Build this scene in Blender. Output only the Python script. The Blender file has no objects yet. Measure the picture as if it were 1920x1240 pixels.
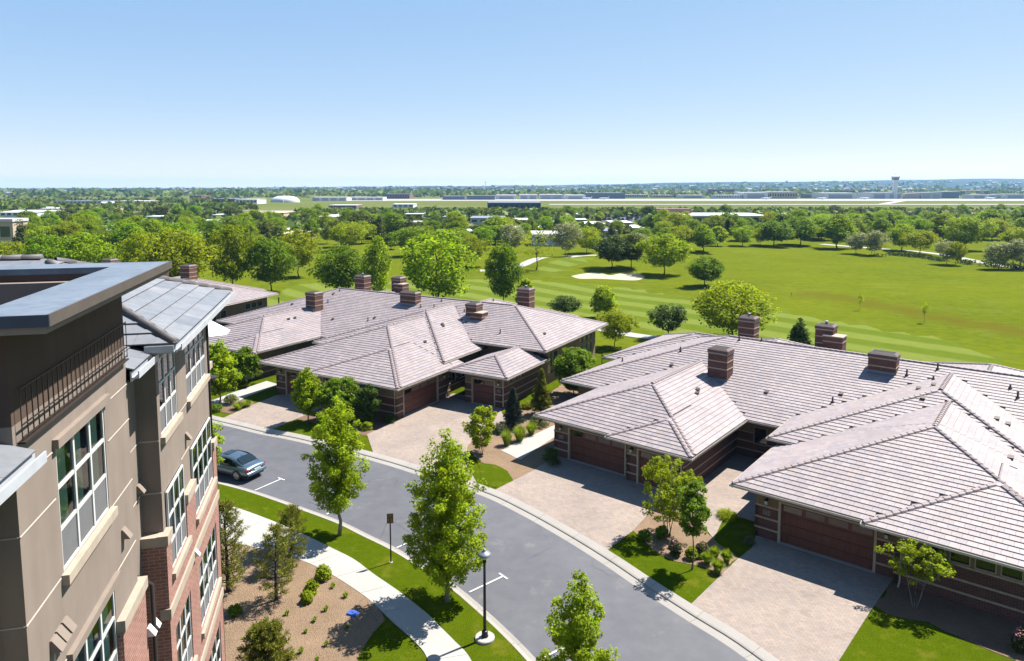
import bpy, math, random
import numpy as np
from mathutils import Vector, Matrix

random.seed(7)
RNG = np.random.default_rng(7)
scene = bpy.context.scene
COL = scene.collection
R = math.radians

# ------------------------------------------------------------------ camera
CAM_H = 20.0
F_PX, C_Y, HOR_Y = 1300.0, 480.0, 350.0          # focal length, optical axis and horizon, in pixels of a 1920 px wide picture
PITCH = math.atan((C_Y - HOR_Y) / F_PX)
cam_data = bpy.data.cameras.new('camera')
cam = bpy.data.objects.new('camera', cam_data)
COL.objects.link(cam)
cam.location = (0, 0, CAM_H)
cam.rotation_euler = (math.pi / 2 - PITCH, 0, 0)
cam_data.sensor_fit = 'HORIZONTAL'
cam_data.sensor_width = 36.0
cam_data.lens = 36.0 * F_PX / 1920.0
cam_data.shift_y = -(620.0 - C_Y) / 1920.0
cam_data.clip_start = 0.1
cam_data.clip_end = 40000.0
scene.camera = cam

# ------------------------------------------------------------------ sky, sun, exposure
SUN_EL, SUN_AZ = R(57.0), R(57.0)                # azimuth from +Y towards +X
world = bpy.data.worlds.new('World')
scene.world = world
world.use_nodes = True
wn = world.node_tree
wn.nodes.clear()
w_out = wn.nodes.new('ShaderNodeOutputWorld')
w_bg = wn.nodes.new('ShaderNodeBackground')
w_sky = wn.nodes.new('ShaderNodeTexSky')
w_sky.sky_type = 'NISHITA'
w_sky.sun_disc = False
w_sky.sun_elevation = SUN_EL
w_sky.sun_rotation = SUN_AZ
w_sky.altitude = 3000.0
w_sky.air_density = 0.7
w_sky.dust_density = 0.1
w_sky.ozone_density = 4.0
w_bg.inputs['Strength'].default_value = 0.125
# pale summer sky: the whole dome is evened out from zenith to horizon, channel by channel
w_sep = wn.nodes.new('ShaderNodeSeparateColor'); w_cmb = wn.nodes.new('ShaderNodeCombineColor')
wn.links.new(w_sky.outputs['Color'], w_sep.inputs[0])
for i_, (g_, k_) in enumerate(((0.68, 1.01), (0.43, 1.25), (0.16, 2.04))):
    p_ = wn.nodes.new('ShaderNodeMath'); p_.operation = 'POWER'; p_.inputs[1].default_value = g_
    q_ = wn.nodes.new('ShaderNodeMath'); q_.operation = 'MULTIPLY'; q_.inputs[1].default_value = k_
    wn.links.new(w_sep.outputs[i_], p_.inputs[0]); wn.links.new(p_.outputs[0], q_.inputs[0]); wn.links.new(q_.outputs[0], w_cmb.inputs[i_])
wn.links.new(w_cmb.outputs[0], w_bg.inputs['Color'])
wn.links.new(w_bg.outputs['Background'], w_out.inputs['Surface'])

sun_data = bpy.data.lights.new('sun', 'SUN')
sun_data.energy = 5.0
sun_data.angle = R(0.5)
sun_data.color = (1.0, 0.955, 0.89)
sun = bpy.data.objects.new('sun', sun_data)
COL.objects.link(sun)
SUN_DIR = Vector((math.sin(SUN_AZ) * math.cos(SUN_EL), math.cos(SUN_AZ) * math.cos(SUN_EL), math.sin(SUN_EL)))
sun.rotation_euler = SUN_DIR.to_track_quat('Z', 'Y').to_euler()
sun.location = SUN_DIR * 100

scene.view_settings.view_transform = 'Standard'
scene.view_settings.look = 'None'
scene.view_settings.gamma = 1.0
scene.view_settings.exposure = 1.5
scene.view_settings.use_curve_mapping = False
scene.cycles.max_bounces = 6
scene.cycles.diffuse_bounces = 3
scene.cycles.glossy_bounces = 3
scene.cycles.transmission_bounces = 4
scene.cycles.volume_bounces = 1
scene.cycles.transparent_max_bounces = 6
scene.cycles.use_denoising = True
scene.cycles.caustics_reflective = False
scene.cycles.caustics_refractive = False


# ------------------------------------------------------------------ pixel -> place
def ray(x, y):
    u, v = (x - 960.0) / F_PX, (C_Y - y) / F_PX
    return Vector((u, math.cos(PITCH) + v * math.sin(PITCH), -math.sin(PITCH) + v * math.cos(PITCH)))

def at(x, y, z=0.0):
    """the point of the horizontal plane z that photograph pixel (x, y) shows"""
    r = ray(x, y)
    t = (z - CAM_H) / r.z
    return Vector((r.x * t, r.y * t, z))

def proj(x, y, z):
    d1, d2 = y, z - CAM_H
    zc = d1 * math.cos(PITCH) - d2 * math.sin(PITCH)
    yc = d1 * math.sin(PITCH) + d2 * math.cos(PITCH)
    return 960 + F_PX * x / zc, C_Y - F_PX * yc / zc

def tall(x, yb, yt, z=0.0):
    """base point and height of an upright thing seen from pixel row yb (base) to yt (top)"""
    b = at(x, yb, z)
    lo, hi = 0.0, 80.0
    for _ in range(40):
        m = (lo + hi) / 2
        if proj(b.x, b.y, z + m)[1] > yt: lo = m
        else: hi = m
    return b, lo

def ppm(p):
    """photograph pixels per metre across the view at point p"""
    return F_PX / (p[1] * math.cos(PITCH) - (p[2] - CAM_H) * math.sin(PITCH))


# ------------------------------------------------------------------ mesh builder
class MB:
    def __init__(self):
        self.v, self.f, self.t = [], [], []
    def add(self, vs, fs, tint=None):
        o = len(self.v)
        self.v.extend(vs)
        self.f.extend([tuple(i + o for i in f) for f in fs])
        self.t.extend([tint] * len(fs))
        return self
    def box(self, x0, y0, z0, x1, y1, z1, tint=None):
        x0, x1 = min(x0, x1), max(x0, x1); y0, y1 = min(y0, y1), max(y0, y1); z0, z1 = min(z0, z1), max(z0, z1)
        return self.add([(x0, y0, z0), (x1, y0, z0), (x1, y1, z0), (x0, y1, z0), (x0, y0, z1), (x1, y0, z1), (x1, y1, z1), (x0, y1, z1)],
                        [(0, 3, 2, 1), (4, 5, 6, 7), (0, 1, 5, 4), (1, 2, 6, 5), (2, 3, 7, 6), (3, 0, 4, 7)], tint)
    def frustum(self, x0, y0, x1, y1, z0, z1, ins, tint=None):
        return self.add([(x0, y0, z0), (x1, y0, z0), (x1, y1, z0), (x0, y1, z0), (x0 + ins, y0 + ins, z1), (x1 - ins, y0 + ins, z1), (x1 - ins, y1 - ins, z1), (x0 + ins, y1 - ins, z1)],
                        [(0, 3, 2, 1), (4, 5, 6, 7), (0, 1, 5, 4), (1, 2, 6, 5), (2, 3, 7, 6), (3, 0, 4, 7)], tint)
    def poly(self, pts, tint=None):
        return self.add([tuple(p) for p in pts], [tuple(range(len(pts)))], tint)
    def slab(self, pts, z0, z1, tint=None):
        """plan polygon (counter-clockwise) with thickness"""
        n = len(pts)
        a = sum(pts[i][0] * pts[(i + 1) % n][1] - pts[(i + 1) % n][0] * pts[i][1] for i in range(n))
        if a < 0: pts = pts[::-1]
        vs = [(p[0], p[1], z0) for p in pts] + [(p[0], p[1], z1) for p in pts]
        fs = [tuple(range(n, 2 * n))] + [(i, (i + 1) % n, n + (i + 1) % n, n + i) for i in range(n)]
        return self.add(vs, fs, tint)
    def tube(self, pts, rad, seg=6, tint=None, cap=True):
        pts = [Vector(p) for p in pts]
        vs, fs = [], []
        n = len(pts)
        ref = Vector((0, 0, 1))
        for i, p in enumerate(pts):
            d = (pts[min(i + 1, n - 1)] - pts[max(i - 1, 0)]).normalized()
            rf = ref if abs(d.dot(ref)) < 0.95 else Vector((1, 0, 0))
            a = d.cross(rf).normalized(); b = d.cross(a).normalized()
            r = rad[i] if hasattr(rad, '__len__') else rad
            for k in range(seg):
                an = 2 * math.pi * k / seg
                vs.append(tuple(p + (a * math.cos(an) + b * math.sin(an)) * r))
        for i in range(n - 1):
            for k in range(seg):
                fs.append((i * seg + k, i * seg + (k + 1) % seg, (i + 1) * seg + (k + 1) % seg, (i + 1) * seg + k))
        if cap:
            fs.append(tuple(range(seg))[::-1]); fs.append(tuple((n - 1) * seg + k for k in range(seg)))
        return self.add(vs, fs, tint)
    def lathe(self, prof, seg=16, cx=0, cy=0, tint=None):
        vs, fs = [], []
        for r, z in prof:
            for k in range(seg):
                a = 2 * math.pi * k / seg
                vs.append((cx + r * math.cos(a), cy + r * math.sin(a), z))
        for i in range(len(prof) - 1):
            for k in range(seg):
                fs.append((i * seg + k, i * seg + (k + 1) % seg, (i + 1) * seg + (k + 1) % seg, (i + 1) * seg + k))
        fs.append(tuple(range(seg))[::-1]); fs.append(tuple((len(prof) - 1) * seg + k for k in range(seg)))
        return self.add(vs, fs, tint)
    def mesh(self, name, mat=None, smooth=False):
        me = bpy.data.meshes.new(name)
        me.from_pydata([tuple(p) for p in self.v], [], self.f)
        if any(t is not None for t in self.t):
            at_ = me.attributes.new('tint', 'FLOAT_COLOR', 'FACE')
            buf = np.ones((len(self.f), 4), dtype=np.float32)
            for i, t in enumerate(self.t):
                if t is not None: buf[i, :3] = t
            at_.data.foreach_set('color', buf.ravel())
        if mat: me.materials.append(mat)
        if smooth: me.polygons.foreach_set('use_smooth', [True] * len(me.polygons))
        me.update()
        return me
    def build(self, name, mat=None, parent=None, smooth=False):
        return obj(name, self.mesh(name, mat, smooth), parent)

def obj(name, data, parent=None, loc=None, rotz=None):
    o = bpy.data.objects.new(name, data)
    COL.objects.link(o)
    if parent is not None: o.parent = parent
    if loc is not None: o.location = loc
    if rotz is not None: o.rotation_euler = (0, 0, rotz)
    return o

def tag(o, label=None, cat=None, group=None, kind=None):
    if label: o['label'] = label
    if cat: o['category'] = cat
    if group: o['group'] = group
    if kind: o['kind'] = kind
    return o

def thing(name, loc, rotz=0.0, label=None, cat=None, group=None):
    return tag(obj(name, None, None, loc, rotz), label, cat, group)

def np_mesh(name, verts, faces, mat, tint=None, smooth=False):
    """fast mesh from arrays; faces (n, k)"""
    me = bpy.data.meshes.new(name)
    verts = np.asarray(verts, dtype=np.float32); faces = np.asarray(faces, dtype=np.int32)
    n, k = faces.shape
    me.vertices.add(len(verts)); me.vertices.foreach_set('co', verts.ravel())
    me.loops.add(n * k); me.loops.foreach_set('vertex_index', faces.ravel())
    me.polygons.add(n)
    me.polygons.foreach_set('loop_start', np.arange(0, n * k, k, dtype=np.int32))
    me.polygons.foreach_set('loop_total', np.full(n, k, dtype=np.int32))
    if tint is not None:
        a = me.attributes.new('tint', 'FLOAT_COLOR', 'FACE')
        b = np.ones((n, 4), dtype=np.float32); b[:, :3] = tint
        a.data.foreach_set('color', b.ravel())
    me.materials.append(mat)
    me.update(calc_edges=True)
    me.validate()
    if smooth: me.polygons.foreach_set('use_smooth', [True] * n)
    return me


# ------------------------------------------------------------------ materials
ALB = 0.60          # common scale of all surface colours
class NT:
    def __init__(self, name):
        self.m = bpy.data.materials.new(name); self.m.use_nodes = True
        self.t = self.m.node_tree
        self.b = self.t.nodes['Principled BSDF']; self.out = self.t.nodes['Material Output']
        self.tc = None
    def n(self, typ, **kw):
        nd = self.t.nodes.new(typ)
        for k, v in kw.items(): setattr(nd, k, v)
        return nd
    def l(self, a, b): self.t.links.new(a, b)
    def coord(self, which='Object'):
        if not self.tc: self.tc = self.n('ShaderNodeTexCoord')
        return self.tc.outputs[which]
    def mapping(self, vec, scale=(1, 1, 1), rot=(0, 0, 0), loc=(0, 0, 0)):
        m = self.n('ShaderNodeMapping'); self.l(vec, m.inputs['Vector'])
        m.inputs['Scale'].default_value = scale; m.inputs['Rotation'].default_value = rot; m.inputs['Location'].default_value = loc
        return m.outputs['Vector']
    def noise(self, vec, scale, detail=3, rough=0.55, out='Fac'):
        n = self.n('ShaderNodeTexNoise'); self.l(vec, n.inputs['Vector'])
        n.inputs['Scale'].default_value = scale; n.inputs['Detail'].default_value = detail; n.inputs['Roughness'].default_value = rough
        return n.outputs[out]
    def ramp(self, fac, stops, interp='LINEAR'):
        r = self.n('ShaderNodeValToRGB'); self.l(fac, r.inputs['Fac'])
        r.color_ramp.interpolation = interp
        el = r.color_ramp.elements
        while len(el) > 1: el.remove(el[0])
        el[0].position = stops[0][0]; el[0].color = (*stops[0][1], 1)
        for p, c in stops[1:]:
            e = el.new(p); e.color = (*c, 1)
        return r.outputs['Color']
    def mix(self, fac, a, b, blend='MIX'):
        m = self.n('ShaderNodeMix', data_type='RGBA', blend_type=blend)
        for s, v in ((m.inputs[0], fac), (m.inputs[6], a), (m.inputs[7], b)):
            if isinstance(v, (int, float)): s.default_value = v
            elif isinstance(v, tuple): s.default_value = (*v, 1) if len(v) == 3 else v
            else: self.l(v, s)
        return m.outputs[2]
    def math(self, op, a, b=None, clamp=False):
        m = self.n('ShaderNodeMath', operation=op, use_clamp=clamp)
        for s, v in ((m.inputs[0], a), (m.inputs[1], b)):
            if v is None: continue
            if isinstance(v, (int, float)): s.default_value = v
            else: self.l(v, s)
        return m.outputs[0]
    def attr(self, name='tint'):
        a = self.n('ShaderNodeAttribute'); a.attribute_name = name
        return a.outputs['Color']
    def bump(self, height, strength=0.3, dist=0.02):
        b = self.n('ShaderNodeBump'); b.inputs['Strength'].default_value = strength; b.inputs['Distance'].default_value = dist
        self.l(height, b.inputs['Height']); self.l(b.outputs['Normal'], self.b.inputs['Normal'])
    def color(self, c):
        if isinstance(c, tuple): self.b.inputs['Base Color'].default_value = (*[x * ALB for x in c], 1)
        else: self.l(self.mix(1.0, c, (ALB, ALB, ALB), 'MULTIPLY'), self.b.inputs['Base Color'])
    def set(self, rough=0.8, metal=0.0, spec=0.5, **kw):
        self.b.inputs['Roughness'].default_value = rough; self.b.inputs['Metallic'].default_value = metal
        self.b.inputs['Specular IOR Level'].default_value = spec
        return self.m

def plain(name, c, rough=0.7, metal=0.0, spec=0.4, var=0.12, scale=3.0):
    n = NT(name)
    v = n.noise(n.coord(), scale, 4)
    n.color(n.ramp(v, [(0.25, tuple(x * (1 - var) for x in c)), (0.75, tuple(min(1, x * (1 + var)) for x in c))]))
    return n.set(rough, metal, spec)

M = {}
M['white'] = plain('white_paint', (0.72, 0.72, 0.70), 0.5)
M['cream'] = plain('cream_trim', (0.52, 0.43, 0.31), 0.6)
M['gutter'] = plain('cream_gutter', (0.62, 0.55, 0.46), 0.4)
M['gutter_white'] = plain('pale_gutter', (0.55, 0.58, 0.62), 0.35)
M['band'] = plain('stone_band', (0.50, 0.38, 0.27), 0.8, var=0.2, scale=6)
M['stone'] = plain('cast_stone', (0.47, 0.385, 0.30), 0.85, var=0.12, scale=4)
M['black'] = plain('black_metal', (0.018, 0.018, 0.022), 0.4, 0.2)
M['dark_metal'] = plain('dark_bronze', (0.05, 0.035, 0.03), 0.45, 0.3)
M['flash'] = plain('lead_flashing', (0.25, 0.27, 0.30), 0.5, 0.3)
M['vent'] = plain('vent_brown', (0.075, 0.045, 0.04), 0.6)
M['rubber'] = plain('tyre', (0.02, 0.02, 0.02), 0.85)
M['alloy'] = plain('alloy', (0.55, 0.56, 0.58), 0.3, 0.8)
M['wood_shadow'] = plain('interior_dark', (0.03, 0.025, 0.022), 0.9)
M['concrete'] = None

def brick_mat(name, c1, c2, mortar, su=1.0, band=None):
    n = NT(name)
    xyz = n.n('ShaderNodeSeparateXYZ'); n.l(n.coord(), xyz.inputs[0])
    add = n.math('ADD', xyz.outputs['X'], xyz.outputs['Y'])
    cmb = n.n('ShaderNodeCombineXYZ'); n.l(add, cmb.inputs['X']); n.l(xyz.outputs['Z'], cmb.inputs['Y'])
    br = n.n('ShaderNodeTexBrick')
    n.l(cmb.outputs[0], br.inputs['Vector'])
    br.inputs['Color1'].default_value = (*c1, 1); br.inputs['Color2'].default_value = (*c2, 1); br.inputs['Mortar'].default_value = (*mortar, 1)
    br.inputs['Scale'].default_value = 1.0
    br.inputs['Brick Width'].default_value = 0.24 * su; br.inputs['Row Height'].default_value = 0.085 * su
    br.inputs['Mortar Size'].default_value = 0.008 * su; br.inputs['Mortar Smooth'].default_value = 0.2
    br.inputs['Bias'].default_value = -0.1
    v = n.noise(n.coord(), 1.3, 4)
    col = n.mix(0.28, br.outputs['Color'], n.ramp(v, [(0.3, (0.45, 0.45, 0.45)), (0.7, (1.25, 1.2, 1.15))]), 'MULTIPLY')
    n.color(col)
    n.bump(n.math('SUBTRACT', 1.0, br.outputs['Fac']), 0.6, 0.012)
    return n.set(0.85, 0, 0.25)

M['brick'] = brick_mat('dark_red_brick', (0.17, 0.065, 0.045), (0.105, 0.042, 0.036), (0.27, 0.21, 0.17))
M['brick_pale'] = brick_mat('salmon_brick', (0.43, 0.195, 0.145), (0.34, 0.15, 0.115), (0.52, 0.43, 0.37))
M['brick_chim'] = brick_mat('chimney_brick', (0.20, 0.085, 0.06), (0.13, 0.052, 0.042), (0.25, 0.18, 0.15))

def stucco(name, c, var=0.18):
    n = NT(name)
    a = n.noise(n.coord(), 0.7, 5, 0.6)
    st = n.noise(n.mapping(n.coord(), (3.0, 3.0, 0.35)), 1.0, 3)
    col = n.mix(0.5, n.ramp(a, [(0.3, tuple(x * (1 - var) for x in c)), (0.72, tuple(x * (1 + var) for x in c))]),
                n.ramp(st, [(0.35, tuple(x * (1 - var * .7) for x in c)), (0.7, tuple(x * (1 + var * .5) for x in c))]))
    n.color(col)
    n.bump(n.noise(n.coord(), 60, 2), 0.25, 0.01)
    return n.set(0.92, 0, 0.2)
M['stucco'] = stucco('taupe_stucco', (0.300, 0.243, 0.200))
M['stucco_dark_shade'] = stucco('dark_shade_stucco', (0.12, 0.082, 0.06))  # dark stucco; on the tower it paints in the canopy's shadow
M['stucco_house'] = stucco('house_stucco', (0.30, 0.22, 0.12))

def glass_mat(name, tint=(0.05, 0.09, 0.07), rough=0.04):
    n = NT(name); n.color(tint)
    m = n.set(rough, 0, 0.9)
    n.bump(n.noise(n.coord(), 1.1, 1), 0.05, 0.05)
    return m
M['glass'] = glass_mat('window_glass')
M['glass_dark'] = glass_mat('dark_glass', (0.012, 0.015, 0.016))
M['glass_car'] = glass_mat('car_glass', (0.012, 0.02, 0.022), 0.02)
M['glass_blue'] = glass_mat('office_glass', (0.03, 0.06, 0.075))
M['blind'] = plain('window_blind', (0.66, 0.74, 0.64), 0.7, var=0.05)
M['screen'] = plain('insect_screen', (0.17, 0.17, 0.175), 0.8, var=0.08)

def door_mat():
    n = NT('garage_door_red')
    v = n.noise(n.mapping(n.coord(), (6, 6, 0.6)), 2.0, 4)
    n.color(n.ramp(v, [(0.3, (0.145, 0.050, 0.032)), (0.7, (0.215, 0.078, 0.048))]))
    return n.set(0.55, 0, 0.4)
M['door'] = door_mat()

def tile_mat():
    n = NT('roof_tile_clay')
    t = n.attr()
    a = n.noise(n.coord(), 9.0, 4)
    b = n.noise(n.coord(), 0.25, 3)
    c = n.mix(1.0, t, n.ramp(a, [(0.3, (0.86, 0.86, 0.87)), (0.7, (1.1, 1.09, 1.08))]), 'MULTIPLY')
    c = n.mix(1.0, c, n.ramp(b, [(0.3, (0.9, 0.9, 0.9)), (0.7, (1.07, 1.06, 1.05))]), 'MULTIPLY')
    n.color(c)
    n.bump(a, 0.25, 0.01)
    return n.set(0.62, 0, 0.4)
M['tile'] = tile_mat()
M['cap'] = plain('ridge_cap_clay', (0.285, 0.225, 0.22), 0.65, var=0.25, scale=4)
M['deck'] = plain('roof_underlay', (0.05, 0.038, 0.036), 0.9)
M['soffit'] = plain('soffit', (0.24, 0.17, 0.11), 0.8)

def slate_mat():
    n = NT('grey_slate')
    t = n.attr()
    a = n.noise(n.mapping(n.coord(), (1, 1, 1)), 2.2, 5, 0.65)
    n.color(n.mix(1.0, t, n.ramp(a, [(0.3, (0.8, 0.82, 0.85)), (0.72, (1.18, 1.18, 1.17))]), 'MULTIPLY'))
    n.bump(n.noise(n.coord(), 14, 3), 0.3, 0.01)
    return n.set(0.5, 0, 0.5)
M['slate'] = slate_mat()

def membrane():
    n = NT('roof_membrane')
    a = n.noise(n.coord(), 0.8, 5, 0.65); b = n.noise(n.coord(), 5.0, 3)
    c = n.ramp(a, [(0.3, (0.13, 0.165, 0.21)), (0.6, (0.19, 0.23, 0.28)), (0.8, (0.26, 0.30, 0.34))])
    n.color(n.mix(0.2, c, n.ramp(b, [(0.4, (0.10, 0.13, 0.17)), (0.65, (0.30, 0.33, 0.36))])))
    return n.set(0.55, 0, 0.4)
M['membrane'] = membrane()

def concrete(name, c, joints=None, rot=0.0):
    n = NT(name)
    a = n.noise(n.coord(), 0.5, 5, 0.6); b = n.noise(n.coord(), 18, 3)
    col = n.mix(0.35, n.ramp(a, [(0.3, tuple(x * .88 for x in c)), (0.7, tuple(x * 1.08 for x in c))]),
                n.ramp(b, [(0.35, tuple(x * .8 for x in c)), (0.65, tuple(x * 1.1 for x in c))]))
    n.color(col)
    n.bump(b, 0.2, 0.004)
    return n.set(0.88, 0, 0.25)
M['concrete'] = concrete('concrete', (0.46, 0.44, 0.40))
M['kerb'] = concrete('kerb_concrete', (0.43, 0.395, 0.35))
M['gutter_pan'] = concrete('gutter_concrete', (0.36, 0.335, 0.30))

def asphalt():
    n = NT('asphalt')
    v = n.coord()
    a = n.noise(v, 0.16, 5, 0.62); b = n.noise(v, 1.1, 4, 0.6); c = n.noise(v, 70, 2)
    col = n.ramp(a, [(0.30, (0.088, 0.089, 0.107)), (0.55, (0.117, 0.118, 0.138)), (0.75, (0.150, 0.150, 0.170))])
    col = n.mix(0.35, col, n.ramp(b, [(0.35, (0.085, 0.084, 0.095)), (0.7, (0.175, 0.172, 0.180))]))
    col = n.mix(0.25, col, n.ramp(c, [(0.35, (0.03, 0.03, 0.034)), (0.7, (0.15, 0.15, 0.15))]))
    # pale scuffs and dried stains
    d = n.noise(v, 0.42, 4, 0.7)
    col = n.mix(n.ramp(d, [(0.60, (0, 0, 0)), (0.76, (0.6, 0.6, 0.6))]), col, (0.22, 0.205, 0.185))
    vc = n.n('ShaderNodeTexVoronoi', feature='DISTANCE_TO_EDGE'); n.l(n.mix(0.12, v, n.noise(v, 0.9, 3, out='Color')), vc.inputs['Vector']); vc.inputs['Scale'].default_value = 0.16
    crk = n.ramp(vc.outputs['Distance'], [(0.0, (0.7, 0.7, 0.7)), (0.006, (0, 0, 0))])
    col = n.mix(n.math('MULTIPLY', crk, n.ramp(n.noise(v, 0.25, 3), [(0.48, (0, 0, 0)), (0.6, (1, 1, 1))])), col, (0.05, 0.05, 0.056))
    n.color(col)
    n.bump(c, 0.3, 0.004)
    return n.set(0.75, 0, 0.45)
M['asphalt'] = asphalt()
M['paint'] = plain('road_paint', (0.72, 0.72, 0.70), 0.6, var=0.15, scale=5)

def pavers(name, rot):
    n = NT(name)
    v = n.mapping(n.coord(), (1, 1, 1), (0, 0, rot))
    br = n.n('ShaderNodeTexBrick'); n.l(v, br.inputs['Vector'])
    br.inputs['Color1'].default_value = (0.395, 0.315, 0.255, 1); br.inputs['Color2'].default_value = (0.29, 0.245, 0.215, 1)
    br.inputs['Mortar'].default_value = (0.20, 0.165, 0.135, 1)
    br.inputs['Scale'].default_value = 1.0; br.inputs['Brick Width'].default_value = 0.26; br.inputs['Row Height'].default_value = 0.155
    br.inputs['Mortar Size'].default_value = 0.008; br.inputs['Bias'].default_value = 0.0
    vor = n.n('ShaderNodeTexVoronoi'); n.l(v, vor.inputs['Vector']); vor.inputs['Scale'].default_value = 4.2
    col = n.mix(0.3, br.outputs['Color'], n.ramp(vor.outputs['Color'], [(0.1, (0.30, 0.225, 0.18)), (0.5, (0.41, 0.33, 0.28)), (0.9, (0.345, 0.305, 0.28))]))
    a = n.noise(n.coord(), 0.35, 4)
    col = n.mix(1.0, col, n.ramp(a, [(0.3, (0.88, 0.88, 0.89)), (0.7, (1.1, 1.09, 1.07))]), 'MULTIPLY')
    n.color(col)
    n.bump(n.math('SUBTRACT', 1.0, br.outputs['Fac']), 0.5, 0.008)
    return n.set(0.9, 0, 0.2)
M['pavers_a'] = pavers('paver_drive_a', R(30)); M['pavers_b'] = pavers('paver_drive_b', R(39))

def grass(name, dark, mid, light, tan=None):
    n = NT(name)
    v = n.coord()
    a = n.noise(v, 0.22, 4, 0.6); b = n.noise(v, 2.2, 5, 0.7); c = n.noise(n.mapping(v, (1, 1, 0.3)), 16, 5, 0.8)
    col = n.ramp(b, [(0.28, dark), (0.5, mid), (0.72, light)])
    col = n.mix(n.ramp(a, [(0.35, (0, 0, 0)), (0.7, (0.5, 0.5, 0.5))]), col, light)
    col = n.mix(0.55, col, n.ramp(c, [(0.32, tuple(x * .4 for x in dark)), (0.68, tuple(min(1, x * 1.4) for x in light))]))
    if tan:
        e = n.noise(v, 0.55, 5, 0.7)
        col = n.mix(n.ramp(e, [(0.54, (0, 0, 0)), (0.72, (0.8, 0.8, 0.8))]), col, tan)
    n.color(col)
    n.bump(c, 0.8, 0.05)
    return n.set(0.95, 0, 0.0)
M['lawn'] = grass('lawn_grass', (0.032, 0.060, 0.002), (0.058, 0.096, 0.003), (0.105, 0.144, 0.005), (0.17, 0.162, 0.018))

def mulch(name, base):
    n = NT(name)
    v = n.coord()
    vor = n.n('ShaderNodeTexVoronoi'); n.l(v, vor.inputs['Vector']); vor.inputs['Scale'].default_value = 24.0
    b = tuple(base)
    col = n.ramp(vor.outputs['Color'], [(0.05, tuple(x * .6 for x in b)), (0.4, b), (0.75, tuple(x * 1.15 for x in b)), (0.95, tuple(min(1, x * 1.45) for x in b))])
    a = n.noise(v, 0.6, 4, 0.65)
    col = n.mix(0.55, col, n.ramp(a, [(0.3, tuple(x * .72 for x in b)), (0.7, tuple(x * 1.2 for x in b))]))
    n.color(col)
    n.bump(vor.outputs['Distance'], 0.9, 0.05)
    return n.set(0.95, 0, 0.15)
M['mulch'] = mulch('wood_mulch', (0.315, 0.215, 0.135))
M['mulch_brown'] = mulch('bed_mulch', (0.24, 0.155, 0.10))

def leaf_mat(name, c, trans=0.45, var=0.25, hue=0.0):
    n = NT(name)
    t = n.attr()
    oi = n.n('ShaderNodeObjectInfo')
    col = n.mix(1.0, t, c, 'MULTIPLY')
    if hue:
        hs = n.n('ShaderNodeHueSaturation')
        h = n.math('ADD', n.math('MULTIPLY', n.math('SUBTRACT', oi.outputs['Random'], 0.5), hue), 0.5)
        n.l(h, hs.inputs['Hue'])
        rv = n.math('ADD', n.math('MULTIPLY', n.math('FRACT', n.math('MULTIPLY', oi.outputs['Random'], 7.31)), 0.5), 0.75)
        n.l(rv, hs.inputs['Value']); n.l(col, hs.inputs['Color'])
        col = hs.outputs['Color']
    n.color(col)
    m = n.set(0.6, 0, 0.12)
    tr = n.n('ShaderNodeBsdfTranslucent')
    tcol = n.mix(1.0, col, (1.35 * ALB, 1.25 * ALB, 0.5 * ALB), 'MULTIPLY')
    n.l(tcol, tr.inputs['Color'])
    mx = n.n('ShaderNodeMixShader'); mx.inputs[0].default_value = trans
    n.l(n.b.outputs[0], mx.inputs[1]); n.l(tr.outputs[0], mx.inputs[2]); n.l(mx.outputs[0], n.out.inputs['Surface'])
    return m
M['leaf_maple'] = leaf_mat('leaf_maple', (0.365, 0.510, 0.018), 0.54)
M['leaf_green'] = leaf_mat('leaf_green', (0.185, 0.310, 0.018), 0.48)
M['leaf_lime'] = leaf_mat('leaf_lime', (0.350, 0.455, 0.016), 0.52)
M['leaf_dark'] = leaf_mat('leaf_dark', (0.080, 0.14, 0.018), 0.4)
M['leaf_silver'] = leaf_mat('leaf_silver', (0.165, 0.195, 0.095), 0.35)
M['leaf_rust'] = leaf_mat('leaf_rust', (0.320, 0.400, 0.014), 0.5)
M['leaf_far'] = leaf_mat('leaf_far', (0.260, 0.400, 0.016), 0.5, hue=0.035)
M['leaf_far_silver'] = leaf_mat('leaf_far_silver', (0.36, 0.41, 0.22), 0.35, hue=0.0)
M['needle'] = leaf_mat('pine_needle', (0.22, 0.25, 0.035), 0.3)
M['needle_blue'] = leaf_mat('spruce_needle', (0.060, 0.090, 0.062), 0.15)
M['needle_far'] = leaf_mat('far_needle', (0.115, 0.165, 0.028), 0.3, hue=0.05)
M['blade'] = leaf_mat('grass_blade', (0.27, 0.42, 0.035), 0.5)
M['petal'] = leaf_mat('pink_petal', (0.48, 0.24, 0.26), 0.3)
def bark_mat(name, c):
    n = NT(name)
    a = n.noise(n.mapping(n.coord(), (6, 6, 1.2)), 3.0, 4)
    n.color(n.ramp(a, [(0.3, tuple(x * .55 for x in c)), (0.7, tuple(x * 1.25 for x in c))]))
    n.bump(a, 0.5, 0.02)
    return n.set(0.9, 0, 0.2)
M['bark'] = bark_mat('bark_grey', (0.19, 0.165, 0.145)); M['bark_pale'] = bark_mat('bark_pale', (0.36, 0.33, 0.29)); M['bark_dark'] = bark_mat('bark_dark', (0.085, 0.068, 0.055))

# ================================================================== SETTING: terrain, street, pavements
def smooth(a, b, x):
    t = min(1.0, max(0.0, (x - a) / (b - a))); return t * t * (3 - 2 * t)

LOT_EDGE = [(-400, 165), (-150, 140), (-60, 122), (-12, 100), (22, 82), (60, 66), (150, 38), (500, -40)]
def lot_y(x):
    return float(np.interp(x, [p[0] for p in LOT_EDGE], [p[1] for p in LOT_EDGE]))

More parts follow.
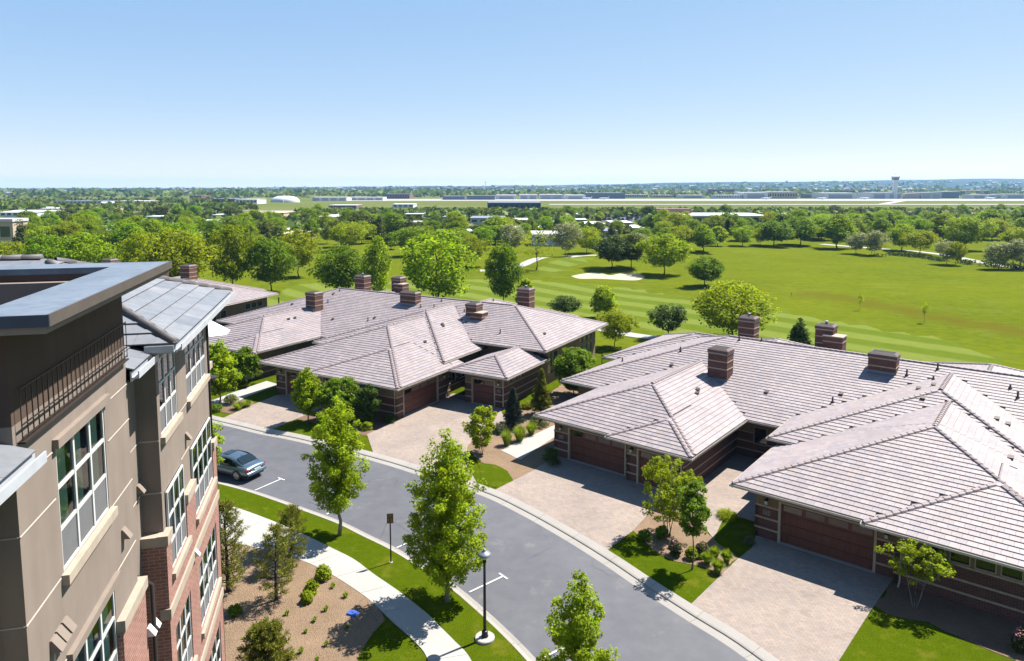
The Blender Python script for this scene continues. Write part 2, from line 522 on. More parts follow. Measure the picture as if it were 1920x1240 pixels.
def relief(x, y):
    g = 0.05
    g += 0.55 * math.sin(x * 0.045 + 1.0) * math.sin(y * 0.037 + 0.6) * smooth(100, 150, y)
    g += 0.25 * math.sin(x * 0.11 - y * 0.08) * smooth(95, 140, y)
    g += 1.5 * math.exp(-((x - 7) / 14) ** 2 - ((y - 176) / 9) ** 2)          # tee mound
    g += 1.3 * math.exp(-((x - 62) / 30) ** 2 - ((y - 205) / 16) ** 2)
    g += 0.3 * math.exp(-((x - 22) / 10) ** 2 - ((y - 168) / 7) ** 2)         # mound behind the bunker
    return g * (1 - smooth(300, 420, y)) + 0.05

def tz(x, y):
    k = smooth(-7, -0.5, y - lot_y(x))
    return -0.25 * (1 - k) + relief(x, y) * k

def on(px, py):
    """ground point under a photograph pixel"""
    p = at(px, py, 0.0)
    for _ in range(5):
        p = at(px, py, tz(p.x, p.y) if p.y - lot_y(p.x) > -1 else 0.0)
    return p

def in_poly(x, y, poly):
    c = False; n = len(poly); j = n - 1
    for i in range(n):
        xi, yi = poly[i]; xj, yj = poly[j]
        if (yi > y) != (yj > y) and x < (xj - xi) * (y - yi) / (yj - yi) + xi: c = not c
        j = i
    return c

def seg_dist(x, y, pl):
    best = 1e9
    for (x0, y0), (x1, y1) in zip(pl[:-1], pl[1:]):
        dx, dy = x1 - x0, y1 - y0
        t = max(0, min(1, ((x - x0) * dx + (y - y0) * dy) / (dx * dx + dy * dy)))
        best = min(best, math.hypot(x - x0 - t * dx, y - y0 - t * dy))
    return best

FAIRWAY = [(480, 560), (560, 533), (940, 524), (1060, 529), (1180, 541), (1300, 563), (1450, 582), (1600, 609), (1750, 634), (1850, 664), (1905, 697), (1850, 770), (1500, 730), (1190, 616), (1080, 592), (950, 605), (480, 650)]
DRY = [(1490, 550), (1560, 556), (1650, 573), (1780, 600), (1925, 624)]
TEE = [(1003, 505), (1040, 488), (1100, 483), (1110, 490), (1060, 505), (1020, 512)]

def make_ground():
    xs = np.concatenate([-np.geomspace(9000, 330, 14), np.arange(-320, -140, 12), np.arange(-140, 190, 2.5), np.arange(190, 340, 12), np.geomspace(340, 9000, 14)])
    ys = np.concatenate([np.arange(-80, 60, 20), np.arange(60, 260, 2.5), np.arange(260, 440, 8), np.geomspace(445, 9500, 30)])
    nx, ny = len(xs), len(ys)
    vs = np.zeros((nx * ny, 3), dtype=np.float32); cl = np.zeros((nx * ny, 4), dtype=np.float32); cl[:, 3] = 1
    k = 0
    for y in ys:
        for x in xs:
            z = tz(x, y)
            if y > 700: z -= 0.0
            vs[k] = (x, y, z)
            if 70 < y < 300 and abs(x) < 200:
                px, py = proj(x, y, z)
                if in_poly(px, py, FAIRWAY) or in_poly(px, py, TEE): cl[k, 0] = 1
                d = seg_dist(px, py, DRY)
                w = 2.5 + (px - 1480) * 0.010
                cl[k, 1] = max(0.0, 1 - max(0, d - w) / 4.0) * (1.0 if px > 1490 else 0.3)
            cl[k, 2] = smooth(430, 520, y)
            k += 1
    idx = np.arange(nx * ny).reshape(ny, nx)
    fs = np.stack([idx[:-1, :-1], idx[:-1, 1:], idx[1:, 1:], idx[1:, :-1]], -1).reshape(-1, 4)
    n = NT('golf_and_field_grass')
    v = n.coord()
    sep = n.n('ShaderNodeSeparateColor'); n.l(n.attr('zone'), sep.inputs[0])
    a = n.noise(v, 0.035, 5, 0.6); b = n.noise(v, 0.6, 5, 0.7); c = n.noise(v, 9.0, 3, 0.7)
    rough = n.ramp(b, [(0.3, (0.080, 0.108, 0.004)), (0.5, (0.125, 0.156, 0.005)), (0.72, (0.175, 0.200, 0.010))])
    rough = n.mix(n.ramp(a, [(0.38, (0, 0, 0)), (0.68, (0.7, 0.7, 0.7))]), rough, (0.180, 0.200, 0.006))
    blot = n.noise(n.mapping(v, (1, 1.6, 1), (0, 0, 0.6)), 0.12, 4, 0.7)
    rough = n.mix(n.ramp(blot, [(0.52, (0, 0, 0)), (0.70, (0.5, 0.5, 0.5))]), rough, (0.20, 0.225, 0.045))
    blot2 = n.noise(n.mapping(v, (0.6, 2.2, 1), (0, 0, 0.35)), 0.10, 5, 0.75)
    rough = n.mix(n.ramp(blot2, [(0.50, (0, 0, 0)), (0.68, (0.38, 0.38, 0.38))]), rough, (0.080, 0.120, 0.006))
    # mown stripes: the mower lays the blades alternately
    st = n.mapping(v, (1, 1, 1), (0, 0, R(46)))
    sx = n.n('ShaderNodeSeparateXYZ'); n.l(st, sx.inputs[0])
    wob = n.math('ADD', sx.outputs['Y'], n.math('MULTIPLY', n.noise(v, 0.05, 2), 2.5))
    tri = n.math('SINE', n.math('MULTIPLY', wob, 2 * math.pi / 7.4))
    fair = n.mix(n.ramp(n.math('ADD', n.math('MULTIPLY', tri, 0.5), 0.5), [(0.3, (0, 0, 0)), (0.7, (1, 1, 1))]), (0.115, 0.165, 0.012), (0.235, 0.275, 0.060))
    fair = n.mix(0.35, fair, n.ramp(b, [(0.3, (0.10, 0.15, 0.010)), (0.7, (0.20, 0.24, 0.035))]))
    col = n.mix(n.ramp(n.math('ADD', sep.outputs[0], n.math('MULTIPLY', n.math('SUBTRACT', b, 0.5), 0.2)), [(0.45, (0, 0, 0)), (0.55, (1, 1, 1))]), rough, fair)
    dry = n.math('MULTIPLY', sep.outputs[1], n.math('ADD', 0.25, n.noise(v, 0.3, 4)), True)
    col = n.mix(dry, col, (0.135, 0.098, 0.010))
    fld = n.noise(n.mapping(v, (0.006, 0.03, 1)), 1.0, 5, 0.6)
    field = n.ramp(fld, [(0.32, (0.115, 0.150, 0.035)), (0.5, (0.165, 0.185, 0.055)), (0.7, (0.225, 0.215, 0.085))])
    col = n.mix(sep.outputs[2], col, field)
    col = n.mix(0.25, col, n.ramp(c, [(0.3, (0.03, 0.055, 0.006)), (0.7, (0.17, 0.22, 0.04))]))
    n.color(col)
    n.bump(c, 0.6, 0.08)
    mat = n.set(0.95, 0, 0.0)
    me = np_mesh('ground', vs, fs, mat, smooth=True)
    za = me.attributes.new('zone', 'FLOAT_COLOR', 'POINT'); za.data.foreach_set('color', cl.ravel())
    tag(obj('ground', me), 'green golf course and open airfield grass reaching to the horizon', kind='structure')
make_ground()

# ---- street
def catmull(pts, n=8):
    P = [Vector((p[0], p[1])) for p in pts]; out = []
    for i in range(len(P) - 1):
        p0, p1, p2, p3 = P[max(i - 1, 0)], P[i], P[i + 1], P[min(i + 2, len(P) - 1)]
        for k in range(n):
            t = k / n
            out.append(0.5 * ((2 * p1) + (p2 - p0) * t + (2 * p0 - 5 * p1 + 4 * p2 - p3) * t * t + (3 * p1 - p0 - 3 * p2 + p3) * t ** 3))
    out.append(P[-1]); return out

def resample(pts, step):
    out = [pts[0]]; acc = 0.0
    for a, b in zip(pts[:-1], pts[1:]):
        L = (b - a).length
        if L == 0: continue
        d = step - acc
        while d <= L:
            out.append(a + (b - a) * (d / L)); d += step
        acc = (acc + L) % step
    return out

def offset(pts, d):
    out = []
    for i, p in enumerate(pts):
        t = (pts[min(i + 1, len(pts) - 1)] - pts[max(i - 1, 0)]).normalized()
        out.append(p + Vector((-t.y, t.x)) * d)
    return out

LCW = [(-75, 70), (-42, 56.5), (-27.5, 49.6)] + [tuple(at(*p).xy) for p in [(406, 898), (477, 917), (560, 945), (640, 974), (690, 998), (755, 1030), (850, 1090), (900, 1130), (950, 1175), (1000, 1225)]] + [(2.6, 25.0), (4.8, 20), (7.5, 10), (8.5, -30)]
RCW = [(-75, 81), (-44, 67.3)] + [tuple(at(*p).xy) for p in [(410, 793), (480, 810), (560, 826), (700, 862), (800, 893), (900, 925), (970, 958), (1050, 1003), (1130, 1053), (1210, 1108), (1290, 1160), (1370, 1210)]] + [(11.2, 25.6), (14, 20), (17, 10), (18, -30)]
LC = resample(catmull(LCW, 10), 0.75)      # left asphalt edge, from far to near; left of travel is the houses' side (+ offset)
RC = resample(catmull(RCW, 10), 0.75)
Z_ST = -0.13

def strip(mb, A, B, za, zb, tint=None):
    n = min(len(A), len(B))
    vs = [(p.x, p.y, za) for p in A[:n]] + [(p.x, p.y, zb) for p in B[:n]]
    mb.add(vs, [(i, i + 1, n + i + 1, n + i) for i in range(n - 1)], tint)

# asphalt: pair the two edges by arc fraction
def frac(pts, m):
    L = [0.0]
    for a, b in zip(pts[:-1], pts[1:]): L.append(L[-1] + (b - a).length)
    L = np.array(L); q = np.linspace(0, L[-1], m)
    X = np.interp(q, L, [p.x for p in pts]); Y = np.interp(q, L, [p.y for p in pts])
    return [Vector((x, y)) for x, y in zip(X, Y)]
mb = MB(); m = 260
A, B = frac(LC, m), frac(RC, m)
cols = 7
grid = [[a.lerp(b, k / (cols - 1)) for k in range(cols)] for a, b in zip(A, B)]
mb.add([(p.x, p.y, Z_ST + 0.06 * (1 - (2 * k / (cols - 1) - 1) ** 2)) for row in grid for k, p in enumerate(row)],
       [(i * cols + k, (i + 1) * cols + k, (i + 1) * cols + k + 1, i * cols + k + 1) for i in range(m - 1) for k in range(cols - 1)])
street = tag(mb.build('street', M['asphalt'], smooth=True), 'grey asphalt street curving past the driveways', kind='structure')

def road_z(p):
    return Z_ST + 0.03

# each profile run becomes a mesh: pan and kerb
def kerb_line(name, edge, side, runs, label, step=4):
    root = tag(obj(name, None), label, kind='structure')
    for s in range(0, len(edge) - step, step):
        if edge[s].y < 8 or edge[s].x < -48: continue
        for nm, mt, prof in runs:
            mbx = MB()
            for (d0, z0, d1, z1) in prof:
                pa, pb = [], []
                for i in range(s, s + step + 1):
                    t = (edge[min(i + 1, len(edge) - 1)] - edge[max(i - 1, 0)]).normalized(); nn = Vector((-t.y, t.x)) * side
                    q = edge[i] + t * (0.006 if i == s else (-0.006 if i == s + step else 0))
                    pa.append(q + nn * d0); pb.append(q + nn * d1)
                if side > 0: strip(mbx, pa, pb, z0, z1)
                else: strip(mbx, pb, pa, z1, z0)
            mbx.build(nm, mt, root)
    return root
kerb_line('kerb_near', LC, -1, [('gutter_slab', M['gutter_pan'], [(-0.02, Z_ST - .004, 0.02, Z_ST + .006), (0.02, Z_ST + .006, 0.30, Z_ST - 0.01)]),
                                ('kerb_stone', M['kerb'], [(0.30, Z_ST - 0.01, 0.32, 0.0), (0.32, 0.0, 0.34, 0.012), (0.34, 0.012, 0.50, 0.012), (0.50, 0.012, 0.505, -0.1)])],
          'cast concrete kerb along the lawn beside the sidewalk')
kerb_line('kerb_far', RC, 1, [('gutter_slab', M['gutter_pan'], [(-0.02, Z_ST - .004, 0.02, Z_ST + .006), (0.02, Z_ST + .006, 0.48, Z_ST + 0.0)]),
                              ('kerb_stone', M['kerb'], [(0.48, Z_ST - 0.03, 0.50, Z_ST + 0.05), (0.50, Z_ST + 0.05, 0.58, Z_ST + 0.085), (0.58, Z_ST + 0.085, 1.0, 0.035), (1.0, 0.035, 1.005, -0.1)])],
          'rolled concrete kerb and gutter along the driveways')
mb = MB(); strip(mb, offset(RC, 1.01), offset(RC, 0.3), -0.2, Z_ST - 0.05); strip(mb, offset(LC, -0.3), offset(LC, -0.6), Z_ST - .05, -0.2)
tag(mb.build('kerb_bed', M['deck']), 'dark bedding under the kerbs', kind='structure')

# lots on either side of the street
la = offset(LC, -0.505); ra = offset(RC, 1.005)
mb = MB(); mb.slab([(p.x, p.y) for p in la] + [(-60, -40), (-120, 0), (-120, 70)], -0.4, 0.0)
tag(mb.build('lawn_near', M['lawn']), 'mown lawn on the building side of the street', kind='structure')
mb = MB(); mb.slab([(p.x, p.y) for p in ra] + [(160, -40), (150, 38), (60, 66), (22, 82), (-12, 100), (-60, 122), (-130, 138), (-130, 100)], -0.4, 0.0)
tag(mb.build('lawn_far', M['lawn']), 'mown lawn around the low houses', kind='structure')

def nearest(edge, p):
    return min(range(len(edge)), key=lambda i: (edge[i] - p).length)

def along(edge_off, pa, pb):
    i, j = nearest(edge_off, at(*pa).xy), nearest(edge_off, at(*pb).xy)
    return [(p.x, p.y) for p in (edge_off[i:j + 1] if i <= j else edge_off[j:i + 1][::-1])]

def W(pxs, z=0.0): return [tuple(at(x, y, z).xy) for x, y in pxs]

def wavy(pts, amp=0.12, step=0.5):
    out = []
    n = len(pts)
    for i in range(n):
        a, b = Vector(pts[i]), Vector(pts[(i + 1) % n]); L = (b - a).length; k = max(1, int(L / step))
        nn = Vector((-(b - a).y, (b - a).x)).normalized() if L else Vector((0, 0))
        for j in range(k):
            p = a.lerp(b, j / k) + nn * (random.uniform(-amp, amp) if j else 0); out.append((p.x, p.y))
    return out

def sheet(name, pts, z, mat, label, wav=0.0):
    mb = MB(); mb.slab(wavy(pts, wav) if wav else pts, -0.1, z)
    return tag(mb.build(name, mat), label, kind='structure')

# driveways and beds on the house side
KB = offset(RC, 1.0)
sheet('driveway_far_left', along(KB, (419, 781), (515, 803)) + W([(570, 780), (612, 762), (543, 740), (520, 741), (478, 758)]), 0.030, M['pavers_a'], 'short paved driveway before the leftmost garage of the far house')
sheet('driveway_far_right', along(KB, (686, 850), (890, 915)) + W([(872, 868), (877, 836), (905, 812), (950, 790), (936, 766), (889, 761), (833, 751), (753, 784), (688, 815)]), 0.030, M['pavers_a'], 'wide paved driveway before the side garage of the far house')
sheet('driveway_middle', along(KB, (933, 917), (1150, 1019)) + W([(1187, 996), (1222, 958), (1262, 945), (1300, 960), (1338, 1012), (1365, 955), (1420, 972), (1450, 880), (1395, 862), (1290, 934), (1196, 910), (1176, 888), (1041, 855), (1000, 883)]), 0.030, M['pavers_b'], 'paved driveway and court between the two garages of the near house')
sheet('driveway_near', along(KB, (1317, 1117), (1432, 1262)) + W([(1480, 1320), (1573, 1240), (1635, 1142), (1669, 1094), (1680, 1080), (1650, 1066), (1417, 1005), (1410, 1028), (1383, 1049)]), 0.030, M['pavers_b'], 'paved driveway in the lower right before the nearest garage')
sheet('bed_middle', W([(868, 838), (905, 812), (940, 790), (955, 762), (990, 765), (1040, 790), (1045, 858), (1000, 884), (962, 905), (945, 880), (900, 866)]), 0.020, M['mulch'], 'wood mulch bed between the two houses', 0.15)
sheet('lawn_patch_middle', W([(896, 868), (928, 872), (952, 884), (963, 903), (935, 917), (905, 907)]), 0.028, M['lawn'], 'bright grass patch at the kerb between the driveways', 0.05)
sheet('bed_near', W([(1187, 996), (1222, 957), (1262, 944), (1300, 959), (1337, 1010), (1384, 1048), (1350, 1080), (1322, 1064), (1290, 1058), (1250, 1046), (1215, 1022)]), 0.020, M['mulch'], 'wood mulch bed between the two near driveways', 0.15)
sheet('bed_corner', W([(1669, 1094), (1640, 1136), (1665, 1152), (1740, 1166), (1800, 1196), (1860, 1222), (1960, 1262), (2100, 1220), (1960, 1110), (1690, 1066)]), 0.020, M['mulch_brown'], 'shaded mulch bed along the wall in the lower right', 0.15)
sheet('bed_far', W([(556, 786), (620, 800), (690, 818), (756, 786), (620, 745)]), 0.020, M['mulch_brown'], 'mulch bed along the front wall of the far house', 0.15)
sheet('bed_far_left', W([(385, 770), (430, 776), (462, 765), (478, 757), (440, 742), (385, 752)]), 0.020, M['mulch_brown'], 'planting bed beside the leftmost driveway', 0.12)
sheet('garden_path_far', W([(385, 757), (430, 739), (500, 715), (524, 722), (466, 743), (430, 762)]), 0.036, M['concrete'], 'pale garden path beside the leftmost driveway')
sheet('garden_path_middle', W([(939, 845), (975, 863), (1042, 819), (1060, 806), (1042, 797)]), 0.036, M['concrete'], 'pale concrete walk beside the near house garage')
sheet('bed_passage', W([(960, 770), (1040, 790), (1080, 770), (1140, 690), (1105, 690), (1000, 755)]), 0.016, M['mulch'], 'mulch strip in the passage between the houses', 0.15)

# sidewalk on the near side, cast in slabs
SU = [(-36, 46.2)] + W([(330, 925), (406, 943), (450, 955), (522, 982), (580, 1008), (625, 1030), (664, 1050), (703, 1079), (748, 1110), (799, 1150), (820, 1171), (852, 1203), (884, 1240)]) + [(-0.6, 24.2), (0.6, 21)]
SL = [(-36.5, 43.6)] + W([(300, 975), (400, 1008), (450, 1022), (520, 1036), (583, 1059), (628, 1082), (690, 1124), (735, 1166), (777, 1204), (803, 1240)]) + [(-2.4, 24), (-1.2, 21)]
su, sl = frac(catmull(SU, 6), 150), frac(catmull(SL, 6), 150)
root = tag(obj('sidewalk', None), 'white concrete sidewalk curving through the lawn', kind='structure')
for i in range(0, 147, 7):
    mb = MB(); a = su[i:i + 8]; b = sl[i:i + 8]
    if len(a) < 8: continue
    d = (a[1] - a[0]).normalized() * 0.008
    a = [a[0] + d] + a[1:-1] + [a[-1] - d]; b = [b[0] + d] + b[1:-1] + [b[-1] - d]
    mb.slab([(p.x, p.y) for p in a] + [(p.x, p.y) for p in b[::-1]], -0.1, 0.035)
    mb.build('paving_slab', M['concrete'], root)
_k = nearest(sl, at(704, 1138).xy)
sheet('bed_building', [(p.x, p.y) for p in sl[20:_k]] + W([(722, 1163), (712, 1174), (700, 1186), (684, 1210), (668, 1245), (640, 1330)]) + [(-16, 10), (-30, 30)], 0.018, M['mulch'], 'tan wood mulch bed between the brick building and the sidewalk', 0.1)

# parking marks
def strip_mark(name, a, b, w, label):
    a, b = a.xy, b.xy; t = (b - a).normalized(); n_ = Vector((-t.y, t.x)) * w / 2
    mb = MB()
    zz = lambda p: Z_ST + 0.034 + 0.05 * min(1, min((q - p).length for q in LC) / 3.0)
    mb.add([(*(a - n_), zz(a)), (*(b - n_), zz(b)), (*(b + n_), zz(b)), (*(a + n_), zz(a))], [(0, 1, 2, 3)])
    return mb
marks = [((478, 917), (526, 897), 'parking mark behind the parked sedan'), ((612, 962), (640, 948), 'parking mark beside the second street tree'), ((744, 1024), (800, 1000), 'parking mark beyond the speed sign'), ((880, 1107), (942, 1079), 'parking mark beside the lamp post'), ((1020, 1228), (1075, 1203), 'parking mark at the bottom of the picture')]
for a, b, lab in marks:
    pa, pb = at(*a), at(*b)
    root = tag(obj('parking_mark', None), 'white T shaped ' + lab, kind='structure')
    strip_mark('line', pa, pb, 0.10, '').build('line', M['paint'], root)
    t = (pb - pa).normalized(); nn = Vector((-t.y, t.x, 0))
    strip_mark('line', pb - nn * 0.35 + t * .06, pb + nn * 0.35 + t * .06, 0.10, '').build('line', M['paint'], root)

# sand bunker, cart paths
def drape(name, pxs, dz, mat, label, kind='structure', n=8):
    pts = [Vector(on(*p)[:2]) for p in pxs]
    pts = catmull(pts + [pts[0]], n)[:-1]
    c = sum(pts, Vector((0, 0))) / len(pts)
    vs, fs = [], []
    rings = 6
    for r in range(rings + 1):
        for p in pts:
            q = c.lerp(p, r / rings); vs.append((q.x, q.y, tz(q.x, q.y) + (dz if r < rings else -0.04)))
    m_ = len(pts)
    for r in range(rings):
        for i in range(m_): fs.append((r * m_ + i, r * m_ + (i + 1) % m_, (r + 1) * m_ + (i + 1) % m_, (r + 1) * m_ + i))
    mb = MB(); mb.add(vs, fs)
    return tag(mb.build(name, mat, smooth=True), label, kind=kind)
M['sand'] = plain('bunker_sand', (0.56, 0.46, 0.33), 0.95, var=0.08, scale=0.6)
drape('sand_bunker', [(1067, 518), (1092, 513), (1120, 512), (1145, 517), (1172, 512), (1198, 514), (1212, 520), (1196, 526), (1160, 525), (1120, 523), (1085, 523)], 0.10, M['sand'], 'kidney shaped pale sand bunker on the golf course')

def ribbon(name, pxs, w, mat, label, dz=0.05):
    c = resample(catmull([on(*p).xy for p in pxs], 6), 2.5)
    a, b = offset(c, w / 2), offset(c, -w / 2)
    mb = MB()
    n = len(c)
    mb.add([(p.x, p.y, tz(p.x, p.y) + dz) for p in a] + [(p.x, p.y, tz(p.x, p.y) + dz) for p in b], [(i, n + i, n + i + 1, i + 1) for i in range(n - 1)])
    return tag(mb.build(name, mat), label, kind='structure')
ribbon('cart_path_near', [(1100, 612), (1175, 627), (1235, 635), (1290, 638)], 2.4, M['concrete'], 'pale cart path behind the houses')
ribbon('cart_path_right', [(1540, 458), (1652, 467), (1720, 472), (1780, 480), (1850, 494), (1960, 510)], 3.0, M['concrete'], 'pale cart path along the trees on the right')
ribbon('cart_path_mound', [(900, 508), (960, 500), (1010, 491), (1080, 481), (1120, 479)], 3.0, M['concrete'], 'pale cart path beside the bare tree')

# ================================================================== LOW HOUSES
TILE_TINTS = [tuple(0.93 * (0.72 * x + 0.28 * m_) for x, m_ in zip(t, (0.385, 0.325, 0.325))) for t in [(0.375, 0.315, 0.315), (0.415, 0.350, 0.350), (0.335, 0.285, 0.290), (0.440, 0.378, 0.366), (0.390, 0.335, 0.350), (0.355, 0.292, 0.288), (0.40, 0.325, 0.305), (0.32, 0.285, 0.30)]]
SL_P = 1.0 / 3.0

def clip_half(poly, a, b, c):
    """keep a*x + b*y <= c"""
    out = []
    n = len(poly)
    for i in range(n):
        p, q = poly[i], poly[(i + 1) % n]
        dp, dq = a * p[0] + b * p[1] - c, a * q[0] + b * q[1] - c
        if dp <= 1e-9: out.append(p)
        if (dp < -1e-9 and dq > 1e-9) or (dp > 1e-9 and dq < -1e-9):
            t = dp / (dp - dq); out.append((p[0] + (q[0] - p[0]) * t, p[1] + (q[1] - p[1]) * t))
    return out

class Hip:
    def __init__(s, u0, u1, v0, v1, ze, sides='LRF', soffit=True):
        s.u0, s.u1, s.v0, s.v1, s.ze, s.sides, s.soffit = u0, u1, v0, v1, ze, sides, soffit
    def dist(s, side, u, v):
        return {'L': u - s.u0, 'R': s.u1 - u, 'F': v - s.v0, 'B': s.v1 - v}[side]
    def z(s, u, v):
        if u < s.u0 - 1e-6 or u > s.u1 + 1e-6 or v < s.v0 - 1e-6 or v > s.v1 + 1e-6: return -1e9
        return s.ze + SL_P * min(s.dist(k, u, v) for k in s.sides)
    def region(s, side):
        poly = [(s.u0, s.v0), (s.u1, s.v0), (s.u1, s.v1), (s.u0, s.v1)]
        lin = {'L': (1, 0, -s.u0), 'R': (-1, 0, s.u1), 'F': (0, 1, -s.v0), 'B': (0, -1, s.v1)}
        A = lin[side]
        for o in s.sides:
            if o != side:
                Bq = lin[o]
                poly = clip_half(poly, A[0] - Bq[0], A[1] - Bq[1], Bq[2] - A[2])
        return poly
    def ab(s, side, u, v):
        return {'L': (v, u - s.u0), 'R': (v, s.u1 - u), 'F': (u, v - s.v0), 'B': (u, s.v1 - v)}[side]
    def uv(s, side, a, b):
        return {'L': (s.u0 + b, a), 'R': (s.u1 - b, a), 'F': (a, s.v0 + b), 'B': (a, s.v1 - b)}[side]

def house_hips(mleft, rear_left):
    h = [Hip(6.9, 17.2, -0.4, 8, 3.154), Hip(0, 17.2, 0, 9.5, 3.15), Hip(0.8, 16.4, 9.5, 15.2, 3.15 + 0.8 * SL_P, 'LR', False),
         Hip(-0.5, 16.4, 7.4, 21.5, 3.6), Hip(17.45, 23.55, 6.85, 15.4, 3.15),
         Hip(-9.5, -3.45, 2.0, 9, 3.154), Hip(-15.95, -3.45, 2.5, 18, 3.15),
         Hip(mleft, 3, 11.3, 32.7, 3.15, 'LFB'), Hip(3, 23.6, 14.15, 29.85, 4.1, 'RFB'),
         Hip(2, 18, 22, 34, 3.75, 'LRB'), Hip(-13.5, 1.5, 22, 33, 3.75, 'LRB')]
    if rear_left: h.append(Hip(-21.2, -8, 20.7, 33.9, 3.15, 'LFB'))
    return h

class House:
    def __init__(s, name, O, th, label, mleft=-19.7, rear_left=True, detail=2, zoff=0.0, skipL=False):
        s.O, s.th = Vector((O[0], O[1], zoff)), th
        s.u = Vector((math.cos(th), math.sin(th), 0)); s.v = Vector((-math.sin(th), math.cos(th), 0))
        s.root = thing(name, s.O, th, label, 'house', 'low brick houses with clay tile roofs')
        s.hips = house_hips(mleft, rear_left); s.mleft = mleft; s.detail = detail
        s.roof()
        s.walls()
    def top(s, u, v, skip=None):
        return max((h.z(u, v) for h in s.hips if h is not skip), default=-1e9)
    def world(s, u, v, z): return s.O + s.u * u + s.v * v + Vector((0, 0, z))
    def local(s, P):
        d = P - s.O; return d.dot(s.u), d.dot(s.v), d.z
    def hit(s, px, py):
        """roof point under a photograph pixel"""
        r = ray(px, py); c = Vector((0, 0, CAM_H)); t = 10.0
        while t < 250:
            u, v, z = s.local(c + r * t)
            if z < s.top(u, v): return u, v, s.top(u, v)
            t += 0.05
        return None
    # ---------------------------------------------------------------- roof
    def roof(s):
        deck, soff = MB(), MB()
        tiles = []                                          # (distance, template?, data)
        e, w = 0.37, 0.44
        big = MB(); singles = []
        K = math.sqrt(1 + SL_P ** 2)
        eb = e / K
        for hi, h in enumerate(s.hips):
            for side in h.sides:
                reg = h.region(side)
                if len(reg) < 3: continue
                deck.poly([(u, v, h.z(u, v) - 0.012) for u, v in reg])
                abp = [h.ab(side, u, v) for u, v in reg]
                area = sum(abp[i][0] * abp[(i + 1) % len(abp)][1] - abp[(i + 1) % len(abp)][0] * abp[i][1] for i in range(len(abp)))
                if area < 0: abp = abp[::-1]
                amin, amax = min(p[0] for p in abp), max(p[0] for p in abp); bmax = max(p[1] for p in abp)
                j = 0
                while j * eb < bmax:
                    b0, b1 = j * eb - (0.04 if j == 0 else 0), min((j + 1) * eb + 0.03, bmax)
                    sh = (j % 2) * w / 2 + (j * 0.137 % w if s.detail < 0 else 0)
                    i0 = math.floor((amin - sh) / w)
                    a = i0 * w + sh
                    while a < amax:
                        rect = [(a + .004, b0), (a + w - .004, b0), (a + w - .004, b1), (a + .004, b1)]
                        q = rect
                        cut = False
                        for k in range(len(abp)):
                            p0, p1 = abp[k], abp[(k + 1) % len(abp)]
                            dx, dy = p1[0] - p0[0], p1[1] - p0[1]
                            if j == 0 and abs(dy) < 1e-6 and abs(p0[1]) < 1e-6: continue
                            q2 = clip_half(q, dy, -dx, dy * p0[0] - dx * p0[1])
                            if len(q2) != len(q) or any(abs(x[0] - y[0]) + abs(x[1] - y[1]) > 1e-6 for x, y in zip(q, q2)): cut = True
                            q = q2
                            if len(q) < 3: break
                        a += w
                        if len(q) < 3: continue
                        # hidden under another roof?
                        vis = False
                        ca, cb = sum(p[0] for p in q) / len(q), sum(p[1] for p in q) / len(q)
                        for (qa, qb) in q + [(ca, cb)]:
                            u, v = h.uv(side, qa, max(qb, 0)); zz = h.ze + SL_P * qb
                            if all(zz > o.z(u, v) + (0.004 if oi < hi else -0.02) for oi, o in enumerate(s.hips) if o is not h): vis = True; break
                        u, v = h.uv(side, ca, cb)
                        for o in s.hips[:hi]:
                            if abs(o.z(u, v) - (h.ze + SL_P * cb)) < 0.02: vis = False
                        if not vis: continue
                        tint = random.choice(TILE_TINTS)
                        lift = lambda b: 0.012 + 0.042 * max(0.0, 1 - (b - b0) / (eb + .03)) + (hi % 3) * 0.002
                        pts = []
                        for (qa, qb) in q:
                            u, v = h.uv(side, qa, qb); pts.append((u, v, h.ze + SL_P * qb + lift(qb)))
                        low = [k for k, p in enumerate(q) if abs(p[1] - b0) < 1e-6]
                        vs = list(pts); fs = []
                        order = list(range(len(pts)))
                        # face up
                        A, B, C = Vector(pts[0]), Vector(pts[1]), Vector(pts[2])
                        if (B - A).cross(C - A).z < 0: order = order[::-1]
                        fs.append(tuple(order))
                        if len(low) == 2:
                            l0, l1 = low
                            n0 = len(vs)
                            for l in (l0, l1):
                                x, y, z = pts[l]; vs.append((x, y, z - 0.055))
                            fs.append((l0, l1, n0 + 1, n0) if order[0] == 0 else (l1, l0, n0, n0 + 1))
                        if s.detail >= 2 and not cut and side == 'F' and hi in (0, 1):
                            P = s.world(*pts[0])
                            pp = proj(P.x, P.y, P.z)
                            if -5 < pp[0] < 1930 and pp[1] < 1250:
                                singles.append((P.length, vs, fs, tint)); continue
                        big.add(vs, fs, tint)
                    j += 1
            if h.soffit: soff.poly([(h.u0, h.v0, h.ze - .17), (h.u0, h.v1, h.ze - .17), (h.u1, h.v1, h.ze - .17), (h.u1, h.v0, h.ze - .17)])
        singles.sort(key=lambda t: t[0])
        roof = deck.build('roof', M['deck'], s.root)
        tag(roof, 'pinkish grey clay tile hip roof')
        soff.build('soffit', M['soffit'], roof)
        meshes = {}
        for d, vs, fs, tint in singles[:300]:
            key = tint
            o = Vector(vs[0])
            rel = [tuple(Vector(p) - o) for p in vs]
            kk = (tint, round(rel[2][1], 2), round(rel[0][2] - rel[2][2], 3), len(vs))
            if kk not in meshes:
                mb = MB(); mb.add(rel, fs, tint); meshes[kk] = mb.mesh('roof_tile', M['tile'])
            obj('roof_tile', meshes[kk], roof, o)
        for d, vs, fs, tint in singles[300:]: big.add(vs, fs, tint)
        tag(big.build('roof_tiles', M['tile'], roof), kind='stuff')
        # ridge and hip caps
        caps = MB(); capmesh = MB()
        sec = [(-.15, -.035), (-.10, .045), (0, .085), (.10, .045), (.15, -.035)]
        L = 0.40
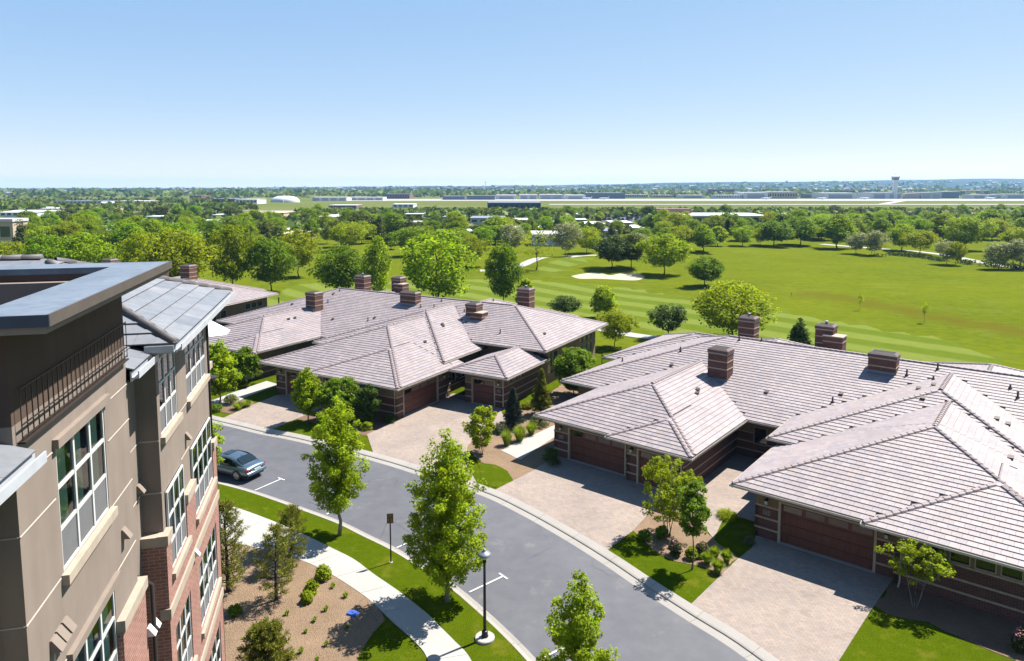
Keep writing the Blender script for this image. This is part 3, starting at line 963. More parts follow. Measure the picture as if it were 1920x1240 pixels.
        vs = [(x, 0, z + 0.03) for x, z in sec] + [(x, L + .04, z - .004) for x, z in sec]
        capf = [(i, i + 1, 6 + i, 5 + i) for i in range(4)] + [(4, 3, 2, 1, 0)]
        capmesh.add(vs, capf); cm = capmesh.mesh('ridge_cap', M['cap'])
        def line(p, q, h):
            p, q = Vector(p), Vector(q); d = q - p; n = max(1, int(d.length / L)); dn = d.normalized()
            x = dn.cross(Vector((0, 0, 1))).normalized(); z = x.cross(dn)
            for k in range(n):
                c = p + dn * (k * L)
                mid = c + dn * L / 2
                if mid.z < s.top(mid.x, mid.y, h) - 0.03: continue
                if mid.z < s.top(mid.x, mid.y) - 0.02: continue
                mat = Matrix(((x.x, dn.x, z.x, c.x), (x.y, dn.y, z.y, c.y), (x.z, dn.z, z.z, c.z + .03), (0, 0, 0, 1)))
                P = s.world(*mid); pp = proj(P.x, P.y, P.z)
                if s.detail >= 2 and P.length < 62 and -20 < pp[0] < 1940:
                    o = obj('ridge_cap', cm, roof); o.matrix_local = mat
                else:
                    caps.add([tuple(mat @ Vector(v)) for v in vs], capf)
        for h in s.hips:
            hw = (h.u1 - h.u0) / 2; hv = (h.v1 - h.v0) / 2
            if 'F' in h.sides and 'B' in h.sides:            # ridge along u
                zr = h.ze + SL_P * hv; vm = (h.v0 + h.v1) / 2
                ua = h.u0 + hv if 'L' in h.sides else h.u0; ub = h.u1 - hv if 'R' in h.sides else h.u1
                line((ua, vm, zr), (ub, vm, zr), h)
                if 'L' in h.sides: line((h.u0, h.v0, h.ze), (ua, vm, zr), h); line((h.u0, h.v1, h.ze), (ua, vm, zr), h)
                if 'R' in h.sides: line((h.u1, h.v0, h.ze), (ub, vm, zr), h); line((h.u1, h.v1, h.ze), (ub, vm, zr), h)
            else:                                            # ridge along v
                zr = h.ze + SL_P * hw; um = (h.u0 + h.u1) / 2
                va = h.v0 + hw if 'F' in h.sides else h.v0; vb = h.v1 - hw if 'B' in h.sides else h.v1
                if s.hips.index(h) not in (0, 5): line((um, va, zr), (um, vb, zr), h)
                if 'F' in h.sides: line((h.u0, h.v0, h.ze), (um, va, zr), h); line((h.u1, h.v0, h.ze), (um, va, zr), h)
                if 'B' in h.sides: line((h.u0, h.v1, h.ze), (um, vb, zr), h); line((h.u1, h.v1, h.ze), (um, vb, zr), h)
        if caps.f: tag(caps.build('ridge_caps', M['cap'], roof), kind='stuff')
        # gutters where an eave is free
        for h in s.hips:
            if not h.soffit: continue
            for side in h.sides:
                ends = {'F': ((h.u0, h.v0), (h.u1, h.v0), (0, -1)), 'R': ((h.u1, h.v0), (h.u1, h.v1), (1, 0)), 'L': ((h.u0, h.v1), (h.u0, h.v0), (-1, 0)), 'B': ((h.u1, h.v1), (h.u0, h.v1), (0, 1))}[side]
                p, q, nn = Vector(ends[0]), Vector(ends[1]), Vector(ends[2])
                n = max(2, int((q - p).length / 0.4)); run = []
                for k in range(n + 1):
                    c = p.lerp(q, k / n) + nn * 0.05
                    free = h.ze > max((o.z(c.x, c.y) for o in s.hips if o is not h), default=-9) - 0.35
                    if free: run.append(p.lerp(q, k / n))
                    if (not free or k == n):
                        if len(run) > 2: s.gutter(roof, run[0], run[-1], nn, h.ze)
                        run = []
    def gutter(s, roof, a, b, nn, ze):
        mb = MB(); d = (b - a).normalized()
        a = a - d * 0.13; b = b + d * 0.13
        def bar(o0, o1, z0, z1):
            A0, A1 = a + nn * o0, a + nn * o1; B0, B1 = b + nn * o0, b + nn * o1
            mb.add([(*A0, z0), (*B0, z0), (*B1, z0), (*A1, z0), (*A0, z1), (*B0, z1), (*B1, z1), (*A1, z1)],
                   [(0, 3, 2, 1), (4, 5, 6, 7), (0, 1, 5, 4), (1, 2, 6, 5), (2, 3, 7, 6), (3, 0, 4, 7)])
        bar(-0.04, 0.0, ze - .19, ze - .012)
        bar(0.0, 0.13, ze - .15, ze - .13)
        bar(0.11, 0.14, ze - .13, ze - .02)
        mb.build('gutter', M['gutter'], roof)
    # ---------------------------------------------------------------- walls
    def run(s, p, q, zt, openings=(), bands=True, zb=1.92, rails=True):
        """wall from p to q, outside on the right hand; openings (a0, a1, z0, z1)"""
        p, q = Vector(p), Vector(q); d = (q - p).normalized(); nn = Vector((d.y, -d.x)); L = (q - p).length
        T = 0.22
        def bx(mb, a0, a1, z0, z1, o0, o1):
            c = [p + d * a0 + nn * o0, p + d * a1 + nn * o0, p + d * a1 + nn * o1, p + d * a0 + nn * o1]
            mb.add([(*c[0], z0), (*c[1], z0), (*c[2], z0), (*c[3], z0), (*c[0], z1), (*c[1], z1), (*c[2], z1), (*c[3], z1)],
                   [(0, 1, 2, 3), (4, 7, 6, 5), (0, 4, 5, 1), (1, 5, 6, 2), (2, 6, 7, 3), (3, 7, 4, 0)])
        cuts = sorted({0.0, L} | {o[0] for o in openings} | {o[1] for o in openings})
        br, st, bd = s.mb_brick, s.mb_stucco, s.mb_band
        for a0, a1 in zip(cuts[:-1], cuts[1:]):
            ops = sorted([o for o in openings if o[0] <= a0 + 1e-6 and o[1] >= a1 - 1e-6], key=lambda o: o[2])
            z = -0.3; spans = []
            for o in ops:
                if o[2] > z + .01: spans.append((z, o[2]))
                z = o[3]
            if z < zt: spans.append((z, zt))
            for z0, z1 in spans:
                if bands and z0 < zb: bx(br, a0, a1, z0, min(z1, zb), -T, 0.0)
                if not bands or z1 > zb: bx(st, a0, a1, max(z0, zb) if bands else z0, z1, -T, -0.035)
                if bands:
                    for bz in (0.54, 1.16, 1.86):
                        if z0 <= bz and z1 >= bz + .1: s.bands.append(MB()); bx(s.bands[-1], a0 - (.03 if a0 == 0 else 0), a1 + (.03 if a1 == L else 0), bz, bz + .1, -0.02, 0.03)
        return p, d, nn, bx
    def window(s, rn, a0, a1, z0, z1, cols=1, rows=1, inset=0.05, glass='glass_dark'):
        p, d, nn, bx = rn
        fr = MB(); t = 0.05
        bx(fr, a0, a0 + t, z0, z1, -.16, -inset + .05); bx(fr, a1 - t, a1, z0, z1, -.16, -inset + .05)
        bx(fr, a0 + t, a1 - t, z0, z0 + t, -.16, -inset + .05); bx(fr, a0 + t, a1 - t, z1 - t, z1, -.16, -inset + .05)
        for k in range(1, cols): x = a0 + (a1 - a0) * k / cols; bx(fr, x - .025, x + .025, z0 + t, z1 - t, -.15, -inset + .03)
        for k in range(1, rows): z = z0 + (z1 - z0) * k / rows; bx(fr, a0 + t, a1 - t, z - .02, z + .02, -.15, -inset + .025)
        w = fr.build('window', M['cream'], s.root)
        for c in range(cols):
            for r in range(rows):
                g = MB()
                x0, x1 = a0 + (a1 - a0) * c / cols, a0 + (a1 - a0) * (c + 1) / cols; y0, y1 = z0 + (z1 - z0) * r / rows, z0 + (z1 - z0) * (r + 1) / rows
                bx(g, x0 + .02, x1 - .02, y0 + .02, y1 - .02, -.135, -.115); g.build('pane', M[glass], w)
    def door(s, rn, a0, a1, h=2.45, lites=4):
        p, d, nn, bx = rn
        fr = MB(); bx(fr, a0 - .0, a0 + .13, 0, h, -.20, .035); bx(fr, a1 - .13, a1, 0, h, -.20, .035); bx(fr, a0 + .13, a1 - .13, h - .10, h, -.20, .03)
        dr = fr.build('garage_door', M['cream'], s.root)
        rows = 4; hh = (h - .12) / rows
        for r in range(rows):
            mb = MB(); bx(mb, a0 + .14, a1 - .14, r * hh + .012, (r + 1) * hh - .012, -.21, -.13)
            n = lites
            for c in range(n):
                x0 = a0 + .14 + (a1 - a0 - .28) * c / n + .10; x1 = a0 + .14 + (a1 - a0 - .28) * (c + 1) / n - .10
                if r < rows - 1: bx(mb, x0, x1, r * hh + .09, (r + 1) * hh - .09, -.129, -.112)
            mb.build('door_section', M['door'], dr)
        for c in range(lites):
            mb = MB(); x0 = a0 + .14 + (a1 - a0 - .28) * c / lites + .10; x1 = a0 + .14 + (a1 - a0 - .28) * (c + 1) / lites - .10
            bx(mb, x0, x1, 3 * hh + .14, 4 * hh - .10, -.129, -.118); mb.build('pane', M['door_lite'] if c else M['glass_dark'], dr)
        # threshold
        mb = MB(); bx(mb, a0, a1, 0.0, 0.045, -.2, .12); mb.build('threshold', M['concrete'], dr)
    def lantern(s, rn, a, z=2.25):
        p, d, nn, bx = rn
        mb = MB(); bx(mb, a - .05, a + .05, z - .12, z + .16, -.03, .02); bx(mb, a - .02, a + .02, z + .1, z + .13, .02, .14)
        l = mb.build('wall_lantern', M['black'], s.root)
        g = MB(); bx(g, a - .07, a + .07, z - .14, z + .06, .07, .21); g.build('lantern_glass', M['blind'], l)
        c = MB(); bx(c, a - .10, a + .10, z + .06, z + .09, .04, .24); c.build('lantern_cap', M['black'], l)
    def plaque(s, rn, a, z=1.55):
        p, d, nn, bx = rn
        mb = MB(); bx(mb, a - .2, a + .2, z - .13, z + .13, 0.0, .02); o = mb.build('number_plaque', M['band'], s.root)
        mb = MB(); bx(mb, a - .17, a + .17, z - .10, z + .10, .02, .026); mb.build('plaque_face', M['black'], o)
        mb = MB()
        for k in range(4):                                    # four small pale numerals, too far to read
            x = a - .125 + k * .068
            bx(mb, x, x + .045, z + .045, z + .062, .026, .03); bx(mb, x, x + .045, z - .062, z - .045, .026, .03); bx(mb, x + (.03 if k % 2 else 0), x + (.045 if k % 2 else .015), z - .045, z + .045, .026, .03)
        mb.build('numerals', M['white'], o)
    def downspout(s, pts):
        mb = MB(); mb.tube(pts, 0.045, 6); mb.build('downspout', M['gutter'], s.root)
    def walls(s):
        s.mb_brick, s.mb_stucco, s.mb_band = MB(), MB(), MB(); s.bands = []
        core = MB()
        ml = s.mleft
        for (a, b, c, d, z) in [(1.3, 16.0 - .1, 1.3, 9, 2.9), (.75, 15.15, 8.7, 15, 3.3), (-14.65, -4.75, 3.8, 13, 2.9), (ml + 1.3, 3, 12.6, 31.4, 2.9), (3, 22.3, 15.45, 28.5, 3.85), (18.75, 22.3, 8.2, 15, 2.9), (3.2, 16.8, 28.5, 32.8, 3.5), (-12.2, 0.2, 31.4, 31.9, 3.5)]:
            core.box(a, c, -.2, b, d, z)
        zt = 2.98
        r = s.run((1, 1), (8.2, 1), zt, [(1.3, 6.3, 0, 2.45)]); s.door(r, 1.3, 6.3); s.lantern(r, .65); s.plaque(r, .65); s.lantern(r, 6.75)
        r = s.run((8.2, .6), (16.2, .6), zt, [(x, x + .86, 1.98, 2.8) for x in (1.3, 2.32, 3.34, 4.36, 5.38)])
        for x in (1.3, 2.32, 3.34, 4.36, 5.38): s.window(r, x, x + .86, 1.98, 2.8)
        r = s.run((16.2, .6), (16.2, 8.6), zt, [(.95, 6.15, 0, 2.45)]); s.door(r, .95, 6.15); s.lantern(r, 6.9)
        s.run((8.2, 1), (8.2, .6), zt)
        s.run((1, 8.6), (1, 1), zt)
        r = s.run((15.4, 8.6), (15.4, 15.1), 3.42, [(.8, 2.2, .9, 2.6), (2.6, 4.0, .9, 2.6)]); s.window(r, .8, 2.2, .9, 2.6, 2, 2); s.window(r, 2.6, 4.0, .9, 2.6, 2, 2)
        r = s.run((.5, 14), (.5, 8.4), 3.42, [(1.5, 2.5, .0, 2.1), (3.2, 4.2, 1.2, 2.4)]); s.window(r, 1.5, 2.5, .02, 2.1, 1, 1); s.window(r, 3.2, 4.2, 1.2, 2.4, 1, 2)
        r = s.run((18.45, 7.85), (22.55, 7.85), zt, [(.75, 3.3, 0, 2.45)]); s.door(r, .75, 3.3, lites=2); s.plaque(r, 3.7); s.lantern(r, 3.7)
        s.run((18.45, 15), (18.45, 7.85), zt)
        r = s.run((22.55, 7.85), (22.55, 15.15), zt, [(x, x + .8, 1.98, 2.7) for x in (1.0, 2.1, 3.2)])
        for x in (1.0, 2.1, 3.2): s.window(r, x, x + .8, 1.98, 2.7)
        ops = [(1.5, 2.6, .9, 3.2), (2.8, 3.9, .9, 3.2), (4.6, 5.7, .9, 3.2), (9.2, 10.3, .5, 2.4), (10.4, 11.5, .5, 2.4), (11.6, 12.7, .5, 2.4), (9.2, 10.3, 2.6, 3.4), (10.4, 11.5, 2.6, 3.4), (11.6, 12.7, 2.6, 3.4)]
        r = s.run((22.6, 15.15), (22.6, 28.85), 3.95, ops, bands=False)
        for o in ops: s.window(r, *o, 1, 1, glass='glass')
        s.run((15.4, 15.15), (22.6, 15.15), 3.95)
        r = s.run((ml + 1, 12.3), (3, 12.3), zt, [(-ml - 1 - 3.2, -ml - 1 - 2.2, 1.1, 2.4), (-ml - 1 - 1.5, -ml - 1 - .5, 0, 2.15)])
        s.window(r, -ml - 1 - 3.2, -ml - 1 - 2.2, 1.1, 2.4, 1, 1); s.lantern(r, -ml - 1 - 1.85, 2.1); s.window(r, -ml - 1 - 1.5, -ml - 1 - .5, .02, 2.15)
        r = s.run((-14.95, 3.5), (-8.5, 3.5), zt, [(1.25, 6.1, 0, 2.45)]); s.door(r, 1.25, 6.1); s.lantern(r, .62); s.plaque(r, .62)
        r = s.run((-8.5, 3.0), (-4.45, 3.0), zt, [(.75, 3.35, 0, 2.45)]); s.door(r, .75, 3.35, lites=2); s.lantern(r, .36)
        s.run((-8.5, 3.5), (-8.5, 3.0), zt)
        s.run((-4.45, 3.0), (-4.45, 12.3), zt)
        r = s.run((-14.95, 12.3), (-14.95, 3.5), zt, [(1.0, 2.2, 1.1, 2.4), (4.2, 5.4, 1.1, 2.4)]); s.window(r, 1.0, 2.2, 1.1, 2.4, 2, 1); s.window(r, 4.2, 5.4, 1.1, 2.4, 2, 1)
        s.run((ml + 1, 31.7), (ml + 1, 12.3), zt, bands=False)
        wall = s.mb_stucco.build('wall', M['stucco_house'], s.root)
        s.mb_brick.build('brick_base', M['brick'], wall); [q.build('stone_band', M['band'], wall) for q in s.bands]
        core.build('light_block_core', M['wood_shadow'], wall)  # unseen dark boxes added inside the walls to block light
        s.downspout([(8.5, .55, 2.95), (8.5, .5, 2.6), (8.5, .52, .25), (8.5, .15, .1)])
        s.downspout([(16.15, .52, 2.95), (16.15, .5, 2.6), (16.15, .5, .2), (15.2, .35, .1)])
        s.downspout([(22.6, 7.75, 2.95), (22.62, 7.78, 2.7), (22.62, 7.78, .2)])
        s.downspout([(-4.5, 2.9, 2.95), (-4.5, 2.92, .2)])
    # ---------------------------------------------------------------- roof furniture
    def chimney(s, u0, u1, v0, v1, zt, low=None, flue=False, name='chimney'):
        zb = s.top((u0 + u1) / 2, v0) - 0.6
        mb = MB(); mb.box(u0, v0, zb, u1, v1, zt - .35)
        c = mb.build('chimney', M['brick_chim'], s.root)
        for bz in (zt - .48, zt - 1.08, zt - 1.68):
            if bz > zb + .5: b = MB(); b.box(u0 - .025, v0 - .025, bz, u1 + .025, v1 + .025, bz + .09); b.build('stone_band', M['band'], c)
        t = MB(); t.box(u0 - .05, v0 - .05, zt - .35, u1 + .05, v1 + .05, zt - .14); t.frustum(u0 - .05, v0 - .05, u1 + .05, v1 + .05, zt - .14, zt, .17)
        t.build('chimney_cap', M['cap'] if False else M['brick_cap'], c)
        i = MB(); i.box(u0 + .18, v0 + .18, zt - .1, u1 - .18, v1 - .18, zt + .006); i.build('flue_opening', M['wood_shadow'], c)
        lg = MB(); lg.box(u0 + .02, v0 - .13, zt - .40, u1 - .12, v0 - .03, zt - .35); lg.build('ledge', M['stone'], c)
        if flue:
            f = MB(); f.lathe([(.10, zt), (.10, zt + .18), (.15, zt + .19), (.15, zt + .27), (.04, zt + .30)], 10, (u0 + u1) / 2, (v0 + v1) / 2); f.build('flue_cap', M['gutter_white'], c, True)
        # apron flashing on the downhill side
        zf = s.top((u0 + u1) / 2, v0)
        a = MB(); a.add([(u0 - .05, v0 - .28, zf - .28 / 3 + .075), (u1 + .05, v0 - .28, zf - .28 / 3 + .075), (u1 + .05, v0 - .004, zf + .085), (u0 - .05, v0 - .004, zf + .085), (u0 - .05, v0 - .004, zf + .22), (u1 + .05, v0 - .004, zf + .22)], [(0, 1, 2, 3), (3, 2, 5, 4)])
        a.build('flashing', M['flash'], c)
        if low:
            x0, x1, y0, y1, z1 = low
            l = MB(); l.box(x0, y0, s.top((x0 + x1) / 2, y0) - .6, x1, y1, z1 - .1); l.build('chimney_shoulder', M['brick_chim'], c)
            l = MB(); l.box(x0 - .04, y0 - .04, z1 - .1, x1 + .04, y1 + .04, z1); l.build('shoulder_cap', M['stone'], c)
            l = MB(); l.box(x0 - .02, y0 - .02, z1 - .55, x1 + .02, y1 + .02, z1 - .47); l.build('stone_band', M['band'], c)
    def vents(s, pipes, boxes):
        for px, py, hgt in pipes:
            q = s.hit(px, py)
            if not q: continue
            u, v, z = q; mb = MB()
            mb.lathe([(.13, z - .08), (.12, z + .08), (.065, z + .12), (.062, z + hgt), (.05, z + hgt + .01)], 10, u, v)
            mb.build('vent_pipe', M['vent'], s.root, True)
        for px, py in boxes:
            q = s.hit(px, py)
            if not q: continue
            u, v, z = q; mb = MB()
            mb.box(u - .12, v - .1, z - .05, u + .12, v + .12, z + .12); mb.add([(u - .15, v - .15, z + .10), (u + .15, v - .15, z + .10), (u + .15, v + .14, z + .19), (u - .15, v + .14, z + .19), (u - .15, v - .15, z + .13), (u + .15, v - .15, z + .13), (u + .15, v + .14, z + .22), (u - .15, v + .14, z + .22)], [(0, 3, 2, 1), (4, 5, 6, 7), (0, 1, 5, 4), (1, 2, 6, 5), (2, 3, 7, 6), (3, 0, 4, 7)])
            mb.build('roof_vent', M['vent'], s.root)

M['brick_cap'] = plain('chimney_cap_brown', (0.15, 0.095, 0.085), 0.6, var=0.2)

M['door_lite'] = plain('frosted_lite', (0.24, 0.17, 0.14), 0.4)
O_near = at(1373.5, 907, 3.15); th_near = R(-39)
near = House('brick_house', O_near, th_near, 'nearest low brick house with wide pale tile roof on the right', -19.7, True, 2)
near.chimney(-8.1, -6.5, 15.2, 16.5, 7.1); near.chimney(2.7, 4.6, 19.7, 20.9, 7.55)
near.chimney(13.9, 15.5, 18.2, 19.6, 7.4, (14.8, 16.3, 17.9, 19.2, 6.5))
near.chimney(-9.7, -8.2, 25.8, 27.1, 7.9, None, True); near.chimney(-3.0, -1.5, 26.4, 27.7, 7.9, (-2.2, -.6, 25.9, 27.2, 7.1), True)
near.vents([(1276, 660, .45), (1167, 679, .42), (1386, 639, .4), (1428, 640, .3), (1561, 756, .42), (1700, 706, .5), (1758, 694, .5), (1750, 713, .3), (1894, 730, .3), (1908, 748, .5)],
           [(1308, 733), (1259, 687), (1437, 738), (1577, 742), (1722, 731), (1750, 724), (1730, 750), (1890, 798), (1869, 788), (1895, 862), (1307, 740)])

th_far = R(-30)
O_far = at(749, 727, 3.15) - Vector((math.cos(th_far), math.sin(th_far), 0)) * 17.1
far = House('brick_house', O_far, th_far, 'low brick house with pale tile roof in the middle beside the golf course', -21.4, False, 1)
far.chimney(-10.0, -8.45, 15.4, 16.75, 7.2); far.chimney(1.2, 3.5, 19.7, 20.8, 7.55); far.chimney(11.5, 12.9, 18.4, 19.7, 7.2, (12.3, 13.8, 18.1, 19.4, 6.3))
far.chimney(-12.0, -10.3, 26.2, 27.6, 7.9, None, True); far.chimney(-6.6, -5.1, 27.5, 28.8, 7.9, (-5.8, -4.3, 27.0, 28.3, 7.1)); far.chimney(13.2, 14.8, 27.0, 28.4, 7.9, None, True)
far.vents([(615, 568, .4), (690, 603, .45), (789, 577, .4), (814, 577, .4), (828, 566, .4), (871, 585, .3), (938, 626, .5), (925, 565, .3), (637, 546, .3)],
          [(541, 600), (553, 598), (624, 600), (548, 572), (829, 610), (831, 613), (797, 643), (625, 553), (702, 598), (870, 606), (1021, 628)])
for h_, nm, u0, u1, v0, v1, mt, lab in ((near, 'court_paving', -4.6, 1.1, 2.6, 12.35, 'pavers_b', 'paved court between the two wings of the near house'), (far, 'gate_paving', 16.0, 22.6, 6.6, 9.4, 'pavers_a', 'paving at the iron gate of the middle house')):
    mb = MB(); mb.slab([tuple(h_.world(a, b_, 0).xy) for a, b_ in ((u0, v0), (u1, v0), (u1, v1), (u0, v1))], -.1, .026); tag(mb.build(nm, M[mt]), lab, kind='structure')

th_d = R(-20)
Pd = at(520, 551, 4.05 + 0.6)
O_d = Pd - Vector((math.cos(th_d), math.sin(th_d), 0)) * 23.45 - Vector((-math.sin(th_d), math.cos(th_d), 0)) * 30
back = House('brick_house', O_d, th_d, 'low tile roofed house half hidden behind the tall building on the left', -21.4, False, 0, 0.6)
back.chimney(13.2, 14.8, 22.6, 24.0, 8.6); back.chimney(8.0, 9.6, 22.6, 24.0, 8.8); back.chimney(-1.5, 0.3, 22.6, 24.0, 8.9)

# iron gates beside the far house's side garage
def iron_gate(h, p, q, label, zt=1.9):
    p, q = Vector(p), Vector(q); d = (q - p); L = d.length; d.normalize()
    root = tag(obj('iron_gate', None, h.root.parent, h.world(p.x, p.y, 0), h.th), label, 'gate')
    loc = lambda a, z: (d.x * a, d.y * a, z)
    for a in (0, L):
        mb = MB(); mb.tube([loc(a, 0), loc(a, zt + .2)], .045, 6); mb.build('post', M['black'], root)
    for z in (.15, zt - .1):
        mb = MB(); mb.tube([loc(0, z), loc(L, z)], .022, 5); mb.build('rail', M['black'], root)
    n = int(L / .13)
    for k in range(1, n):
        mb = MB(); mb.tube([loc(L * k / n, .1), loc(L * k / n, zt)], .011, 4); mb.build('bar', M['black'], root)
iron_gate(far, (16.3, 8.0), (18.4, 8.0), 'black iron gate between the two garages of the middle house')
iron_gate(far, (-4.4, 7.0), (0.9, 7.0), 'black iron fence at the garden path of the middle house')
iron_gate(far, (24.2, 27.0), (26.0, 27.0), 'black iron patio railing beside the brick pillar', 1.1)
mb = MB(); mb.box(-.35, -.35, 0, .35, .35, 1.35)
pl = thing('brick_pillar', far.world(26.4, 27.0, 0), far.th, 'brick patio pillar with pale cap behind the round tree', 'pillar')
mb.build('shaft', M['brick'], pl)
mb = MB(); mb.box(-.42, -.42, 1.35, .42, .42, 1.5); mb.build('cap_stone', M['stone'], pl)
mb = MB(); mb.box(-.3, -.3, 0, .3, .3, .12); mb.tube([(0, 0, .12), (0, 0, 3.7)], .09, 8); 
pp_ = thing('porch_post', back.world(24.3, 29.2, 0), back.th, 'slim porch post under the far left roof corner', 'post'); mb.build('post', M['dark_metal'], pp_)

# ================================================================== TALL BUILDING ON THE LEFT
# local axes: x = outward from the sunny facade, y = along it (away from the camera), z = up
def thin_glass():
    n = NT('thin_glass')
    tr = n.n('ShaderNodeBsdfTransparent'); tr.inputs['Color'].default_value = (0.80, 1.0, 0.86, 1)
    gl = n.n('ShaderNodeBsdfGlossy'); gl.inputs['Roughness'].default_value = 0.02
    lw = n.n('ShaderNodeFresnel'); lw.inputs['IOR'].default_value = 1.5
    bp = n.n('ShaderNodeBump'); bp.inputs['Strength'].default_value = 0.10; bp.inputs['Distance'].default_value = 0.05
    n.l(n.noise(n.coord(), 1.6, 1), bp.inputs['Height']); n.l(bp.outputs[0], gl.inputs['Normal'])
    mx = n.n('ShaderNodeMixShader'); n.l(n.math('ADD', lw.outputs[0], 0.02, True), mx.inputs[0])
    n.l(tr.outputs[0], mx.inputs[1]); n.l(gl.outputs[0], mx.inputs[2]); n.l(mx.outputs[0], n.out.inputs['Surface'])
    return n.m
M['thin_glass'] = thin_glass()
M['room'] = plain('room_wall', (0.17, 0.30, 0.10), 0.9)
M['joint'] = plain('stucco_reveal', (0.58, 0.51, 0.43), 0.8)
M['canvas'] = plain('white_canvas', (0.80, 0.80, 0.80), 0.8, var=0.03)

BX, BY = -9.94, 22.42
TH_B = R(13.8)
blg = thing('apartment_building', (BX, BY, 0), TH_B, 'tall tan stucco and brick apartment building with slate roofs on the left', 'building')
N_W = Vector((math.cos(TH_B), math.sin(TH_B), 0)); S_W = Vector((-math.sin(TH_B), math.cos(TH_B), 0))

def facade(px, py, off=0.0):
    """(s, z) on the facade plane x = off under a photograph pixel"""
    r = ray(px, py); c = Vector((0, 0, CAM_H)); P0 = Vector((BX, BY, 0)) + N_W * off
    t = (P0 - c).dot(N_W) / r.dot(N_W); P = c + r * t
    return (P - P0).dot(S_W), P.z

def wrun(mb, y0, y1, z0, z1, openings=(), x=0.0, T=0.3):
    cuts = sorted({y0, y1} | {o[0] for o in openings} | {o[1] for o in openings})
    for a, b in zip(cuts[:-1], cuts[1:]):
        ops = sorted([o for o in openings if o[0] <= a + 1e-6 and o[1] >= b - 1e-6], key=lambda o: o[2])
        z = z0
        for o in ops:
            if o[2] > z + .01: mb.box(x - T, a, z, x, b, min(o[2], z1))
            z = max(z, o[3])
        if z < z1 - .01: mb.box(x - T, a, z, x, b, z1)

def bigwin(y0, y1, z0, z1, cols, rows=3, x=0.0, hood=False, blinds=True):
    fr = MB(); t = .045
    def B(a, b, c, d, o0=-.06, o1=-.012): fr.box(x + o0, a, c, x + o1, b, d)
    B(y0, y0 + t, z0, z1); B(y1 - t, y1, z0, z1); B(y0 + t, y1 - t, z0, z0 + t); B(y0 + t, y1 - t, z1 - t, z1)
    ys = [y0 + (y1 - y0) * k / cols for k in range(cols + 1)]; zs = [z0 + (z1 - z0) * k / rows for k in range(rows + 1)]
    for y in ys[1:-1]: B(y - .034, y + .034, z0 + t, z1 - t, -.05, -.008)
    for z in zs[1:-1]: B(y0 + t, y1 - t, z - .032, z + .032, -.045, -.014)
    w = fr.build('window', M['white'], blg)
    for c in range(cols):
        for r in range(rows):
            g = MB(); g.add([(x - .035, ys[c] + .03, zs[r] + .02), (x - .035, ys[c + 1] - .03, zs[r] + .02), (x - .035, ys[c + 1] - .03, zs[r + 1] - .02), (x - .035, ys[c] + .03, zs[r + 1] - .02)], [(0, 1, 2, 3)])
            g.build('pane', M['thin_glass'], w)
            if r == 0:
                g = MB(); g.box(x - .031, ys[c] + .05, zs[r] + .05, x - .027, ys[c + 1] - .05, zs[r + 1] - .04); g.build('insect_screen', M['screen'], w)
        if blinds:
            b = MB(); yy0, yy1 = ys[c] + .03, ys[c] + (ys[c + 1] - ys[c]) * (.60 - .08 * (c % 2))
            n = int((z1 - z0) / .075)
            for k in range(3, n):
                z = z0 + k * .075; b.add([(x - .042, yy0, z), (x - .042, yy1, z), (x - .060, yy1 + .05, z + .062), (x - .060, yy0, z + .062)], [(0, 1, 2, 3)])
            b.build('blind', M['blind'], w)
    s = MB(); s.box(x - .12, y0 - .10, z0 - .17, x + .11, y1 + .10, z0 - .004); s.build('window_sill', M['stone'], w)
    if hood:
        s = MB(); s.box(x - .05, y0 - .12, z1 + .004, x + .09, y1 + .12, z1 + .15); s.build('window_head', M['stucco'], w)
    rm = MB(); rm.box(x - .62, y0 - .2, z0 - .2, x - .58, y1 + .2, z1 + .2); rm.build('room_back', M['room'], w)

P0a, P0b, BAa, BAb = -13.92, -8.98, -6.8, -0.62
W1 = [(-12.59, -10.40, z, z + 2.0) for z in (14.06, 10.62, 7.2, 3.78)]
st, st_shade, brk, stn = MB(), MB(), MB(), MB()
wrun(st, P0a, P0b, -.2, 16.83, W1); wrun(st_shade, P0a, P0b, 16.83, 18.18)  # upper strip darkened in colour as far as the canopy's shadow reaches
bw = []
for zi, (za, zb) in enumerate([(14.06, 15.92), (10.64, 12.66), (7.2, 9.15), (3.78, 5.75)]):
    bw.append((-6.55, -4.82, za, zb)); bw.append((-3.69, -0.9, za, zb))
wrun(st, BAa, BAb, 11.7, 16.3, bw)
# side returns and recesses
st_shade.box(-.75, P0a, -.2, -.302, P0a + .02, 18.18)  # near return coloured dark because this side lies in shade
for (y0, y1, x1) in [(P0a - 9, P0a, -.45), (P0b, BAa, -.45)]:
    st.box(x1 - .3, y0, -.2, x1, y1, 16.4)
st.box(-.70, P0a - .001, -.2, -.301, P0a + .3, 17.2); st.box(-.70, BAa + .001, -.2, -.301, BAa + .3, 16.3); st.box(-4, P0b - .3, 11, -.301, P0b - .001, 18.17)
st_shade.box(-4, P0a + .001, 17.2, -.301, P0a + .25, 18.17)
st.box(-6, BAb - .3, -.2, -.301, BAb + .001, 16.3)
wall = st.build('wall', M['stucco'], blg)
st_shade.build('shaded_upper_wall', M['stucco_dark_shade'], wall)
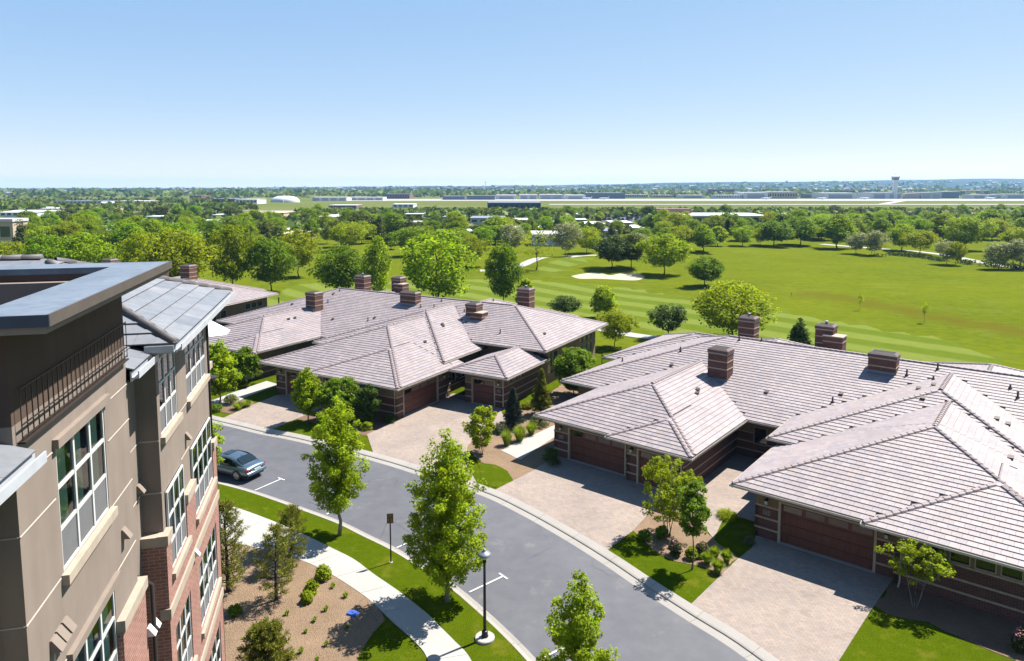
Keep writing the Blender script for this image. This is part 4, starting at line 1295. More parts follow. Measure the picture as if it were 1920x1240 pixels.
# brick lower storeys, proud of the stucco
wrun(brk, BAa - .22, BAb + .28, -.2, 11.55, [(o[0], o[1], o[2], o[3]) for o in bw if o[2] < 12], x=0.10, T=.44)
brk.box(-.6, BAb + .0, -.2, -.34, BAb + .28, 11.55); brk.box(-.6, BAa - .22, -.2, -.34, BAa, 11.55)
wrun(brk, -10.38, P0b + .12, -.2, 11.6, [], x=.10, T=.12)
brk.build('brick_storey', M['brick_pale'], wall)
def course(y0, y1, z0, z1, x1, x0=-.1): 
    m_ = MB(); m_.box(x0, y0, z0, x1, y1, z1); m_.build('stone_course', M['stone'], wall)
for a, b, x0_ in [(BAa - .26, -6.57, -.1), (-4.80, -3.71, -.1), (-.88, BAb + .32, -.1)]: course(a, b, 11.551, 11.80, .15, x0_)
course(BAa - .26, BAa - .003, 11.551, 11.79, -.101, -.62)
course(-10.40, P0b + .16, 11.601, 11.83, .15)
course(BAa - .26, BAb + .32, 9.72, 9.98, .14); course(BAa - .26, BAb + .32, 6.3, 6.56, .14); course(-10.40, P0b + .16, 8.4, 8.64, .14)
for y0, y1, z0, z1 in W1: bigwin(y0, y1, z0, z1, 3, hood=True)
for i, (y0, y1, z0, z1) in enumerate(bw): bigwin(y0, y1, z0, z1, 3 if i % 2 == 0 else 4, x=0.0 if z0 > 12 else .08, blinds=(i > 1))
core = MB(); core.box(-6, P0a - 9, -.2, -1.6, BAb - .3, 16.2); core.build('building_core', M['wood_shadow'], wall)
# pale reveals in the stucco
for z in (16.02, 15.29, 14.02, 12.7, 11.2):
    for a, b in ((P0a - .006, -12.72), (-10.28, P0b + .006)):
        m_ = MB(); m_.box(-.02, a, z, .012, b, z + .018); m_.build('stucco_reveal', M['joint'], wall)
    m_ = MB(); m_.box(-.45, P0a - .012, z, -.02, P0a - .001, z + .018); m_.build('stucco_reveal', M['joint'], wall)
for z in (14.02, 12.75):
    m_ = MB(); m_.box(-.44, BAa - .012, z, .0, BAa - .001, z + .03); m_.build('stucco_reveal', M['joint'], wall)
    m_ = MB(); m_.box(-.02, -4.75, z, .012, -3.75, z + .018); m_.build('stucco_reveal', M['joint'], wall)
    m_ = MB(); m_.box(-.46, P0b, z, -.438, BAa, z + .018); m_.build('stucco_reveal', M['joint'], wall)
M['fascia_shade'] = plain('fascia_shade', (0.045, 0.06, 0.09), 0.5, 0.2)  # fascia colour darkened for the side turned away from the sun
M['fascia_brown'] = plain('fascia_brown', (0.13, 0.105, 0.09), 0.5, 0.2)
# canopy ring over the tower
cy0, cy1, cx1, cxi = -14.6, -8.2, 0.75, -0.16
ring = MB()
zt_, zm_ = 18.42, 18.30
for (a, b, c, d) in [(cxi, cx1, cy0, cy1), (-4.5, cxi - .001, cy0, cy0 + 1.0), (-4.5, cxi - .001, cy1 - .85, cy1)]:
    ring.box(a, c, zm_, b, d, zt_)
can = ring.build('canopy_roof', M['membrane'], blg)
m_ = MB(); m_.box(cx1 + .001, cy0 - .02, zm_ - .02, cx1 + .03, cy1 + .02, zt_ + .012); m_.build('fascia', M['fascia_brown'], can)
m_ = MB(); m_.box(-4.5, cy0 - .03, zm_ - .02, cx1 + .03, cy0 - .001, zt_ + .012); m_.build('fascia', M['fascia_shade'], can)
m_ = MB(); m_.box(cxi + .02, cy0 + .03, 18.185, cx1 - .03, cy1 - .03, zm_ - .001); m_.box(-4.4, cy0 + .03, 18.185, cxi + .019, cy0 + .97, zm_ - .001); m_.box(-4.4, cy1 - .82, 18.185, cxi + .019, cy1 - .03, zm_ - .001); m_.build('canopy_soffit', M['stucco'], can)
m_ = MB(); m_.box(-4.5, cy1 - .86, 17.2, cxi - .05, cy1 - .851, zm_); m_.box(cxi + .0, cy0 + 1, 17.2, cxi + .01, cy1 - .9, zm_ - .001); m_.box(-4.5, cy0 + 1, 17.15, cxi, cy1 - .86, 17.2); m_.build('roof_well', M['stucco_dark_shade'], can)  # dark stucco stands in for the shade inside the well
# trellis of thin bars under the canopy
tr = MB(); ya, yb = P0a + .12, P0b - .1
tr.box(.06, ya, 16.62, .08, yb, 16.64); tr.box(.06, ya, 16.80, .08, yb, 16.815); tr.box(.06, ya, 17.30, .08, yb, 17.315)
trel = tr.build('trellis', M['dark_metal'], blg)
n_ = 26
for k in range(n_ + 1):
    y = ya + (yb - ya) * k / n_
    m_ = MB(); m_.box(.064, y - .006, 16.6, .076, y + .006, 17.32); m_.build('bar', M['dark_metal'], trel)
m_ = MB(); m_.box(-.01, ya, 16.55, .10, yb, 16.575); m_.build('ledge', M['dark_metal'], trel)
# slate roofs
SL_TINT = [(0.225, 0.235, 0.25), (0.25, 0.255, 0.27), (0.205, 0.215, 0.235), (0.265, 0.27, 0.28)]
def slate_plane(parent, o, adir, bdir, poly, e=.43, w=.95):
    """slates on a plane: o origin, adir along the eave, bdir up the slope (unit vectors), poly in (a, b)"""
    o, adir, bdir = Vector(o), Vector(adir), Vector(bdir); nn = adir.cross(bdir)
    if nn.z < 0: nn = -nn
    ar = sum(poly[i][0] * poly[(i + 1) % len(poly)][1] - poly[(i + 1) % len(poly)][0] * poly[i][1] for i in range(len(poly)))
    if ar < 0: poly = poly[::-1]
    d = MB(); d.poly([o + adir * a + bdir * b for a, b in poly]); d.build('roof_deck', M['deck'], parent)
    amin, amax = min(p[0] for p in poly), max(p[0] for p in poly); bmin, bmax = min(p[1] for p in poly), max(p[1] for p in poly)
    j = 0; b = bmin
    while b < bmax:
        a = amin - (j % 2) * w / 2 - .1
        while a < amax:
            q = [(a + .004, b - (.03 if j == 0 else 0)), (a + w - .004, b - (.03 if j == 0 else 0)), (a + w - .004, b + e + .04), (a + .004, b + e + .04)]
            for k in range(len(poly)):
                p0, p1 = poly[k], poly[(k + 1) % len(poly)]; dx, dy = p1[0] - p0[0], p1[1] - p0[1]
                if j == 0 and abs(dy) < 1e-6 and abs(p0[1] - bmin) < 1e-6: continue
                q = clip_half(q, dy, -dx, dy * p0[0] - dx * p0[1])
                if len(q) < 3: break
            a += w
            if len(q) < 3: continue
            lift = lambda bb: .012 + .04 * max(0, 1 - (bb - b) / (e + .04))
            top = [o + adir * x + bdir * y + nn * lift(y) for x, y in q]
            bot = [o + adir * x + bdir * y + nn * (lift(y) - .028) for x, y in q]
            m = len(q); mb = MB()
            if (top[1] - top[0]).cross(top[2] - top[0]).z < 0: top, bot = top[::-1], bot[::-1]
            mb.add([tuple(p) for p in top + bot], [tuple(range(m))] + [(k, m + k, m + (k + 1) % m, (k + 1) % m) for k in range(m)], random.choice(SL_TINT))
            mb.build('roof_slate', M['slate'], parent)
        b += e; j += 1
PB = .40; KB_ = math.sqrt(1 + PB * PB)
def bay_roof(y0, y1, x0, ze, depth, sides, name):
    rt = obj(name, None, blg); hw = (y1 - y0) / 2
    if 'L' in sides: poly = [(0, 0), (2 * hw, 0), (hw, hw * KB_)]
    else: poly = [(0, 0), (2 * hw, 0), (2 * hw, depth * KB_), (0, depth * KB_)]
    slate_plane(rt, (x0, y0, ze), (0, 1, 0), (-1 / KB_, 0, PB / KB_), poly)
    if 'L' in sides:
        dp = depth
        slate_plane(rt, (x0, y0, ze), (-1, 0, 0), (0, 1 / KB_, PB / KB_), [(0, 0), (dp, 0), (dp, hw * KB_), (hw, hw * KB_)])
        slate_plane(rt, (x0, y1, ze), (-1, 0, 0), (0, -1 / KB_, PB / KB_), [(0, 0), (dp, 0), (dp, hw * KB_), (hw, hw * KB_)])
        # barrel caps on hips and ridge
        def caps(p, q):
            p, q = Vector(p), Vector(q); L = (q - p).length; n = int(L / .46); d = (q - p).normalized()
            x = d.cross(Vector((0, 0, 1))).normalized(); z = x.cross(d)
            for k in range(n):
                mb = MB(); c = p + d * (k * .46); vs = []
                for t_, r_ in ((0, .115), (.50, .098)):
                    for a in range(7):
                        an = math.pi * a / 6; vs.append(tuple(c + d * t_ + x * math.cos(an) * r_ + z * (math.sin(an) * r_ + .02)))
                mb.add(vs, [(a, a + 1, 8 + a, 7 + a) for a in range(6)] + [tuple(range(6, -1, -1))]); mb.build('ridge_cap', M['cap_grey'], rt, True)
        ap = (x0 - hw, (y0 + y1) / 2, ze + hw * PB)
        caps((x0, y0, ze), ap); caps((x0, y1, ze), ap); caps(ap, (x0 - dp, (y0 + y1) / 2, ze + hw * PB))
    return rt
M['cap_grey'] = plain('slate_ridge_cap', (0.115, 0.105, 0.105), 0.6, var=0.2)
def box_gutter(pts, name='gutter', parent=None, w=.14):
    """open gutter along a polyline at the eave; outward is to the right"""
    for (p, q) in zip(pts[:-1], pts[1:]):
        p, q = Vector(p), Vector(q); d = (q - p).normalized(); o = Vector((d.y, -d.x, 0)); mb = MB()
        def bar(o0, o1, z0, z1):
            c = [p + o * o0, q + o * o0, q + o * o1, p + o * o1]
            mb.add([(v.x, v.y, v.z + z0) for v in c] + [(v.x, v.y, v.z + z1) for v in c], [(0, 1, 2, 3), (4, 7, 6, 5), (0, 4, 5, 1), (1, 5, 6, 2), (2, 6, 7, 3), (3, 7, 4, 0)])
        bar(-.03, 0, -.22, -.01); bar(0, w, -.16, -.135); bar(w - .025, w, -.135, -.01)
        mb.build(name, M['gutter_white'], parent or blg)
bay = bay_roof(-7.55, .45, .62, 16.50, 9.0, 'L', 'bay_roof')
box_gutter([(.62, -7.55, 16.5), (.62, .45, 16.5)], parent=bay); box_gutter([(.02, -7.55, 16.5), (.62, -7.55, 16.5)], parent=bay)
m_ = MB(); m_.box(-1.2, -7.5, 16.30, .60, .42, 16.325); m_.build('soffit', M['stucco_dark_shade'], bay)
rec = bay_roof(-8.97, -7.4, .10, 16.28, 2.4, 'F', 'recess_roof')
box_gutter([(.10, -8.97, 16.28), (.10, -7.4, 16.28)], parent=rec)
m_ = MB(); m_.box(-1.0, -8.96, 16.05, .09, -7.0, 16.08); m_.build('soffit', M['stucco_dark_shade'], rec)
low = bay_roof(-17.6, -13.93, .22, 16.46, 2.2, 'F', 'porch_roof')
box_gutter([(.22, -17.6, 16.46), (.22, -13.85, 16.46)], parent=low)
m_ = MB(); m_.box(-.45, -17.6, 16.22, .2, -13.94, 16.25); m_.build('soffit', M['stucco_dark_shade'], low)
# downpipes
m_ = MB(); m_.tube([(-.1, -8.6, 16.2), (-.38, -8.55, 15.9), (-.38, -8.55, 11.9), (-.30, -8.55, 11.8), (.16, -8.6, 11.5), (.16, -8.6, -.1)], .05, 8); m_.build('downpipe', M['dark_metal'], blg, True)
m_ = MB(); m_.tube([(.5, BAb + .3, 16.3), (.02, BAb + .06, 16.0), (.02, BAb + .06, 11.95), (.06, BAb + .34, 11.75), (.06, BAb + .34, -.1)], .045, 8); m_.build('downpipe', M['dark_metal'], blg, True)
# hooded wall vents and small lamps
for px, py, mt, off in [(98, 1208, 'stucco', 0), (108, 1190, 'stucco', 0), (119, 1173, 'stucco', 0), (230, 1000, 'stucco', 0), (258, 917, 'stucco', -.45), (263, 907, 'stucco', -.45), (348, 818, 'stucco', 0), (364, 1036, 'white', .1), (278, 1183, 'white', .1), (286, 1168, 'white', .1)]:
    s_, z_ = facade(px, py, off)
    m_ = MB(); x = off; m_.add([(x, s_ - .09, z_ - .09), (x + .16, s_ - .09, z_ - .09), (x + .03, s_ - .09, z_ + .1), (x, s_ - .09, z_ + .1), (x, s_ + .09, z_ - .09), (x + .16, s_ + .09, z_ - .09), (x + .03, s_ + .09, z_ + .1), (x, s_ + .09, z_ + .1)],
             [(0, 1, 2, 3), (7, 6, 5, 4), (1, 5, 6, 2), (2, 6, 7, 3), (0, 4, 5, 1)]); m_.build('wall_vent', M[mt], blg)
# balcony beyond the corner with a white sunshade
um = thing('patio_umbrella', Vector((BX, BY, 0)) + N_W * (-.55) + S_W * 2.6 + Vector((0, 0, 13.0)), TH_B, 'white patio umbrella showing past the corner of the tall building', 'umbrella')
m_ = MB(); ap = (0, 0, 2.25); rim = [(0.8 * math.cos(a), 0.8 * math.sin(a), 1.72 - .05 * (k % 2)) for k, a in enumerate([2 * math.pi * i / 8 + .3 for i in range(8)])]
m_.add([ap] + rim, [(0, i + 1, (i + 1) % 8 + 1) for i in range(8)]); m_.build('canopy', M['canvas'], um)
m_ = MB(); m_.tube([(0, 0, 0), (0, 0, 2.22)], .025, 8); m_.build('pole', M['dark_metal'], um)
m_ = MB(); m_.lathe([(.28, 0), (.28, .06), (.05, .1)], 12); m_.build('foot', M['dark_metal'], um)
m_ = MB(); m_.box(-3.0, BAb + .01, 12.75, -.9, BAb + 6.0, 13.0); m_.build('balcony_slab', M['stone'], blg)

# ================================================================== VEGETATION
def quads(cent, nrm, L, Wd, rng, asp=None):
    """leaf quads at centres, facing nrm"""
    n = len(cent)
    t = rng.normal(size=(n, 3)); t -= nrm * np.sum(t * nrm, 1, keepdims=True); t /= np.linalg.norm(t, axis=1, keepdims=True) + 1e-9
    b = np.cross(nrm, t)
    L = np.asarray(L).reshape(-1, 1); Wd = np.asarray(Wd).reshape(-1, 1)
    v = np.stack([cent - t * L, cent - b * Wd + nrm * L * .15, cent + t * L, cent + b * Wd + nrm * L * .15], 1)
    return v.reshape(-1, 3), np.arange(n * 4).reshape(n, 4)

ENV = {
    'oval': lambda t: math.sin(math.pi * min(1, max(0, t)) ** 0.75) ** 0.75 if 0 < t < 1 else 0.05,
    'egg': lambda t: (min(1.0, 0.62 + 1.5 * t) * max(0.0, 1 - max(0, (t - .15) / .85) ** 3.0) ** .66) if t < .985 else .2,
    'round': lambda t: math.sqrt(max(0.02, 1 - (2 * t - 1) ** 2)),
    'dome': lambda t: math.sqrt(max(0.02, 1 - t ** 2)),
    'spread': lambda t: (0.35 + 0.65 * min(1, t * 2.2)) * math.sqrt(max(0.03, 1 - max(0, (t - .35) / .65) ** 2)),
    'column': lambda t: 0.6 + 0.4 * math.sin(math.pi * t) if t < .85 else max(.1, (1 - t) * 4.5),
    'cone': lambda t: max(0.04, 1 - t) ** 0.9,
}

def crown(name, env, h, w, base, mat, seed, nclump=120, per=45, leaf=0.11, rc=None, hollow=0.45, stems=1, bark='bark', limb=True, lobes=0.22, droop=0.0, trunk_r=None, tint_var=0.22, limbs=0):
    """trunk and crown meshes of a broadleaf plant; base = bare height"""
    rng = np.random.default_rng(seed); f = ENV[env]
    rw = w / 2; ch = h - base
    rc = rc or 0.17 * w
    ph = rng.uniform(0, 6.28, 4)
    C = []
    while len(C) < nclump:
        t = rng.uniform(0.0, 1.0); r = f(t)
        if rng.uniform() > max(.12, r) : continue
        a = rng.uniform(0, 2 * math.pi)
        lob = 1 + lobes * (math.sin(2 * a + ph[0] + 3 * t) * .5 + math.sin(3 * a + ph[1] - 4 * t) * .35 + math.sin(5 * a + ph[2] + 7 * t) * .25)
        q = math.sqrt(rng.uniform(hollow ** 2, 1.0)) * r * lob * max(0.15, (rw - rc * .55))
        C.append((q * math.cos(a), q * math.sin(a), base + rc * .5 + t * (ch - rc * .9) - droop * q))
    if limbs:
        C = []
        for i in range(limbs):
            t0 = (i + rng.uniform(0, .9)) / limbs
            a = i * 2.399 + rng.uniform(-.3, .3); te = min(1.0, t0 * .86 + .16)
            re = max(.12, f(te)) * max(.2, rw - rc * .6) * rng.uniform(.78, 1.14)
            z0, z1 = base + ch * t0 * .74, base + rc * .5 + te * (ch - rc)
            nk = max(2, int(1.5 + re / (rc * .75)))
            for k in range(nk):
                u = (k + .6) / nk; e = u ** .9
                C.append((re * e * math.cos(a) + rng.normal() * rc * .3, re * e * math.sin(a) + rng.normal() * rc * .3, z0 + (z1 - z0) * u ** 1.25 + rng.normal() * rc * .22 - droop * re * e))
        for k in range(5): C.append((rng.normal() * rc * .35, rng.normal() * rc * .35, base + ch * (.72 + .07 * k) - rc * .3))
        nclump = len(C)
    C = np.array(C)
    n = nclump * per
    idx = np.repeat(np.arange(nclump), per)
    d = rng.normal(size=(n, 3)); d /= np.linalg.norm(d, axis=1, keepdims=True)
    rad = rc * rng.uniform(.25, 1.0, (n, 1)) ** .6 * rng.uniform(.6, 1.15, nclump)[idx][:, None]
    P = C[idx] + d * rad * np.array([1, 1, .78])
    nr = d * .55 + rng.normal(size=(n, 3)) * .5 + np.array([0, 0, .55]); nr /= np.linalg.norm(nr, axis=1, keepdims=True)
    sz = leaf * rng.uniform(.7, 1.35, n)
    v, fc = quads(P, nr, sz, sz * .62, rng)
    ct = rng.uniform(1 - tint_var, 1 + tint_var, nclump)[idx][:, None]; lt = rng.uniform(.8, 1.2, (n, 1))
    tint = np.ones((n, 3)) * ct * lt
    tint[:, 0] *= rng.uniform(.88, 1.18, n); tint[:, 2] *= rng.uniform(.7, 1.3, n)
    cm = np_mesh(name + '_crown', v, fc, M[mat], np.clip(tint, 0, 2))
    # wood
    mb = MB(); r0 = trunk_r or max(.02, .0125 * h)
    order = rng.permutation(nclump)
    for s in range(stems):
        if stems == 1: a0, lean = 0, 0
        else: a0, lean = 2 * math.pi * s / stems + rng.uniform(-.4, .4), .22 * w
        top = Vector((math.cos(a0) * lean, math.sin(a0) * lean, base + ch * (.82 if stems == 1 else .6)))
        st_ = Vector((math.cos(a0) * r0 * 1.5 * (stems > 1), math.sin(a0) * r0 * 1.5 * (stems > 1), -0.15))
        rr = r0 / (stems ** .5)
        k = 7
        path = [st_.lerp(top, i / k) + Vector((rng.normal() * .012 * h, rng.normal() * .012 * h, 0)) * (0 < i < k) for i in range(k + 1)]
        mb.tube(path, [rr * (1.25 if i == 0 else 1) * (1 - .82 * i / k) for i in range(k + 1)], 8 if h > 2 else 5)
        if limb:
            for j in order[s::stems][:max(4, (26 if h > 3 else 10) // stems)]:
                c = Vector(C[j]); zt = max(base * .75, min(c.z - .25 * math.hypot(c.x, c.y) - .05 * h, top.z * .97))
                p = min(path, key=lambda q: abs(q.z - zt)); m = p.lerp(c, .5) + Vector((0, 0, .06 * (c - p).length))
                rl = rr * .38 * (1 - .6 * (zt - base) / max(ch, .1))
                mb.tube([p, m, c], [max(rl, .008), max(rl * .6, .006), .004], 5, cap=False)
    tm = mb.mesh(name + '_trunk', M[bark], True)
    return tm, cm

def needles(name, h, w, base, mat, seed, nbr=60, tuft=6, per=22, L=0.13, env='cone', up=0.45, bark='bark_dark', sparse=0.0, thick=0.011, end_bias=.45):
    rng = np.random.default_rng(seed); f = ENV[env]
    mb = MB(); r0 = .022 * h
    bend = rng.normal(size=2) * .03 * h
    tp = lambda t: Vector((bend[0] * t * t, bend[1] * t * t, h * t))
    mb.tube([tp(i / 6) - Vector((0, 0, .1 if i == 0 else 0)) for i in range(7)], [r0 * (1.2 - 1.12 * i / 6) for i in range(7)], 7)
    cs, ds = [], []
    for k in range(nbr):
        t = (k + rng.uniform(0, 1)) / nbr
        z = base + (h - base) * t * .97
        ln = f(t) * w / 2 * rng.uniform(.72, 1.12)
        a = k * 2.399 + rng.uniform(-.4, .4)
        p0 = tp(z / h); d = Vector((math.cos(a), math.sin(a), up * (0.25 + t) + rng.uniform(-.1, .15))).normalized()
        e = p0 + d * ln
        mb.tube([p0, p0.lerp(e, .5) - Vector((0, 0, .03 * ln)), e], [r0 * .3 * (1 - .7 * t) + .004, r0 * .2 * (1 - .7 * t) + .003, .003], 4, cap=False)
        for j in range(tuft):
            u = 1 - end_bias * (j / tuft) ** 1.0 * 1.8 * rng.uniform(.7, 1.1) if j else 1.0
            u = max(.18, u)
            side = Vector((-d.y, d.x, 0)) * rng.uniform(-.30, .30) * ln * (1.25 - u) * (j > 0)
            cs.append(p0.lerp(e, u) + side + Vector((0, 0, rng.uniform(-.02, .08) * ln))); ds.append(d + Vector((0, 0, .25)))
    cs = np.array([tuple(c) for c in cs]); ds = np.array([tuple(d) for d in ds]); nt = len(cs); n = nt * per
    idx = np.repeat(np.arange(nt), per)
    dirs = rng.normal(size=(n, 3)) + ds[idx] * 1.0; dirs /= np.linalg.norm(dirs, axis=1, keepdims=True)
    ln = L * rng.uniform(.7, 1.25, (n, 1))
    b = np.cross(dirs, rng.normal(size=(n, 3))); b /= np.linalg.norm(b, axis=1, keepdims=True) + 1e-9
    o = cs[idx] + rng.normal(size=(n, 3)) * L * .35
    v = np.stack([o - b * thick, o + dirs * ln * .5 - b * thick * 1.4, o + dirs * ln, o + dirs * ln * .5 + b * thick * 1.4], 1).reshape(-1, 3)
    tint = np.ones((n, 3)) * rng.uniform(.7, 1.35, nt)[idx][:, None] * rng.uniform(.8, 1.2, (n, 1)); tint[:, 0] *= rng.uniform(.85, 1.3, n)
    return mb.mesh(name + '_trunk', M[bark], True), np_mesh(name + '_crown', v, np.arange(n * 4).reshape(n, 4), M[mat], tint)

def plant(name, p, meshes, label, cat, group=None, rot=0.0, scale=1.0, names=('trunk', 'crown')):
    r = thing(name, p, rot, label, cat, group)
    if scale != 1.0: r.scale = (scale,) * 3 if not hasattr(scale, '__len__') else scale
    for nm, me in zip(names, meshes):
        if me is not None: obj(nm, me, r)
    return r

def sized(px, yb, yt, wpx):
    b = on(px, yb); lo, hi = 0.0, 60.0
    for _ in range(40):
        m = (lo + hi) / 2
        if proj(b.x, b.y, b.z + m)[1] > yt: lo = m
        else: hi = m
    return b, lo, wpx / ppm((b.x, b.y, b.z + lo / 2))

# ---- street trees and garden trees near the camera
def near_tree(name, px, yb, yt, wpx, env, basef, mat, label, cat='tree', seed=1, nclump=150, per=60, leaf=.10, group=None, **kw):
    b, h, w = sized(px, yb, yt, wpx)
    me = crown(name, env, h, w, basef * h, mat, seed, nclump, per, leaf, **kw)
    return plant(name, b, me, label, cat, group, random.uniform(0, 6))
near_tree('maple_tree', 636, 1003, 743, 128, 'egg', .17, 'leaf_maple', 'bright green street maple on the lawn left of the speed sign', seed=3, limbs=44, per=84, leaf=.066, rc=.38, bark='bark_pale')
near_tree('maple_tree', 838, 1128, 808, 172, 'egg', .11, 'leaf_maple', 'large bright green street maple beside the lamp post', seed=5, limbs=62, per=86, leaf=.066, rc=.40, bark='bark_pale')
near_tree('maple_tree', 1082, 1374, 1076, 158, 'egg', .2, 'leaf_maple', 'young maple cut off by the bottom edge of the picture', seed=9, limbs=26, per=88, leaf=.058, rc=.30, bark='bark_pale')
near_tree('young_tree', 577, 794, 690, 64, 'egg', .2, 'leaf_maple', 'small upright tree on the lawn between the far driveways', seed=11, limbs=36, per=64, leaf=.09, rc=.4)
near_tree('young_tree', 640, 790, 708, 92, 'round', .12, 'leaf_green', 'leafy tree against the garage wall behind the first street maple', seed=12, nclump=120, per=50, leaf=.11, rc=.45)
near_tree('columnar_shrub', 690, 797, 716, 44, 'column', .05, 'leaf_dark', 'dark narrow shrub beside the garage windows of the middle house', 'shrub', seed=13, nclump=90, per=50, leaf=.09, rc=.33)
near_tree('young_tree', 412, 757, 640, 78, 'egg', .16, 'leaf_maple', 'bright tree beside the corner of the tall building', seed=14, limbs=40, per=50, leaf=.12, rc=.48)
near_tree('young_tree', 462, 722, 652, 66, 'round', .1, 'leaf_green', 'darker round tree behind the bright tree by the tall building', seed=15, nclump=110, per=45, leaf=.13, rc=.5)
near_tree('young_tree', 384, 902, 782, 78, 'egg', .2, 'leaf_maple', 'tree peeking out from behind the tall building beside the sedan', seed=16, limbs=36, per=64, leaf=.09, rc=.4)
near_tree('young_tree', 1297, 1068, 900, 72, 'column', .42, 'leaf_green', 'slim young tree on the bed between the two near driveways', seed=17, nclump=110, per=64, leaf=.062, rc=.27, hollow=.1, lobes=.6, trunk_r=.045)
near_tree('serviceberry_tree', 1252, 1005, 855, 108, 'round', .16, 'leaf_lime', 'loose yellow green multi stem tree beside the middle garage', seed=18, nclump=130, per=64, leaf=.058, rc=.30, stems=5, lobes=.5, hollow=.2)
near_tree('serviceberry_tree', 902, 852, 762, 74, 'spread', .15, 'leaf_lime', 'yellowish multi stem shrub tree between the two houses', seed=19, nclump=110, per=42, leaf=.085, rc=.32, stems=5, lobes=.5, hollow=.2)
near_tree('redbud_tree', 1716, 1140, 1018, 122, 'spread', .38, 'leaf_lime', 'pale stemmed three trunk tree in the shade at the lower right', seed=20, nclump=64, per=60, leaf=.058, rc=.28, stems=3, lobes=.5, hollow=.2, bark='bark_pale')
near_tree('globe_tree', 1077, 742, 652, 84, 'round', .12, 'leaf_green', 'dense round green tree between the two houses', seed=21, nclump=200, per=60, leaf=.11, rc=.5, lobes=.1, hollow=.55)
def near_conifer(name, px, yb, yt, wpx, label, seed, cat='tree', **kw):
    b, h, w = sized(px, yb, yt, wpx)
    return plant(name, b, needles(name, h, w, **{'base': .08 * h, 'mat': 'needle', **kw}, seed=seed), label, cat, None, random.uniform(0, 6))
near_conifer('pine_tree', 428, 1110, 943, 84, 'tall sparse pine against the brick wall of the tall building', 31, nbr=74, tuft=5, per=26, L=.16, env='egg', up=.75)
near_conifer('pine_tree', 518, 1126, 990, 84, 'sparse pine in the mulch nearest the sidewalk shadow', 32, nbr=50, tuft=5, per=24, L=.15, env='egg', up=.7)
near_conifer('pine_tree', 547, 1064, 951, 66, 'pine leaning over the sidewalk behind the other pines', 33, nbr=50, tuft=5, per=24, L=.15, env='egg', up=.7)
near_conifer('mugo_pine', 500, 1268, 1176, 104, 'low bushy dark pine at the bottom edge of the mulch bed', 34, 'shrub', nbr=110, tuft=9, per=28, L=.12, env='dome', up=.9)
near_conifer('spruce_tree', 962, 803, 726, 44, 'small blue green spruce before the small garage', 35, mat='needle_blue', nbr=150, tuft=8, per=24, L=.11, env='cone', up=.15, thick=.016, end_bias=.5)
near_conifer('juniper_tree', 1014, 778, 693, 46, 'dark pointed juniper between the two houses', 36, mat='needle', nbr=150, tuft=8, per=24, L=.12, env='cone', up=.8, thick=.018, end_bias=.5)

# dead twigs low on the first maple
b_, h_, w_ = sized(636, 1003, 743, 128)
tw = MB(); rg = np.random.default_rng(4)
for k in range(16):
    a = Vector((-.05, 0, 1.3 + .18 * k)); e = a + Vector((-1.6 + .05 * k + rg.normal() * .15, rg.normal() * .5, .9 + rg.normal() * .25)); tw.tube([a, a.lerp(e, .5) + Vector((0, 0, -.1)), e], [.014, .009, .004], 4, cap=False)
for o in bpy.data.objects:
    if o.name.startswith('maple_tree') and o.get('label', '').startswith('bright green street maple'):
        ob = tw.build('dead_branch', M['bark_dark'], o); ob.rotation_euler = (0, 0, -o.rotation_euler.z)

# ---- shrubs, grasses, flowers
def shrub(px, py, wpx, hpx, mat, label, seed, flowers=False, group=None, name='shrub', leaf=.05, n=46, per=40):
    b = on(px, py); s = ppm(b); w = wpx / s; h = hpx / s * 1.02
    tm, cm = crown(name, 'dome', h, w, .02, mat, seed, n, per, leaf, rc=.2 * w, hollow=.4, stems=4, limb=True)
    r = plant(name, b, (tm, cm), label, 'shrub', group, names=('stem', 'foliage'))
    if flowers:
        rng = np.random.default_rng(seed + 99); k = 160
        a = rng.uniform(0, 6.28, k); t = rng.uniform(.1, 1, k) ** .6; rr = w / 2 * t * .95; z = h * np.sqrt(np.clip(1 - t ** 2 * .8, .05, 1)) * rng.uniform(.75, 1.03, k)
        P = np.stack([rr * np.cos(a), rr * np.sin(a), z], 1); nr = rng.normal(size=(k, 3)) * .5 + [0, 0, 1]; nr /= np.linalg.norm(nr, axis=1, keepdims=True)
        v, f = quads(P, nr, .05, .045, rng)
        obj('blossom', np_mesh('blossom', v, f, M['petal'], rng.uniform(.7, 1.3, (k, 1)) * np.ones((k, 3))), r)
    return r
def grass_clump(px, py, wpx, hpx, label, seed, group=None, mat='blade', n=420):
    b = on(px, py); s = ppm(b); w = wpx / s; h = hpx / s
    rng = np.random.default_rng(seed)
    a = rng.uniform(0, 6.28, n); sp = rng.uniform(.1, 1, n) ** .7
    o = np.stack([np.cos(a) * sp * w * .12, np.sin(a) * sp * w * .12, np.zeros(n)], 1)
    e = np.stack([np.cos(a) * sp * w * .5, np.sin(a) * sp * w * .5, h * (1.05 - .55 * sp ** 2) * rng.uniform(.75, 1.1, n)], 1)
    m = (o + e) / 2 + np.array([0, 0, 1]) * (h * .28 * sp[:, None])
    b_ = np.stack([-np.sin(a), np.cos(a), np.zeros(n)], 1) * .011
    v = np.stack([o - b_, m - b_ * 1.2, m + b_ * 1.2, o + b_, m - b_ * 1.2, e, e, m + b_ * 1.2], 1).reshape(-1, 3)
    f = np.arange(n * 8).reshape(n * 2, 4)
    tint = np.repeat(rng.uniform(.7, 1.3, (n, 1)) * np.ones((n, 3)), 2, 0); tint[:, 0] *= 1.1
    r = thing('grass_clump', b, 0, label, 'grass clump', group); obj('blades', np_mesh('blades', v, f, M[mat], tint), r)
    return r
grass_clump(1326, 1058, 32, 26, 'leftmost green grass clump beside the near driveway', 1, 'ornamental grass clumps', n=620)
